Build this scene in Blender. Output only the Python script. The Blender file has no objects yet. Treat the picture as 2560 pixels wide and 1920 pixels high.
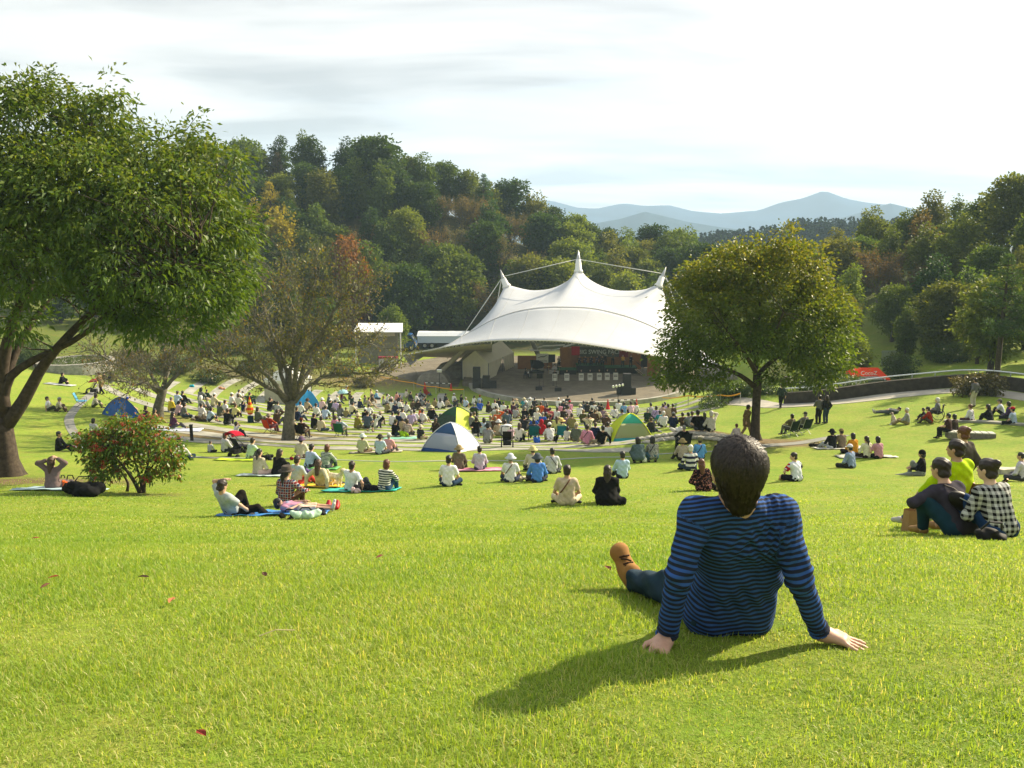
import bpy, bmesh, math, random
import numpy as np
from mathutils import Vector, Matrix, Quaternion
R = math.radians
rng = np.random.default_rng(7)
random.seed(7)
SC = bpy.context.scene
COL = SC.collection

# ------------------------------------------------------------------ camera, light, sky, exposure
EYE = 20.0
PITCH = R(10.3)
FOC = 2100.0
SUN_AZ = R(56.0)      # clockwise from the viewing direction (+Y) towards the right (+X)
SUN_EL = R(33.0)
cam = bpy.data.objects.new("camera", bpy.data.cameras.new("camera"))
COL.objects.link(cam)
cam.location = (0, 0, EYE)
cam.rotation_euler = (math.pi / 2 - PITCH, 0, 0)
cam.data.sensor_width = 36.0
cam.data.lens = FOC / 2560 * 36.0
cam.data.clip_start = 0.05
cam.data.clip_end = 12000
SC.camera = cam

sun = bpy.data.objects.new("sun", bpy.data.lights.new("sun", "SUN"))
COL.objects.link(sun)
sun.data.energy = 4.2
sun.data.angle = R(0.6)
sun.data.color = (1.0, 0.86, 0.62)
sdir = Vector((math.sin(SUN_AZ) * math.cos(SUN_EL), math.cos(SUN_AZ) * math.cos(SUN_EL), math.sin(SUN_EL)))
sun.rotation_euler = sdir.to_track_quat('Z', 'Y').to_euler()
sun.location = (60, 30, 80)

SC.view_settings.view_transform = 'Standard'
SC.view_settings.look = 'None'
SC.view_settings.gamma = 1.0
SC.view_settings.exposure = 1.5
SC.cycles.use_denoising = True
SC.cycles.max_bounces = 8
SC.cycles.diffuse_bounces = 3
SC.cycles.glossy_bounces = 2
SC.cycles.transmission_bounces = 4
SC.cycles.transparent_max_bounces = 8
SC.cycles.volume_bounces = 1
SC.cycles.caustics_reflective = False
SC.cycles.caustics_refractive = False

def node(nt, typ, **kw):
    n = nt.nodes.new(typ)
    for k, v in kw.items():
        if k.startswith('i_'):
            key = k[2:].replace('_', ' ')
            n.inputs[int(key) if key.isdigit() else key].default_value = v
        else:
            setattr(n, k, v)
    return n

def build_sky():
    w = bpy.data.worlds.new("World")
    SC.world = w
    w.use_nodes = True
    nt = w.node_tree
    nt.nodes.clear()
    L = nt.links.new
    out = node(nt, 'ShaderNodeOutputWorld')
    bg = node(nt, 'ShaderNodeBackground')
    L(bg.outputs[0], out.inputs[0])
    sky = node(nt, 'ShaderNodeTexSky', sky_type='NISHITA', sun_disc=False, sun_elevation=SUN_EL,
               sun_rotation=SUN_AZ, air_density=1.2, dust_density=2.0, ozone_density=1.0)
    bg.inputs['Strength'].default_value = 0.1
    tc = node(nt, 'ShaderNodeTexCoord')
    nrm = node(nt, 'ShaderNodeVectorMath', operation='NORMALIZE')
    L(tc.outputs['Generated'], nrm.inputs[0])
    sep = node(nt, 'ShaderNodeSeparateXYZ')
    L(nrm.outputs[0], sep.inputs[0])
    # project the direction on a cloud plane: p = (x, y) / (z + 0.12)
    den = node(nt, 'ShaderNodeMath', operation='ADD', i_1=0.13)
    mx = node(nt, 'ShaderNodeMath', operation='MAXIMUM', i_1=0.0)
    L(sep.outputs[2], mx.inputs[0]); L(mx.outputs[0], den.inputs[0])
    dx = node(nt, 'ShaderNodeMath', operation='DIVIDE'); L(sep.outputs[0], dx.inputs[0]); L(den.outputs[0], dx.inputs[1])
    dy = node(nt, 'ShaderNodeMath', operation='DIVIDE'); L(sep.outputs[1], dy.inputs[0]); L(den.outputs[0], dy.inputs[1])
    cmb = node(nt, 'ShaderNodeCombineXYZ'); L(dx.outputs[0], cmb.inputs[0]); L(dy.outputs[0], cmb.inputs[1])
    n1 = node(nt, 'ShaderNodeTexNoise', i_Scale=0.6, i_Detail=5.0, i_Roughness=0.52, i_Distortion=0.5)
    mp = node(nt, 'ShaderNodeMapping'); mp.inputs['Location'].default_value = (3.1, 1.7, 0.4); mp.inputs['Scale'].default_value = (0.75, 1.25, 1)
    L(cmb.outputs[0], mp.inputs['Vector']); L(mp.outputs[0], n1.inputs['Vector'])
    cov = node(nt, 'ShaderNodeMapRange', i_1=0.36, i_2=0.60); L(n1.outputs['Fac'], cov.inputs[0])      # cloud cover
    cov.interpolation_type = 'SMOOTHSTEP'
    n2 = node(nt, 'ShaderNodeTexNoise', i_Scale=1.15, i_Detail=4.5, i_Roughness=0.5, i_Distortion=0.3)
    mp2 = node(nt, 'ShaderNodeMapping'); mp2.inputs['Location'].default_value = (7.3, 4.2, 2.0); mp2.inputs['Scale'].default_value = (0.7, 1.5, 1)
    L(cmb.outputs[0], mp2.inputs['Vector']); L(mp2.outputs[0], n2.inputs['Vector'])
    shade = node(nt, 'ShaderNodeMapRange', i_1=0.36, i_2=0.60); L(n2.outputs['Fac'], shade.inputs[0])
    # clouds are brightest round the sun
    sd = node(nt, 'ShaderNodeVectorMath', operation='DOT_PRODUCT'); L(nrm.outputs[0], sd.inputs[0]); sd.inputs[1].default_value = sdir
    glow = node(nt, 'ShaderNodeMapRange', i_1=-0.4, i_2=0.98, i_3=0.0, i_4=1.0); L(sd.outputs['Value'], glow.inputs[0])
    gp = node(nt, 'ShaderNodeMath', operation='POWER', i_1=2.2); L(glow.outputs[0], gp.inputs[0])
    lum = node(nt, 'ShaderNodeMath', operation='MULTIPLY_ADD', i_1=2.2, i_2=2.95); L(gp.outputs[0], lum.inputs[0])
    shl = node(nt, 'ShaderNodeMapRange', i_1=0.0, i_2=1.0, i_3=0.67, i_4=1.14); L(shade.outputs[0], shl.inputs[0])
    lum2 = node(nt, 'ShaderNodeMath', operation='MULTIPLY'); L(lum.outputs[0], lum2.inputs[0]); L(shl.outputs[0], lum2.inputs[1])
    ccol = node(nt, 'ShaderNodeMix', data_type='RGBA'); L(shade.outputs[0], ccol.inputs[0])
    ccol.inputs[6].default_value = (0.945, 0.955, 0.98, 1); ccol.inputs[7].default_value = (1.0, 0.98, 0.945, 1)
    cl = node(nt, 'ShaderNodeMix', data_type='RGBA', blend_type='MULTIPLY'); cl.inputs[0].default_value = 1.0
    L(ccol.outputs[2], cl.inputs[6]); L(lum2.outputs[0], cl.inputs[7])
    # gaps between the clouds: hazy blue, Nishita softened with thin veil
    veil = node(nt, 'ShaderNodeMix', data_type='RGBA'); veil.inputs[0].default_value = 0.88
    vl = node(nt, 'ShaderNodeMix', data_type='RGBA', blend_type='MULTIPLY'); vl.inputs[0].default_value = 1.0
    vl.inputs[6].default_value = (0.90, 0.935, 0.99, 1); L(lum.outputs[0], vl.inputs[7])
    L(sky.outputs[0], veil.inputs[6]); L(vl.outputs[2], veil.inputs[7])
    fin = node(nt, 'ShaderNodeMix', data_type='RGBA'); L(cov.outputs[0], fin.inputs[0])
    L(veil.outputs[2], fin.inputs[6]); L(cl.outputs[2], fin.inputs[7])
    L(fin.outputs[2], bg.inputs['Color'])
build_sky()

# ------------------------------------------------------------------ pixel <-> world (photograph pixels 2560 x 1920)
def ray(px, py):
    u = (px - 1280) / FOC; v = (960 - py) / FOC
    sp, cp = math.sin(PITCH), math.cos(PITCH)
    return np.array([u, cp + v * sp, -sp + v * cp])
def at(px, py, y):
    d = ray(px, py)
    return np.array([0, 0, EYE]) + d * (y / d[1])
def ss(t):
    t = np.clip(t, 0, 1)
    return t * t * (3 - 2 * t)
_Y = np.array([-60, -20, 0, 3.2, 4.4, 9, 15.5, 18, 21, 25, 29, 34, 42, 60, 80, 86, 93, 400.])
_D = np.array([-6, -2.6, 1.0, 1.62, 1.89, 3.38, 5.42, 6.05, 6.75, 7.62, 8.40, 9.30, 10.8, 13.7, 16.9, 18.3, 18.4, 18.4])
def _pchip(xs, ys):
    h = np.diff(xs); d = np.diff(ys) / h
    m = np.zeros(len(xs)); m[0] = d[0]; m[-1] = d[-1]
    for i in range(1, len(xs) - 1):
        if d[i-1] * d[i] > 0:
            w1 = 2 * h[i] + h[i-1]; w2 = h[i] + 2 * h[i-1]
            m[i] = (w1 + w2) / (w1 / d[i-1] + w2 / d[i])
    return m
_M = _pchip(_Y, _D)
def drop_c(y):
    y = np.clip(y, _Y[0], _Y[-1])
    i = np.clip(np.searchsorted(_Y, y) - 1, 0, len(_Y) - 2)
    h = _Y[i+1] - _Y[i]; t = (y - _Y[i]) / h
    return ((1 + 2*t) * (1-t)**2 * _D[i] + t * (1-t)**2 * h * _M[i] + t*t*(3-2*t) * _D[i+1] + t*t*(t-1) * h * _M[i+1])
_HX = np.array([-400, -150, -86, -60, -45, -29, -12, 2, 19, 37, 63, 110, 400.])
_HH = np.array([4, 15, 17.5, 18, 22, 25, 21.5, 15.5, 10, 5.2, 2.2, 3, 3.])
def gz(x, y):
    x = np.asarray(x, float); y = np.asarray(y, float)
    z = EYE - drop_c(y)
    z = z + 3.4 * ss((x-5)/30) * ss((y-28)/30) * (1 - ss((y-62)/20) * (1 - ss((x-24)/10)))
    z = z + 11.5 * ss((x-24)/45) * ss((y-58)/50) * (1 - ss((y-130)/60))
    z = z + 4.0 * ss((-x - 8 - 9*ss((y-60)/25))/38) * ss((y-25)/45)
    z = z + (np.interp(x, _HX, _HH)) * ss((y-135)/52) * (1 - ss((y-205)/140))
    z = z + 4.0 * ss((-x-38)/35) * ss((y-75)/40)
    z = z + .80 * np.exp(-((x-8.9)/3.2)**2 - ((y-40.4)/2.0)**2)
    z = z + 1.15 * np.exp(-((x-18.5)/4.5)**2 - ((y-67)/5.0)**2)
    z = z - 2.3 * np.exp(-((x-32)/5.5)**2 - ((y-74)/6.0)**2)
    n = .05*np.sin(x*.45+1.3)*np.sin(y*.38) + .03*np.sin(x*1.1+y*.7)
    z = z + n * ss((y-6)/10) * (1 - ss((y-75)/12))
    z = z - 14 * ss((y-240)/150)
    z = z + 14 * np.exp(-((x-190)/110)**2 - ((y-430)/90)**2) + 8*np.exp(-((x-60)/160)**2 - ((y-430)/60)**2)
    return z
def G(px, py, far=420.):
    """the point where the sight line through a photograph pixel meets the ground"""
    d = ray(px, py); ys = np.concatenate([np.arange(.8, 60, .05), np.arange(60, far, .25)])
    t = ys / d[1]; h = EYE + t * d[2] - gz(t * d[0], ys)
    k = np.argmax(h < 0)
    if h[k] >= 0: k = len(ys) - 1
    a, b = ys[max(k-1, 0)], ys[k]
    for _ in range(18):
        m = (a + b) / 2; tm = m / d[1]
        if EYE + tm * d[2] - gz(tm * d[0], m) < 0: b = m
        else: a = m
    t = b / d[1]
    return np.array([t * d[0], b, float(gz(t * d[0], b))])
def pix(p):
    p = np.asarray(p, float) - [0, 0, EYE]
    sp, cp = math.sin(PITCH), math.cos(PITCH)
    dep = p[1] * cp - p[2] * sp; up = p[1] * sp + p[2] * cp
    return 1280 + FOC * p[0] / dep, 960 - FOC * up / dep

# ------------------------------------------------------------------ materials
def lin(h):
    if isinstance(h, str):
        h = h.lstrip('#'); h = h if len(h) == 6 else ''.join(k+k for k in h); c = [int(h[i:i+2], 16) / 255 for i in (0, 2, 4)]
        return tuple(x / 12.92 if x <= .04045 else ((x + .055) / 1.055) ** 2.4 for x in c)
    return tuple(h[:3])
_MC = {}
def mat(col, rough=.8, var=.14, scale=9.0, bump=.0, spec=.25, metal=0.0, name=None, trans=0.0, coat=0.0):
    """plain procedural surface: one colour broken up by noise"""
    key = (str(col), rough, var, scale, bump, spec, metal, name, trans)
    if key in _MC: return _MC[key]
    m = bpy.data.materials.new(name or "surface")
    m.use_nodes = True
    nt = m.node_tree; L = nt.links.new
    b = nt.nodes['Principled BSDF']; out = nt.nodes['Material Output']
    c = lin(col)
    tc = node(nt, 'ShaderNodeTexCoord')
    n = node(nt, 'ShaderNodeTexNoise', i_Scale=scale, i_Detail=5.0, i_Roughness=.6)
    L(tc.outputs['Object'], n.inputs['Vector'])
    mr = node(nt, 'ShaderNodeMapRange', i_1=.25, i_2=.75, i_3=1-var, i_4=1+var); L(n.outputs['Fac'], mr.inputs[0])
    mm = node(nt, 'ShaderNodeMix', data_type='RGBA', blend_type='MULTIPLY'); mm.inputs[0].default_value = 1
    mm.inputs[6].default_value = (*c, 1); L(mr.outputs[0], mm.inputs[7])
    L(mm.outputs[2], b.inputs['Base Color'])
    b.inputs['Roughness'].default_value = rough
    b.inputs['Specular IOR Level'].default_value = spec
    b.inputs['Metallic'].default_value = metal
    if bump:
        bp = node(nt, 'ShaderNodeBump', i_Strength=.5, i_Distance=bump); L(n.outputs['Fac'], bp.inputs['Height']); L(bp.outputs[0], b.inputs['Normal'])
    if trans:
        t = node(nt, 'ShaderNodeBsdfTranslucent'); L(mm.outputs[2], t.inputs[0])
        mx = node(nt, 'ShaderNodeMixShader'); mx.inputs[0].default_value = trans
        L(b.outputs[0], mx.inputs[1]); L(t.outputs[0], mx.inputs[2]); L(mx.outputs[0], out.inputs[0])
    _MC[key] = m
    return m
def cloth(col): return mat(col, rough=.9, var=.2, scale=14.0, bump=.012, spec=.12, name="cloth")
_PC = {}
def pattern_cloth(kind, c1, c2, c3=None, period=.05):
    """woven or printed pattern laid out on the garment's own coordinates"""
    key = (kind, c1, c2, c3, period)
    if key in _PC: return _PC[key]
    m = bpy.data.materials.new("patterned_cloth"); m.use_nodes = True
    nt = m.node_tree; L = nt.links.new; b = nt.nodes['Principled BSDF']
    b.inputs['Roughness'].default_value = .9; b.inputs['Specular IOR Level'].default_value = .1
    tc = node(nt, 'ShaderNodeTexCoord'); sp = node(nt, 'ShaderNodeSeparateXYZ'); L(tc.outputs['Object'], sp.inputs[0])
    def band(sock, per, duty, off=0.0):
        a = node(nt, 'ShaderNodeMath', operation='MULTIPLY_ADD', i_1=1/per, i_2=off); L(sock, a.inputs[0])
        f = node(nt, 'ShaderNodeMath', operation='FRACT'); L(a.outputs[0], f.inputs[0])
        g = node(nt, 'ShaderNodeMath', operation='LESS_THAN', i_1=duty); L(f.outputs[0], g.inputs[0])
        return g.outputs[0]
    def mixc(fac, a, bcol):
        x = node(nt, 'ShaderNodeMix', data_type='RGBA'); L(fac, x.inputs[0])
        for sock, v in ((x.inputs[6], a), (x.inputs[7], bcol)):
            if isinstance(v, str): sock.default_value = (*lin(v), 1)
            else: L(v, sock)
        return x.outputs[2]
    if kind == 'stripe':
        c = mixc(band(sp.outputs[2], period, .5), c1, c2)
    elif kind == 'attr_stripe':
        at_ = node(nt, 'ShaderNodeAttribute', attribute_name='stripe')
        n0 = node(nt, 'ShaderNodeTexNoise', i_Scale=5.0, i_Detail=2.0); L(tc.outputs['Object'], n0.inputs['Vector'])
        ad = node(nt, 'ShaderNodeMath', operation='MULTIPLY_ADD', i_1=.012); L(n0.outputs['Fac'], ad.inputs[0]); L(at_.outputs['Fac'], ad.inputs[2])
        c = mixc(band(ad.outputs[0], period, .46), c1, c2)
    elif kind == 'check':
        a = band(sp.outputs[0], period, .5); z = band(sp.outputs[2], period, .5)
        s = node(nt, 'ShaderNodeMath', operation='ADD'); L(a, s.inputs[0]); L(z, s.inputs[1])
        h = node(nt, 'ShaderNodeMath', operation='MULTIPLY', i_1=.5); L(s.outputs[0], h.inputs[0])
        c = mixc(h.outputs[0], c1, c2)
    elif kind == 'plaid':
        c0 = mixc(band(sp.outputs[2], period*2, .5, .2), c1, c2)
        cA = mixc(band(sp.outputs[0], period*2, .5), c0, c2)
        cw = mixc(band(sp.outputs[2], period, .12, .5), cA, c3)
        c = mixc(band(sp.outputs[0], period, .12, .3), cw, c3)
    else:   # print: flowers, camouflage, small figures
        v = node(nt, 'ShaderNodeTexVoronoi', i_Scale=1/period); L(tc.outputs['Object'], v.inputs['Vector'])
        g = node(nt, 'ShaderNodeMath', operation='LESS_THAN', i_1=.36); L(v.outputs['Distance'], g.inputs[0])
        c = mixc(g.outputs[0], c1, c2)
    n = node(nt, 'ShaderNodeTexNoise', i_Scale=12.0, i_Detail=4.0); L(tc.outputs['Object'], n.inputs['Vector'])
    mr = node(nt, 'ShaderNodeMapRange', i_1=.25, i_2=.75, i_3=.8, i_4=1.18); L(n.outputs['Fac'], mr.inputs[0])
    mm = node(nt, 'ShaderNodeMix', data_type='RGBA', blend_type='MULTIPLY'); mm.inputs[0].default_value = 1
    L(c, mm.inputs[6]); L(mr.outputs[0], mm.inputs[7]); L(mm.outputs[2], b.inputs['Base Color'])
    bp = node(nt, 'ShaderNodeBump', i_Strength=.5, i_Distance=.01); L(n.outputs['Fac'], bp.inputs['Height']); L(bp.outputs[0], b.inputs['Normal'])
    _PC[key] = m
    return m

# ------------------------------------------------------------------ mesh building
class MB:
    """collects vertices and faces for ONE mesh"""
    def __init__(s): s.v = []; s.f = []; s.n = 0; s.mi = []; s.cur = 0
    def add(s, v, f):
        v = np.asarray(v, float).reshape(-1, 3); s.v.append(v)
        s.f += [tuple(int(i) + s.n for i in q) for q in f]; s.mi += [s.cur] * len(f); s.n += len(v); return s
    def box(s, c, d, rz=0.0, M=None):
        x, y, z = np.asarray(d, float) / 2
        v = np.array([[-x,-y,-z],[x,-y,-z],[x,y,-z],[-x,y,-z],[-x,-y,z],[x,-y,z],[x,y,z],[-x,y,z]])
        if M is not None: v = v @ np.asarray(M).T
        if rz:
            cz, sz = math.cos(rz), math.sin(rz); v = v @ np.array([[cz, sz, 0], [-sz, cz, 0], [0, 0, 1]])
        return s.add(v + np.asarray(c, float), [(0,3,2,1),(4,5,6,7),(0,1,5,4),(1,2,6,5),(2,3,7,6),(3,0,4,7)])
    def tube(s, pts, r, n=8, cap=True, squash=1.0):
        P = np.asarray(pts, float); m = len(P); r = np.broadcast_to(np.asarray(r, float), (m,))
        T = np.gradient(P, axis=0) if m > 2 else np.repeat((P[1]-P[0])[None], 2, 0)
        T = T / (np.linalg.norm(T, axis=1, keepdims=True) + 1e-9)
        u = np.cross(T[0], [0, 0, 1.0]);
        if np.linalg.norm(u) < 1e-3: u = np.cross(T[0], [1.0, 0, 0])
        u /= np.linalg.norm(u); a = np.linspace(0, 2*math.pi, n, endpoint=False); V = []
        for i in range(m):
            u = u - T[i] * (u @ T[i]); u /= np.linalg.norm(u) + 1e-9; w = np.cross(T[i], u)
            V.append(P[i] + r[i] * (np.cos(a)[:, None] * u + squash * np.sin(a)[:, None] * w))
        F = [(i*n+j, i*n+(j+1) % n, (i+1)*n+(j+1) % n, (i+1)*n+j) for i in range(m-1) for j in range(n)]
        if cap: F += [tuple(range(n-1, -1, -1)), tuple((m-1)*n + j for j in range(n))]
        return s.add(np.concatenate(V), F)
    def lathe(s, prof, n=16, c=(0, 0, 0), sx=1, sy=1):
        a = np.linspace(0, 2*math.pi, n, endpoint=False)
        V = np.concatenate([np.stack([r*np.cos(a)*sx, r*np.sin(a)*sy, np.full(n, z)], 1) for r, z in prof])
        m = len(prof); F = [(i*n+j, i*n+(j+1) % n, (i+1)*n+(j+1) % n, (i+1)*n+j) for i in range(m-1) for j in range(n)]
        F += [tuple(range(n-1, -1, -1)), tuple((m-1)*n + j for j in range(n))]
        return s.add(V + np.asarray(c, float), F)
    def grid(s, P, close=False):
        P = np.asarray(P, float); a, b = P.shape[:2]
        F = [(i*b+j, i*b+(j+1) % b, (i+1)*b+(j+1) % b, (i+1)*b+j) for i in range(a-1) for j in range(b if close else b-1)]
        return s.add(P.reshape(-1, 3), F)
    def sheet(s, P, t):
        """a grid given thickness t along -z, closed all round"""
        P = np.asarray(P, float); a, b = P.shape[:2]; Q = P.copy(); Q[..., 2] -= t
        o = a * b; F = []
        for i in range(a-1):
            for j in range(b-1):
                q = (i*b+j, i*b+j+1, (i+1)*b+j+1, (i+1)*b+j); F += [q, tuple(o+k for k in q[::-1])]
        e = [(j, j+1) for j in range(b-1)] + [(i*b+b-1, (i+1)*b+b-1) for i in range(a-1)] + [((a-1)*b+j+1, (a-1)*b+j) for j in range(b-1)] + [((i+1)*b, i*b) for i in range(a-1)]
        F += [(p, o+p, o+q, q) for p, q in e]
        return s.add(np.concatenate([P.reshape(-1, 3), Q.reshape(-1, 3)]), F)
    def sphere(s, c, r, n=12, m=8):
        r = np.broadcast_to(np.asarray(r, float), (3,))
        th = np.linspace(0, math.pi, m+1); ph = np.linspace(0, 2*math.pi, n, endpoint=False)
        V = np.array([[math.sin(t)*math.cos(p)*r[0], math.sin(t)*math.sin(p)*r[1], math.cos(t)*r[2]] for t in th for p in ph])
        F = [(i*n+j, (i+1)*n+j, (i+1)*n+(j+1) % n, i*n+(j+1) % n) for i in range(m) for j in range(n)]
        return s.add(V + np.asarray(c, float), F)
    def mesh(s, name, smooth=False):
        me = bpy.data.meshes.new(name)
        me.from_pydata(np.concatenate(s.v).tolist() if s.v else [], [], s.f)
        if smooth: me.polygons.foreach_set('use_smooth', np.ones(len(me.polygons), bool))
        if any(s.mi): me.polygons.foreach_set('material_index', np.array(s.mi, np.int32))
        me.update()
        return me
    def build(s, name, m, parent=None, smooth=False, loc=(0, 0, 0), rz=0.0):
        return link(name, s.mesh(name, smooth), m, parent, loc, rz)
def raw_mesh(name, V, F, smooth=False):
    """fast mesh from arrays; F is (n,3) or (n,4)"""
    me = bpy.data.meshes.new(name); V = np.asarray(V, np.float32); F = np.asarray(F, np.int32); k = F.shape[1]
    me.vertices.add(len(V)); me.vertices.foreach_set('co', V.ravel())
    me.loops.add(F.size); me.loops.foreach_set('vertex_index', F.ravel())
    me.polygons.add(len(F)); me.polygons.foreach_set('loop_start', np.arange(0, F.size, k, dtype=np.int32))
    me.polygons.foreach_set('loop_total', np.full(len(F), k, np.int32))
    if smooth: me.polygons.foreach_set('use_smooth', np.ones(len(F), bool))
    me.update(calc_edges=True); me.validate()
    return me
def link(name, me, m=None, parent=None, loc=(0, 0, 0), rz=0.0, objmat=False):
    o = bpy.data.objects.new(name, me); COL.objects.link(o)
    if parent is not None: o.parent = parent
    o.location = loc; o.rotation_euler = (0, 0, rz)
    if m is not None:
        ms = m if isinstance(m, (list, tuple)) else [m]
        if objmat:
            if not me.materials: me.materials.append(None)
            o.material_slots[0].link = 'OBJECT'; o.material_slots[0].material = ms[0]
        else:
            for x in ms: me.materials.append(x)
    return o
def tag(o, label=None, cat=None, group=None, kind=None):
    if label: o['label'] = label
    if cat: o['category'] = cat
    if group: o['group'] = group
    if kind: o['kind'] = kind
    return o
def thing(name, label, cat, loc=(0, 0, 0), rz=0.0, group=None):
    o = bpy.data.objects.new(name, None); COL.objects.link(o); o.empty_display_size = .2
    o.location = loc; o.rotation_euler = (0, 0, rz)
    return tag(o, label, cat, group)
def copy_tree(o, parent=None):
    c = o.copy(); COL.objects.link(c)
    if parent is not None:
        c.parent = parent; c.matrix_parent_inverse = o.matrix_parent_inverse
    for ch in list(o.children): copy_tree(ch, c)
    return c
def tilt_to_slope(x, y, up=1.0):
    """rotation that lays a flat thing on the slope at (x, y)"""
    e = .4; nx = float(gz(x-e, y) - gz(x+e, y)) / (2*e); ny = float(gz(x, y-e) - gz(x, y+e)) / (2*e)
    n = Vector((nx, ny, 1)).normalized().lerp(Vector((0, 0, 1)), 1-up).normalized()
    return Vector((0, 0, 1)).rotation_difference(n)

# ------------------------------------------------------------------ ground, hills, mountains, paths
SX, SY = 7.0, 94.0      # centre of the round terraces
def build_ground():
    xs = np.concatenate([-np.geomspace(62, 3400, 34)[::-1], np.arange(-60, 82, .75), np.geomspace(84, 3400, 34)])
    ys = np.concatenate([np.arange(-44, 0, 2.0), np.arange(0, 26, .3), np.arange(26, 132, .7), np.geomspace(133, 3590, 66)])
    X, Y = np.meshgrid(xs, ys)
    Z = gz(X, Y)
    V = np.stack([X, Y, Z], -1).reshape(-1, 3)
    a, b = X.shape
    i, j = np.meshgrid(np.arange(a-1), np.arange(b-1), indexing='ij')
    F = np.stack([i*b+j, i*b+j+1, (i+1)*b+j+1, (i+1)*b+j], -1).reshape(-1, 4)
    me = raw_mesh('ground', V, F, True)
    # bare earth: under the trees, on the worn mound, in front of the stage
    x, y = V[:, 0], V[:, 1]
    d = np.zeros(len(V))
    for cx, cy, rx, ry, s in ((-14.5, 46, 6.5, 3.6, 1.0), (-22, 53, 6, 4, .55), (12.2, 39.2, 3.6, 2.4, 1.0), (9.2, 40.3, 2.6, 1.3, .95), (-15, 25, 4.5, 2.0, .8),
                              (3, 84, 9, 3.2, .6), (-17, 104, 16, 9, .75), (-4, 100, 6, 4, .45), (10.5, 93.5, 6, 4, .35), (-30, 73, 7, 4, .45), (26, 46, 3.5, 2.0, .35),
                              (-33, 100, 16, 7, .7), (-55, 92, 20, 10, .35), (-9.6, 21.3, 1.5, .7, .6), (31, 95, 12, 6, .5)):
        d = np.maximum(d, s * np.exp(-(((x-cx)/rx)**2 + ((y-cy)/ry)**2)))
    at_ = me.attributes.new('dirt', 'FLOAT', 'POINT'); at_.data.foreach_set('value', d.astype(np.float32))
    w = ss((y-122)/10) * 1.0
    at_ = me.attributes.new('wood', 'FLOAT', 'POINT'); at_.data.foreach_set('value', np.maximum(w, np.maximum(ss((x-34)/14)*ss((y-72)/18)*.75, ss((-x-16)/16)*ss((y-84)/14)*.62)).astype(np.float32))  # wood floor; the left term paints shade onto the far lawn
    m = bpy.data.materials.new('lawn'); m.use_nodes = True
    nt = m.node_tree; L = nt.links.new; bs = nt.nodes['Principled BSDF']
    bs.inputs['Roughness'].default_value = .9; bs.inputs['Specular IOR Level'].default_value = .1
    tc = node(nt, 'ShaderNodeTexCoord')
    def noise(scale, det=5.0, ro=.6, vec=None):
        n = node(nt, 'ShaderNodeTexNoise', i_Scale=scale, i_Detail=det, i_Roughness=ro); L(vec or tc.outputs['Object'], n.inputs['Vector']); return n.outputs['Fac']
    def ramp(f, a, b_):
        r = node(nt, 'ShaderNodeMapRange', i_1=a, i_2=b_); L(f, r.inputs[0]); return r.outputs[0]
    def mix(f, a, b_):
        x_ = node(nt, 'ShaderNodeMix', data_type='RGBA')
        (L(f, x_.inputs[0]) if not isinstance(f, float) else setattr(x_.inputs[0], 'default_value', f))
        for sck, v in ((x_.inputs[6], a), (x_.inputs[7], b_)):
            if isinstance(v, tuple): sck.default_value = (*v, 1)
            else: L(v, sck)
        return x_.outputs[2]
    g = mix(ramp(noise(.22, 4.0), .36, .66), (.150, .255, .022), (.250, .325, .036))
    g = mix(ramp(noise(1.3, 6.0, .7), .42, .72), g, (.300, .300, .060))
    g = mix(ramp(noise(9.0, 5.0, .75), .42, .75), g, (.085, .150, .014))
    g = mix(ramp(noise(55.0, 3.0, .7), .52, .8), g, (.31, .30, .085))
    dirt = mix(ramp(noise(2.4, 6.0, .7), .35, .7), (.125, .088, .045), (.22, .165, .085))
    ad = node(nt, 'ShaderNodeAttribute', attribute_name='dirt')
    dn = node(nt, 'ShaderNodeMath', operation='MULTIPLY_ADD', i_1=1.1, i_2=-.55); L(noise(1.6, 7.0, .72), dn.inputs[0])
    da = node(nt, 'ShaderNodeMath', operation='ADD'); L(ad.outputs['Fac'], da.inputs[0]); L(dn.outputs[0], da.inputs[1])
    g = mix(ramp(da.outputs[0], .28, .75), g, dirt)
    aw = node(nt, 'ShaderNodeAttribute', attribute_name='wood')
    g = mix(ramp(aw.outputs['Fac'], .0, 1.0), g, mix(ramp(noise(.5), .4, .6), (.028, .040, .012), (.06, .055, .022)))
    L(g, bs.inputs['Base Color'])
    bp = node(nt, 'ShaderNodeBump', i_Strength=.8, i_Distance=.05); L(noise(26.0, 5.0, .8), bp.inputs['Height']); L(bp.outputs[0], bs.inputs['Normal'])
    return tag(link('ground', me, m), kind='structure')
build_ground()

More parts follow.
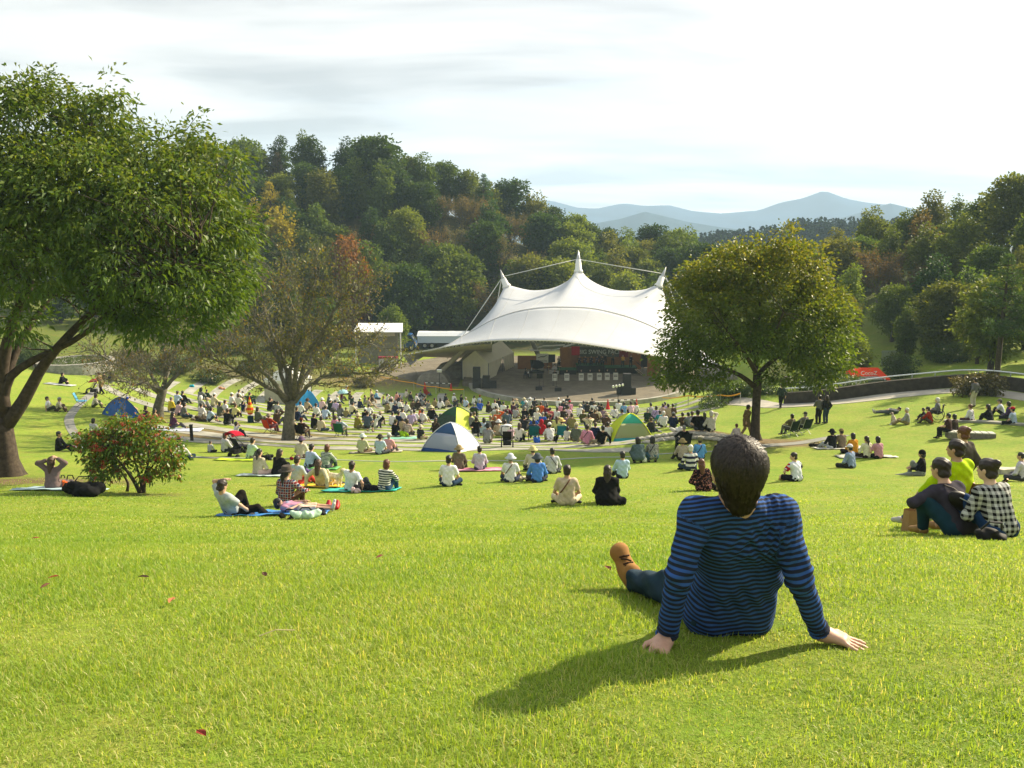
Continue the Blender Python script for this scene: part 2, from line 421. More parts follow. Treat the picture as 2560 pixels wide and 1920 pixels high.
def build_mountains():
    def ridge(name, pts, y0, base, depth, col, seed):
        """a mountain range with real width and depth: a crest line and slopes falling to both sides"""
        rr = np.random.default_rng(seed)
        px = np.linspace(pts[0][0], pts[-1][0], 90); py = np.interp(px, [p[0] for p in pts], [p[1] for p in pts])
        rows = []
        for k, t in enumerate(np.linspace(-1, 1, 25)):
            row = []
            for i in range(len(px)):
                c = at(px[i], py[i], y0); hgt = c[2] - base
                f = (1 - abs(t)) ** 1.15
                wob = .05 * math.sin(i*.31 + t*3 + seed) + .03*math.sin(i*.7 - t*4)
                row.append((c[0] * (1 + t*depth/y0*.4), y0 + t*depth, base + hgt * max(f * (1 + wob * min(1, abs(t)*3)), 0) - (3 if abs(t) == 1 else 0)))
            rows.append(row)
        b = MB(); b.grid(rows)
        o = b.build(name, mat(col, var=.3, scale=.01, rough=1, spec=0, name='hazed_slope'), smooth=True)  # blue of the distant haze is also put into the slope colour
        tag(o, kind='structure')
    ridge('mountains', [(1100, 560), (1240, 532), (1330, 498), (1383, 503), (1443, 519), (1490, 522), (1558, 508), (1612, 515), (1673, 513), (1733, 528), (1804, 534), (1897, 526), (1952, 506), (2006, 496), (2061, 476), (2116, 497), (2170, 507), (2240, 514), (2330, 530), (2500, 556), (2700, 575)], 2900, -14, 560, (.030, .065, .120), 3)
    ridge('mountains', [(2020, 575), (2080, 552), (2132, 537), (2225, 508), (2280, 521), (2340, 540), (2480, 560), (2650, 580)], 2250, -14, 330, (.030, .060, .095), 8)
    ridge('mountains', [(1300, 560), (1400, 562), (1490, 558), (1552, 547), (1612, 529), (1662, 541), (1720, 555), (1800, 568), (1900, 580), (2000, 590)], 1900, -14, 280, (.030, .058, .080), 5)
build_mountains()

# terraces: concentric concrete seat strips
M_CONC = mat((.27, .265, .225), rough=.95, var=.42, scale=1.1, bump=.01, spec=.1, name='pale_concrete')
M_PAVE = mat((.155, .135, .10), rough=.9, var=.32, scale=.9, bump=.01, spec=.12, name='stage_paving')
def strip_arc(r0, r1, a0, a1, lift=.07, thick=.35):
    n = max(int(abs(a1-a0)*r1/.9), 6); A = np.linspace(a0, a1, n); P = []
    for r in (r0, r1):
        x = SX + r*np.cos(A); y = SY + r*np.sin(A); P.append(np.stack([x, y, gz(x, y)], -1))
    P = np.array(P); P[..., 2] += .022
    return MB().sheet(P[::-1], thick)
for i, r in enumerate(np.arange(14.5, 56.5, 2.42)):
    aL = 176 if r < 41.5 else (184 if r < 44 else 216)
    aL = {44: 216, 46: 216}.get(int(r), aL)
    aR = float(np.interp(r, [14, 22, 30, 38, 45, 55.5], [322, 312, 290, 277, 271.5, 268.6]))
    if r > 50.5: aL = 238
    o = strip_arc(r, r+(.98 if r < 49 else 1.5), R(aL), R(aR)).build('seat_strip', M_CONC)
    nth = ['innermost', 'second', 'third', 'fourth', 'fifth', 'sixth', 'seventh', 'eighth', 'ninth', 'tenth', 'eleventh', 'twelfth', 'thirteenth', 'fourteenth', 'fifteenth', 'sixteenth', 'seventeenth', 'outermost'][min(i, 17)]
    tag(o, f"{nth} curved pale concrete seat strip counted outward from the stage", 'seat strip', 'curved concrete seat strips in the lawn')

def ribbon(pts, w, lift, thick, n=None):
    """a flat band along a ground polyline [(x, y)]"""
    P = np.array(pts, float); seg = np.r_[0, np.cumsum(np.hypot(*np.diff(P, axis=0).T))]
    s = np.linspace(0, seg[-1], n or max(int(seg[-1]/.6), 4))
    x = np.interp(s, seg, P[:, 0]); y = np.interp(s, seg, P[:, 1])
    for _ in range(6):
        x[1:-1] = (x[:-2]+2*x[1:-1]+x[2:])/4; y[1:-1] = (y[:-2]+2*y[1:-1]+y[2:])/4
    tx, ty = np.gradient(x), np.gradient(y); l = np.hypot(tx, ty); nx, ny = -ty/l, tx/l
    rows = []
    for k in np.linspace(-.5, .5, 5):
        a, b = x + nx*w*k, y + ny*w*k; rows.append(np.stack([a, b, gz(a, b) + lift], -1))
    return MB().sheet(np.array(rows)[::-1], thick)
def gp(L_): return [tuple(G(*p)[:2]) for p in L_]
M_GUT = mat((.20, .20, .18), rough=.9, var=.2, scale=3, name='drain_concrete')
tag(ribbon(gp([(268, 962), (222, 990), (190, 1020), (170, 1046), (178, 1072), (196, 1098), (250, 1128), (420, 1142), (600, 1146)]), .5, .02, .1).build('drain_path', M_GUT), kind='structure')
tag(ribbon(gp([(600, 1146), (740, 1147), (880, 1152), (1150, 1153), (1300, 1152), (1450, 1148), (1600, 1140), (1740, 1130), (1850, 1122)]), .16, .02, .08).build('drain_channel', mat((.33, .35, .34), name='drain_cover')), kind='structure')
tag(ribbon(gp([(1850, 1122), (1910, 1118), (2000, 1108), (2080, 1094), (2110, 1088)]), .7, .02, .08).build('drain_path', M_GUT), kind='structure')
PATH = gp([(1800, 1003), (1880, 1006), (1935, 1016), (2000, 1014), (2100, 1006), (2200, 993), (2300, 983), (2400, 975), (2440, 977), (2500, 984), (2570, 996), (2700, 1012)])
M_PATH = mat((.34, .315, .26), rough=.92, var=.2, scale=1.5, bump=.01, name='path_paving')
tag(ribbon(PATH, 1.9, .03, .12).build('path', M_PATH), kind='structure')
# paved yard beside and behind the stage
def poly_sheet(pts, z, thick):
    b = MB(); n = len(pts); V = [(x, y, z) for x, y in pts] + [(x, y, z - thick) for x, y in pts]
    b.add(V, [tuple(range(n)), tuple(range(2*n-1, n-1, -1))] + [(i, i+n, (i+1) % n + n, (i+1) % n) for i in range(n)]); return b
tag(poly_sheet([(-20, 112.5), (-12, 103), (-6.5, 99), (-6.5, 123), (-9, 125.5)], 1.64, .3).build('paved_yard', M_PAVE), kind='structure')
tag(poly_sheet([(22.5, 97), (40, 101), (40, 124), (22.5, 124)], 1.66, .3).build('paved_yard', M_PAVE), kind='structure')

# ------------------------------------------------------------------ people: smooth bodies grown from a posed skeleton
def cap(a, b, ra, rb, k=.03, flat=False): return ('c', np.asarray(a, float), np.asarray(b, float), ra, rb, k, flat)
def ell(c, r, k=.02, M=None): return ('e', np.asarray(c, float), np.asarray(r, float), np.eye(3) if M is None else np.asarray(M, float), 0, k, 0)
def _dist(p, P):
    if p[0] == 'c':
        _, a, b, ra, rb, k, flat = p
        ab = b - a; l2 = ab @ ab + 1e-12; q = P - a; t = np.clip((q @ ab) / l2, 0, 1)
        d = np.sqrt(((q - t[..., None] * ab) ** 2).sum(-1)) - (ra + (rb - ra) * t)
        if flat:
            n = ab / math.sqrt(l2); d = np.maximum(d, (P - b) @ n)
        return d
    _, c, r, M, _z, k, _f = p
    q = (P - c) @ M; k0 = np.sqrt(((q / r) ** 2).sum(-1)); k1 = np.sqrt(((q / r**2) ** 2).sum(-1)) + 1e-9
    return k0 * (k0 - 1) / k1
def _bb(p):
    if p[0] == 'c':
        r = max(p[3], p[4]); return np.minimum(p[1], p[2]) - r, np.maximum(p[1], p[2]) + r
    r = max(p[2]); return p[1] - r, p[1] + r
def sdf_mesh(prims, vox, cuts=(), noise=0.0, nscale=9.0, seed=0.0, floor=None):
    """surface of the smooth union of the primitives (surface nets); cuts are primitives taken away"""
    lo = np.min([_bb(p)[0] for p in prims], 0) - vox*3; hi = np.max([_bb(p)[1] for p in prims], 0) + vox*3
    n = np.ceil((hi - lo) / vox).astype(int) + 1
    ax = [lo[i] + vox * np.arange(n[i]) for i in range(3)]
    D = np.full(n, .5, np.float32)
    for p in prims:
        a, b = _bb(p); m = p[5] + vox*2
        i0 = np.maximum(((a - m - lo) / vox).astype(int), 0); i1 = np.minimum(((b + m - lo) / vox).astype(int) + 2, n)
        sl = tuple(slice(i0[i], i1[i]) for i in range(3))
        P = np.stack(np.meshgrid(ax[0][sl[0]], ax[1][sl[1]], ax[2][sl[2]], indexing='ij'), -1)
        d = _dist(p, P).astype(np.float32); o = D[sl]; k = p[5]
        h = np.clip(.5 + .5*(o - d)/k, 0, 1); D[sl] = o + (d - o)*h - k*h*(1-h)
    for p in cuts:
        a, b = _bb(p); i0 = np.maximum(((a - vox*2 - lo) / vox).astype(int), 0); i1 = np.minimum(((b + vox*2 - lo) / vox).astype(int) + 2, n)
        sl = tuple(slice(i0[i], max(i1[i], i0[i])) for i in range(3))
        if min(s.stop - s.start for s in sl) <= 0: continue
        P = np.stack(np.meshgrid(ax[0][sl[0]], ax[1][sl[1]], ax[2][sl[2]], indexing='ij'), -1)
        D[sl] = np.maximum(D[sl], -_dist(p, P))
    if noise or floor is not None:
        X, Y, Z = np.meshgrid(*ax, indexing='ij')
        if noise:
            s = nscale; D += (noise * (np.sin(X*s*2.1 + Y*s*1.3 + seed) * np.sin(Z*s*1.7 - X*s + seed*2) + .6*np.sin(X*s*3.3 - Z*s*2.9 + seed) * np.sin(Y*s*2.7 + Z*s*1.9) + .5*np.sin((X+Z)*s*4.3+seed))).astype(np.float32)
        if floor is not None: D = np.maximum(D, (floor - Z).astype(np.float32))
    S = D < 0
    c = [D[i:D.shape[0]-1+i, j:D.shape[1]-1+j, k:D.shape[2]-1+k] for i in (0, 1) for j in (0, 1) for k in (0, 1)]
    sg = [x < 0 for x in c]; cnt = sum(x.astype(np.int8) for x in sg)
    act = (cnt > 0) & (cnt < 8); idx = np.argwhere(act)
    vid = np.full(act.shape, -1, np.int64); vid[act] = np.arange(len(idx))
    C = np.stack([x[act] for x in c], -1); off = np.array([(i, j, k) for i in (0, 1) for j in (0, 1) for k in (0, 1)], float)
    acc = np.zeros((len(idx), 3)); w = np.zeros(len(idx))
    for a in range(8):
        for b in range(a+1, 8):
            if abs(off[a] - off[b]).sum() != 1: continue
            x = (C[:, a] < 0) != (C[:, b] < 0); t = C[x, a] / (C[x, a] - C[x, b])
            acc[x] += off[a] + t[:, None] * (off[b] - off[a]); w[x] += 1
    V = lo + vox * (idx + acc / np.maximum(w, 1)[:, None])
    F = []
    for axis in range(3):
        A = np.moveaxis(S, axis, 0); e = np.moveaxis(A[:-1] != A[1:], 0, axis); inside = np.moveaxis(A[:-1], 0, axis)
        q = np.argwhere(e); u, v = (axis+1) % 3, (axis+2) % 3
        ok = (q[:, u] > 0) & (q[:, v] > 0) & (q[:, u] < act.shape[u]) & (q[:, v] < act.shape[v]); q = q[ok]
        if not len(q): continue
        ids = []
        for du, dv in ((-1, -1), (0, -1), (0, 0), (-1, 0)):
            r = q.copy(); r[:, u] += du; r[:, v] += dv; ids.append(vid[r[:, 0], r[:, 1], r[:, 2]])
        f = np.stack(ids, -1); ins = inside[q[:, 0], q[:, 1], q[:, 2]]; f[~ins] = f[~ins][:, ::-1]; F.append(f)
    F = np.concatenate(F); F = F[(F >= 0).all(1)]
    return V, F

def unit(v): v = np.asarray(v, float); return v / (np.linalg.norm(v) + 1e-9)
def ik(a, c, l1, l2, pole):
    a = np.asarray(a, float); c = np.asarray(c, float); d = np.linalg.norm(c - a); d2 = min(d, (l1 + l2) * .999)
    n = unit(c - a); c = a + n * d2
    x = (d2*d2 + l1*l1 - l2*l2) / (2*d2); h = math.sqrt(max(l1*l1 - x*x, 0)); p = np.asarray(pole, float); p = unit(p - n * (p @ n))
    return a + n * x + p * h, c
def rotm(axis, a):
    return np.array(Matrix.Rotation(a, 3, axis))

SLP = .19   # the lawn falls away in front of people who face the stage
def pose(lean=8, side=0, twist=0, nod=0, turn=0, pel=(0, 0, .115), wr=((-.14, .30, .20), (.14, .30, .20)), an=((-.12, .52, .06), (.12, .52, .06)),
         kp=((-.5, .3, 1), (.5, .3, 1)), ep=((-1, -.5, -.4), (1, -.5, -.4)), toe=((0, 1, -.1), (0, 1, -.1)), hand=None, slope=SLP, sw=1.0, fat=1.0, hip_up=(0, 0, 1)):
    return dict(lean=lean, side=side, twist=twist, nod=nod, turn=turn, pel=pel, wr=wr, an=an, kp=kp, ep=ep, toe=toe, hand=hand, slope=slope, sw=sw, fat=fat)
POSES = dict(
    cross=pose(lean=10, wr=((-.13, .30, .17), (.13, .30, .17)), an=((.13, .33, .06), (-.13, .40, .06)), kp=((-1, .5, .15), (1, .5, .15)), toe=((1, .2, 0), (-1, .2, 0))),
    hug=pose(lean=17, wr=((-.05, .48, .30), (.07, .47, .28)), an=((-.10, .50, .05), (.10, .52, .05)), kp=((-.25, .3, 1), (.25, .3, 1)), ep=((-1, -.2, -.3), (1, -.2, -.3))),
    lap=pose(lean=5, wr=((-.12, .34, .22), (.10, .36, .22)), an=((-.13, .72, .06), (.13, .70, .06)), kp=((-.2, .2, 1), (.2, .2, 1))),
    back=pose(lean=-17, nod=8, wr=((-.36, -.30, .03), (.36, -.30, .03)), an=((-.14, .80, .06), (.14, .80, .06)), kp=((-.2, .2, 1), (.2, .2, 1)), ep=((-1, -.6, 0), (1, -.6, 0))),
    prop=pose(lean=-4, side=7, wr=((-.10, .32, .20), (.40, -.08, .03)), an=((.12, .36, .06), (.30, .58, .06)), kp=((-1, .5, .15), (.4, .2, 1)), ep=((-1, -.4, -.3), (1, -.4, 0))),
    kneeside=pose(lean=8, side=-5, wr=((-.14, .28, .20), (.12, .30, .22)), an=((.34, .14, .05), (.42, .02, .05)), kp=((.1, 1, .2), (.2, 1, .2)), toe=((.7, -.7, 0), (.7, -.7, 0))),
    photo=pose(lean=9, wr=((-.09, .26, .64), (.09, .26, .64)), an=((-.10, .52, .05), (.10, .52, .05)), kp=((-.3, .3, 1), (.3, .3, 1)), ep=((-1, .1, -.6), (1, .1, -.6))),
    brow=pose(lean=4, turn=-8, wr=((-.13, .30, .2), (.10, .13, .80)), an=((-.12, .5, .05), (.14, .54, .05)), kp=((-.3, .3, 1), (.3, .3, 1)), ep=((-1, -.3, -.4), (1, .4, .3))),
    chair=pose(lean=-8, pel=(0, 0, .45), slope=0, wr=((-.20, .30, .62), (.20, .30, .62)), an=((-.13, .50, .07), (.13, .50, .07)), kp=((0, 1, .5), (0, 1, .5)), ep=((-1, -.4, -.3), (1, -.4, -.3))),
    stool=pose(lean=6, pel=(0, 0, .47), slope=0, wr=((-.12, .32, .58), (.12, .32, .58)), an=((-.16, .40, .07), (.16, .36, .07)), kp=((-.1, 1, .5), (.1, 1, .5))),
    squat=pose(lean=24, pel=(0, 0, .24), wr=((-.10, .46, .30), (.10, .46, .30)), an=((-.13, .14, .05), (.13, .14, .05)), kp=((-.35, 1, .7), (.35, 1, .7))),
    stand=pose(lean=2, pel=(0, 0, .90), slope=0, wr=((-.24, .05, .84), (.24, .05, .84)), an=((-.10, .0, .07), (.10, .02, .07)), kp=((0, 1, 0), (0, 1, 0)), ep=((-.5, -1, 0), (.5, -1, 0))),
    fold=pose(lean=4, pel=(0, 0, .90), slope=0, nod=-6, wr=((.02, .24, 1.12), (-.02, .22, 1.08)), an=((-.12, .0, .07), (.10, .04, .07)), kp=((0, 1, 0), (0, 1, 0)), ep=((-1, -.2, -.6), (1, -.2, -.6))),
    walk=pose(lean=5, pel=(0, 0, .88), slope=0, wr=((-.23, .20, .86), (.23, -.14, .86)), an=((-.09, -.22, .10), (.09, .26, .07)), kp=((0, 1, 0), (0, 1, 0)), ep=((-.4, -1, 0), (.4, -1, 0))),
    push=pose(lean=13, pel=(0, -.05, .88), slope=0, wr=((-.16, .48, .98), (.16, .48, .98)), an=((-.09, -.24, .10), (.09, .16, .07)), kp=((0, 1, 0), (0, 1, 0)), ep=((-.6, -.3, -1), (.6, -.3, -1))),
    play=pose(lean=3, pel=(0, 0, .88), slope=0, wr=((.10, .30, 1.10), (-.16, .36, 1.02)), an=((-.14, .0, .07), (.14, .05, .07)), kp=((0, 1, 0), (0, 1, 0)), ep=((-1, -.1, -.7), (1, -.1, -.7))),
    band=pose(lean=3, pel=(0, 0, .47), slope=0, wr=((.08, .34, .78), (-.10, .36, .66)), an=((-.15, .44, .07), (.15, .44, .07)), kp=((0, 1, .5), (0, 1, .5)), ep=((-1, -.1, -.6), (1, -.1, -.6))),
    run=pose(lean=16, pel=(0, 0, .86), slope=0, wr=((-.2, .28, 1.05), (.2, -.26, .95)), an=((-.09, -.50, .28), (.09, .26, .09)), kp=((0, 1, -.2), (0, 1, 0)), ep=((-.3, -1, -.3), (.3, -1, -.3))),
)
def skeleton(ps):
    J = {}; pel = np.array(ps['pel'], float); sl = ps['slope']
    Rm = rotm('X', -R(ps['lean'])) @ rotm('Y', R(ps['side'])); up = Rm @ np.array([0, 0, 1.]); fw = Rm @ np.array([0, 1., 0])
    Tw = rotm('Z', R(ps['twist'])); rt = Rm @ Tw @ np.array([1., 0, 0]); fw2 = Rm @ Tw @ np.array([0, 1., 0])
    J['pel'] = pel; J['waist'] = pel + up*.17; J['chest'] = pel + up*.33 + fw*.015; J['neck'] = pel + up*.475 + fw*.005
    hr = rotm('X', -R(ps['lean']*.25 + ps['nod'])) @ rotm('Z', R(ps['turn'] + ps['twist'])); J['hr'] = hr
    J['head'] = J['neck'] + up*.075 + hr @ np.array([0, .02, .105])
    sw = ps['sw']
    for i, s in ((0, -1), (1, 1)):
        sh = J['chest'] + up*.085 + rt*s*.165*sw; J['sh%d' % i] = sh
        w = np.array(ps['wr'][i], float)
        if w[2] < .5 and ps['slope']: w[2] -= sl * w[1]
        e, w = ik(sh, w, .285, .26, ps['ep'][i]); J['el%d' % i] = e; J['wr%d' % i] = w
        hp = pel + np.array([s*.095, .0, -.01]); J['hip%d' % i] = hp
        a = np.array(ps['an'][i], float); a[2] -= sl * a[1]
        kn, a = ik(hp, a, .42, .41, ps['kp'][i]); J['kn%d' % i] = kn; J['an%d' % i] = a; J['toe%d' % i] = a + unit(ps['toe'][i]) * .16 + np.array([0, 0, -.035])
    J['up'] = up; J['rt'] = rt; J['fw'] = fw2; J['fat'] = ps['fat']; J['hand'] = ps['hand']
    return J
def torso_prims(J, g=0.0, hem=True):
    rt, fw, f = J['rt'], J['fw'], J['fat']; p = []
    for s in (-1, 1):
        p += [cap(J['pel'] + rt*s*.075*f, J['waist'] + rt*s*.055*f, .108*f+g, .096*f+g, .05), cap(J['waist'] + rt*s*.055*f, J['chest'] + rt*s*.075, .096*f+g, .108+g, .05)]
    p += [cap(J['sh0'] * .92 + J['sh1'] * .08, J['sh1'] * .92 + J['sh0'] * .08, .066+g, .066+g, .05), cap(J['chest'], J['neck'] - J['up']*.02, .10+g, .062+g*.5, .06)]
    return p
def arm_prims(J, i, g=0.0, frac=1.0):
    a, e, w = J['sh%d' % i], J['el%d' % i], J['wr%d' % i]
    if frac <= 1: return [cap(a, a + (e-a)*frac, .060+g, (.060-.012*frac)+g+.006, .045, True)]
    f = frac - 1; return [cap(a, e, .058+g, .046+g, .045), cap(e, e + (w-e)*f, .046+g, .046-.014*f+g, .03, True)]
def leg_prims(J, i, g=0.0, frac=2.0):
    h, k, a = J['hip%d' % i], J['kn%d' % i], J['an%d' % i]
    if frac <= 1: return [cap(h, h + (k-h)*frac, .092+g, .092-.028*frac+g+.006, .05, True)]
    f = frac - 1; return [cap(h, k, .092+g, .064+g, .05), cap(k, k + (a-k)*f, .064+g, .064-.018*f+g, .03, True)]
def head_prims(J):
    h, M = J['head'], J['hr']; q = lambda *v: h + M @ np.array(v)
    p = [ell(q(0, -.012, .035), (.077, .094, .088), .03, M), ell(q(0, .030, -.030), (.062, .066, .083), .03, M), ell(q(0, .055, -.088), (.032, .030, .026), .03, M),
         cap(q(0, .088, .008), q(0, .108, -.028), .010, .015, .015), cap(J['neck'] - J['up']*.05, q(0, -.02, -.06), .058, .054, .04)]
    p += [cap(q(-.022, .090, -.062), q(.022, .090, -.062), .009, .009, .012), cap(q(-.05, .082, .022), q(.05, .082, .022), .012, .012, .012)]
    for s in (-1, 1): p += [ell(q(s*.078, -.008, -.012), (.012, .022, .033), .012, M)]
    return p
def hand_prims(w, d, n, s, hi, curl=.35, spread=1.0):
    """palm, four fingers of unequal length and a thumb that leaves the side of the palm; d forward, n out of the back of the hand"""
    d = unit(d); n = unit(n - d * (np.asarray(n) @ d)); t = np.cross(d, n) * s * 1.0
    P = [cap(w, w + d*.02, .027, .028, .02)]
    if not hi: return P + [ell(w + d*.085, (.042, .088, .022), .02, np.stack([t, d, n], 1)), cap(w + d*.035 + t*.03, w + d*.085 + t*.058, .014, .011, .015)]
    P += [cap(w + d*.025 + t*.016, w + d*.085 + t*.026, .020, .017, .022), cap(w + d*.025 - t*.014, w + d*.082 - t*.022, .019, .016, .022), cap(w + d*.03, w + d*.086, .018, .017, .02)]
    for j, (o, L_) in enumerate(((.029, .074), (.010, .084), (-.010, .077), (-.029, .060))):
        a = w + d*(.09 - .05*abs(o)) + t*o; dd = unit(d + t*o*5*spread)
        b = a + dd*L_*.5 - n*L_*.10; c = b + unit(dd - n*curl)*L_*.32; e = c + unit(dd - n*curl*2.2)*L_*.26
        P += [cap(a, b, .0098, .0092, .006), cap(b, c, .0092, .0085, .004), cap(c, e, .0085, .0072, .004)]
    a = w + d*.03 + t*.028; b = a + unit(d*.7 + t*.8 - n*.1)*.042; P += [cap(a, b, .0135, .0112, .014), cap(b, b + unit(d + t*.35 - n*.25)*.036, .0108, .0085, .005)]
    return P
def body_prims(J, hi):
    p = torso_prims(J) + head_prims(J)
    for i, s in ((0, -1), (1, 1)):
        p += arm_prims(J, i, -.012, 2.0)[:1] + [cap(J['el%d' % i], J['wr%d' % i], .036, .025, .03)]
        dd = J['wr%d' % i] - J['el%d' % i]; nn = np.array([s*.35, -.2, 1.0])
        if J['hand']: dd, nn = J['hand'][i]
        p += hand_prims(J['wr%d' % i], dd, np.asarray(nn, float), -s, hi)
        p += leg_prims(J, i, -.006, 2.0)[:1] + [cap(J['kn%d' % i], J['an%d' % i], .056, .036, .03), cap(J['an%d' % i], J['toe%d' % i], .036, .026, .03)]
    return p
def shoe_prims(J):
    p = []
    for i in (0, 1):
        a, t = J['an%d' % i], J['toe%d' % i]; d = unit(t - a)
        p += [cap(a - d*.035 - [0, 0, .012], a + (t-a)*.5, .040, .040, .03), cap(a + (t-a)*.4, t + d*.03, .042, .036, .03)]
    return p
_PM = {}
def part_mesh(key, what, hi):
    k = (key, what, hi)
    if k in _PM: return _PM[k]
    J = skel(key); vox = .0105 if hi else .019; sd = (hash(key) % 97) * .1 if isinstance(key, str) else 1.0
    g = .014
    if what == 'body': V, F = sdf_mesh(body_prims(J, hi), vox)
    elif what.startswith('top'):
        fr = {'top_long': 1.96, 'top_short': .72, 'top_vest': .12}[what]
        V, F = sdf_mesh(torso_prims(J, g) + arm_prims(J, 0, g, fr) + arm_prims(J, 1, g, fr), vox, cuts=[ell(J['neck'] + J['up']*.055, (.066, .066, .05))], noise=.0045, seed=sd)
    elif what == 'coat':
        pr = torso_prims(J, g+.006) + arm_prims(J, 0, g+.006, 1.97) + arm_prims(J, 1, g+.006, 1.97)
        for i in (0, 1): pr.append(cap(J['hip%d' % i], J['hip%d' % i] + (J['kn%d' % i] - J['hip%d' % i])*.72, .125, .125, .06, True))
        V, F = sdf_mesh(pr, vox, noise=.005, seed=sd)
    elif what == 'cape':
        pr = torso_prims(J, g+.006) + arm_prims(J, 0, g+.01, 1.9) + arm_prims(J, 1, g+.01, 1.9) + [cap(J['neck'] - J['up']*.06, J['pel'] + np.array([0, .0, .06]), .115, .275, .06), cap(J['sh0'], J['sh1'], .085, .085, .05), cap(J['pel'] + [.05, 0, .0], J['pel'] + [.34, .0, -.02], .14, .10, .08)]
        V, F = sdf_mesh(pr, vox, noise=.007, nscale=11, seed=sd, floor=-.02)
    elif what.startswith('legs'):
        fr = {'legs_long': 1.95, 'legs_short': .98, 'legs_crop': 1.5}[what]; pr = leg_prims(J, 0, .012, fr) + leg_prims(J, 1, .012, fr)
        for s in (-1, 1): pr.append(cap(J['pel'] + J['rt']*s*.08*J['fat'], J['pel'] + J['up']*.09 + J['rt']*s*.06*J['fat'], .113*J['fat'], .104*J['fat'], .05))
        V, F = sdf_mesh(pr, vox, noise=.004, seed=sd+3)
    elif what == 'shoes': V, F = sdf_mesh(shoe_prims(J), vox)
    V[:, 2] = np.maximum(V[:, 2], -.45)
    me = raw_mesh(what, V, F, True); me.materials.append(None); _PM[k] = me
    return me
_SK = {}
CUSTOM = {}
def skel(key):
    if key not in _SK: _SK[key] = skeleton(CUSTOM[key] if key in CUSTOM else POSES[key])
    return _SK[key]
FACE = [ell((0, .085, -.045), (.078, .075, .088)), ell((0, .06, -.12), (.09, .11, .06))]
def hair_mesh(style, hi):
    k = ('hair', style, hi)
    if k in _PM: return _PM[k]
    base = [ell((0, -.016, .040), (.089, .106, .096), .02)]
    nape = [ell((0, -.05, -.045), (.078, .068, .058), .03)]
    cuts = list(FACE); p = base + nape
    if style == 'bob': p = base + [ell((0, -.035, -.05), (.096, .088, .115), .03)]
    elif style == 'long': p = base + [ell((0, -.035, -.05), (.092, .085, .11), .03), cap((0, -.065, -.05), (0, -.105, -.30), .085, .055, .04)]
    elif style == 'pony': p = base + nape + [cap((0, -.105, .02), (0, -.135, -.08), .032, .042, .03), cap((0, -.135, -.08), (.01, -.125, -.25), .042, .018, .03)]
    elif style == 'bun': p = base + nape + [ell((.0, -.098, .085), (.052, .050, .048), .015)]
    elif style == 'crop': p = [ell((0, -.014, .038), (.083, .100, .090), .02), ell((0, -.045, -.03), (.070, .060, .045), .03)]; cuts = cuts + [ell((0, -.05, -.125), (.12, .12, .06))]
    elif style == 'big': p = [ell((0, -.02, .03), (.108, .122, .115), .02), ell((0, -.04, -.06), (.105, .095, .12), .03)]
    V, F = sdf_mesh(p, .008 if hi else .014, cuts=cuts, noise=.0035, nscale=22)
    me = raw_mesh('hair', V, F, True); me.materials.append(None); _PM[k] = me
    return me
def hat_mesh(kind):
    k = ('hat', kind)
    if k in _PM: return _PM[k]
    b = MB()
    dome = lambda r, h, z0: [(r*math.cos(t), z0 + h*math.sin(t)) for t in np.linspace(0, math.pi/2*.98, 7)]
    if kind == 'cap':
        b.lathe([(.098, .035)] + dome(.102, .105, .045), 20, (0, -.012, 0), 1, 1.1)
        P = [[(x, .085 + (y-.085)*math.sqrt(max(1-(x/.085)**2, .05)), .052 - .02*(x/.085)**2 - (y-.085)*.25) for y in np.linspace(.06, .175, 5)] for x in np.linspace(-.08, .08, 9)]
        b.sheet(P, .008)
    elif kind == 'bucket':
        b.lathe([(.185, -.01), (.188, -.004), (.112, .048)] + dome(.108, .10, .055)[1:], 22, (0, -.01, 0), 1, 1.08)
    elif kind == 'straw':
        b.lathe([(.215, .022), (.218, .030), (.11, .058), (.106, .07)] + [(.10, .125), (.085, .145), (.04, .152)], 22, (0, -.01, 0), 1, 1.08)
    elif kind == 'fedora':
        b.lathe([(.17, .045), (.172, .053), (.112, .052), (.106, .075), (.10, .145), (.085, .158), (.045, .148), (.01, .143)], 22, (0, -.01, 0), 1, 1.12)
    elif kind == 'beanie':
        b.lathe([(.101, .0), (.106, .012), (.106, .035)] + dome(.101, .10, .045), 20, (0, -.012, 0), 1, 1.1)
    elif kind == 'hood':
        V, F = sdf_mesh([ell((0, -.02, .035), (.112, .125, .118), .03), ell((0, -.05, -.07), (.115, .10, .12), .05)], .013, cuts=[ell((0, .09, -.03), (.085, .09, .105))], noise=.004, nscale=14)
        me = raw_mesh('hood', V, F, True); me.materials.append(None); _PM[k] = me; return me
    me = b.mesh('hat', True); me.materials.append(None); _PM[k] = me
    return me
SKIN = [(.48, .29, .19), (.52, .33, .22), (.42, .25, .165), (.56, .36, .25)]
HAIRC = dict(k=(.012, .010, .010), d=(.022, .014, .010), b=(.060, .032, .018), l=(.20, .12, .055), g=(.20, .19, .18), w=(.55, .53, .50), r=(.10, .035, .018))
def head_matrix(J):
    M = Matrix([list(J['hr'][i]) + [J['head'][i]] for i in range(3)] + [[0, 0, 0, 1]])
    return M
N_P = [0]
def as_mat(c):
    if isinstance(c, bpy.types.Material): return c
    return cloth(c)
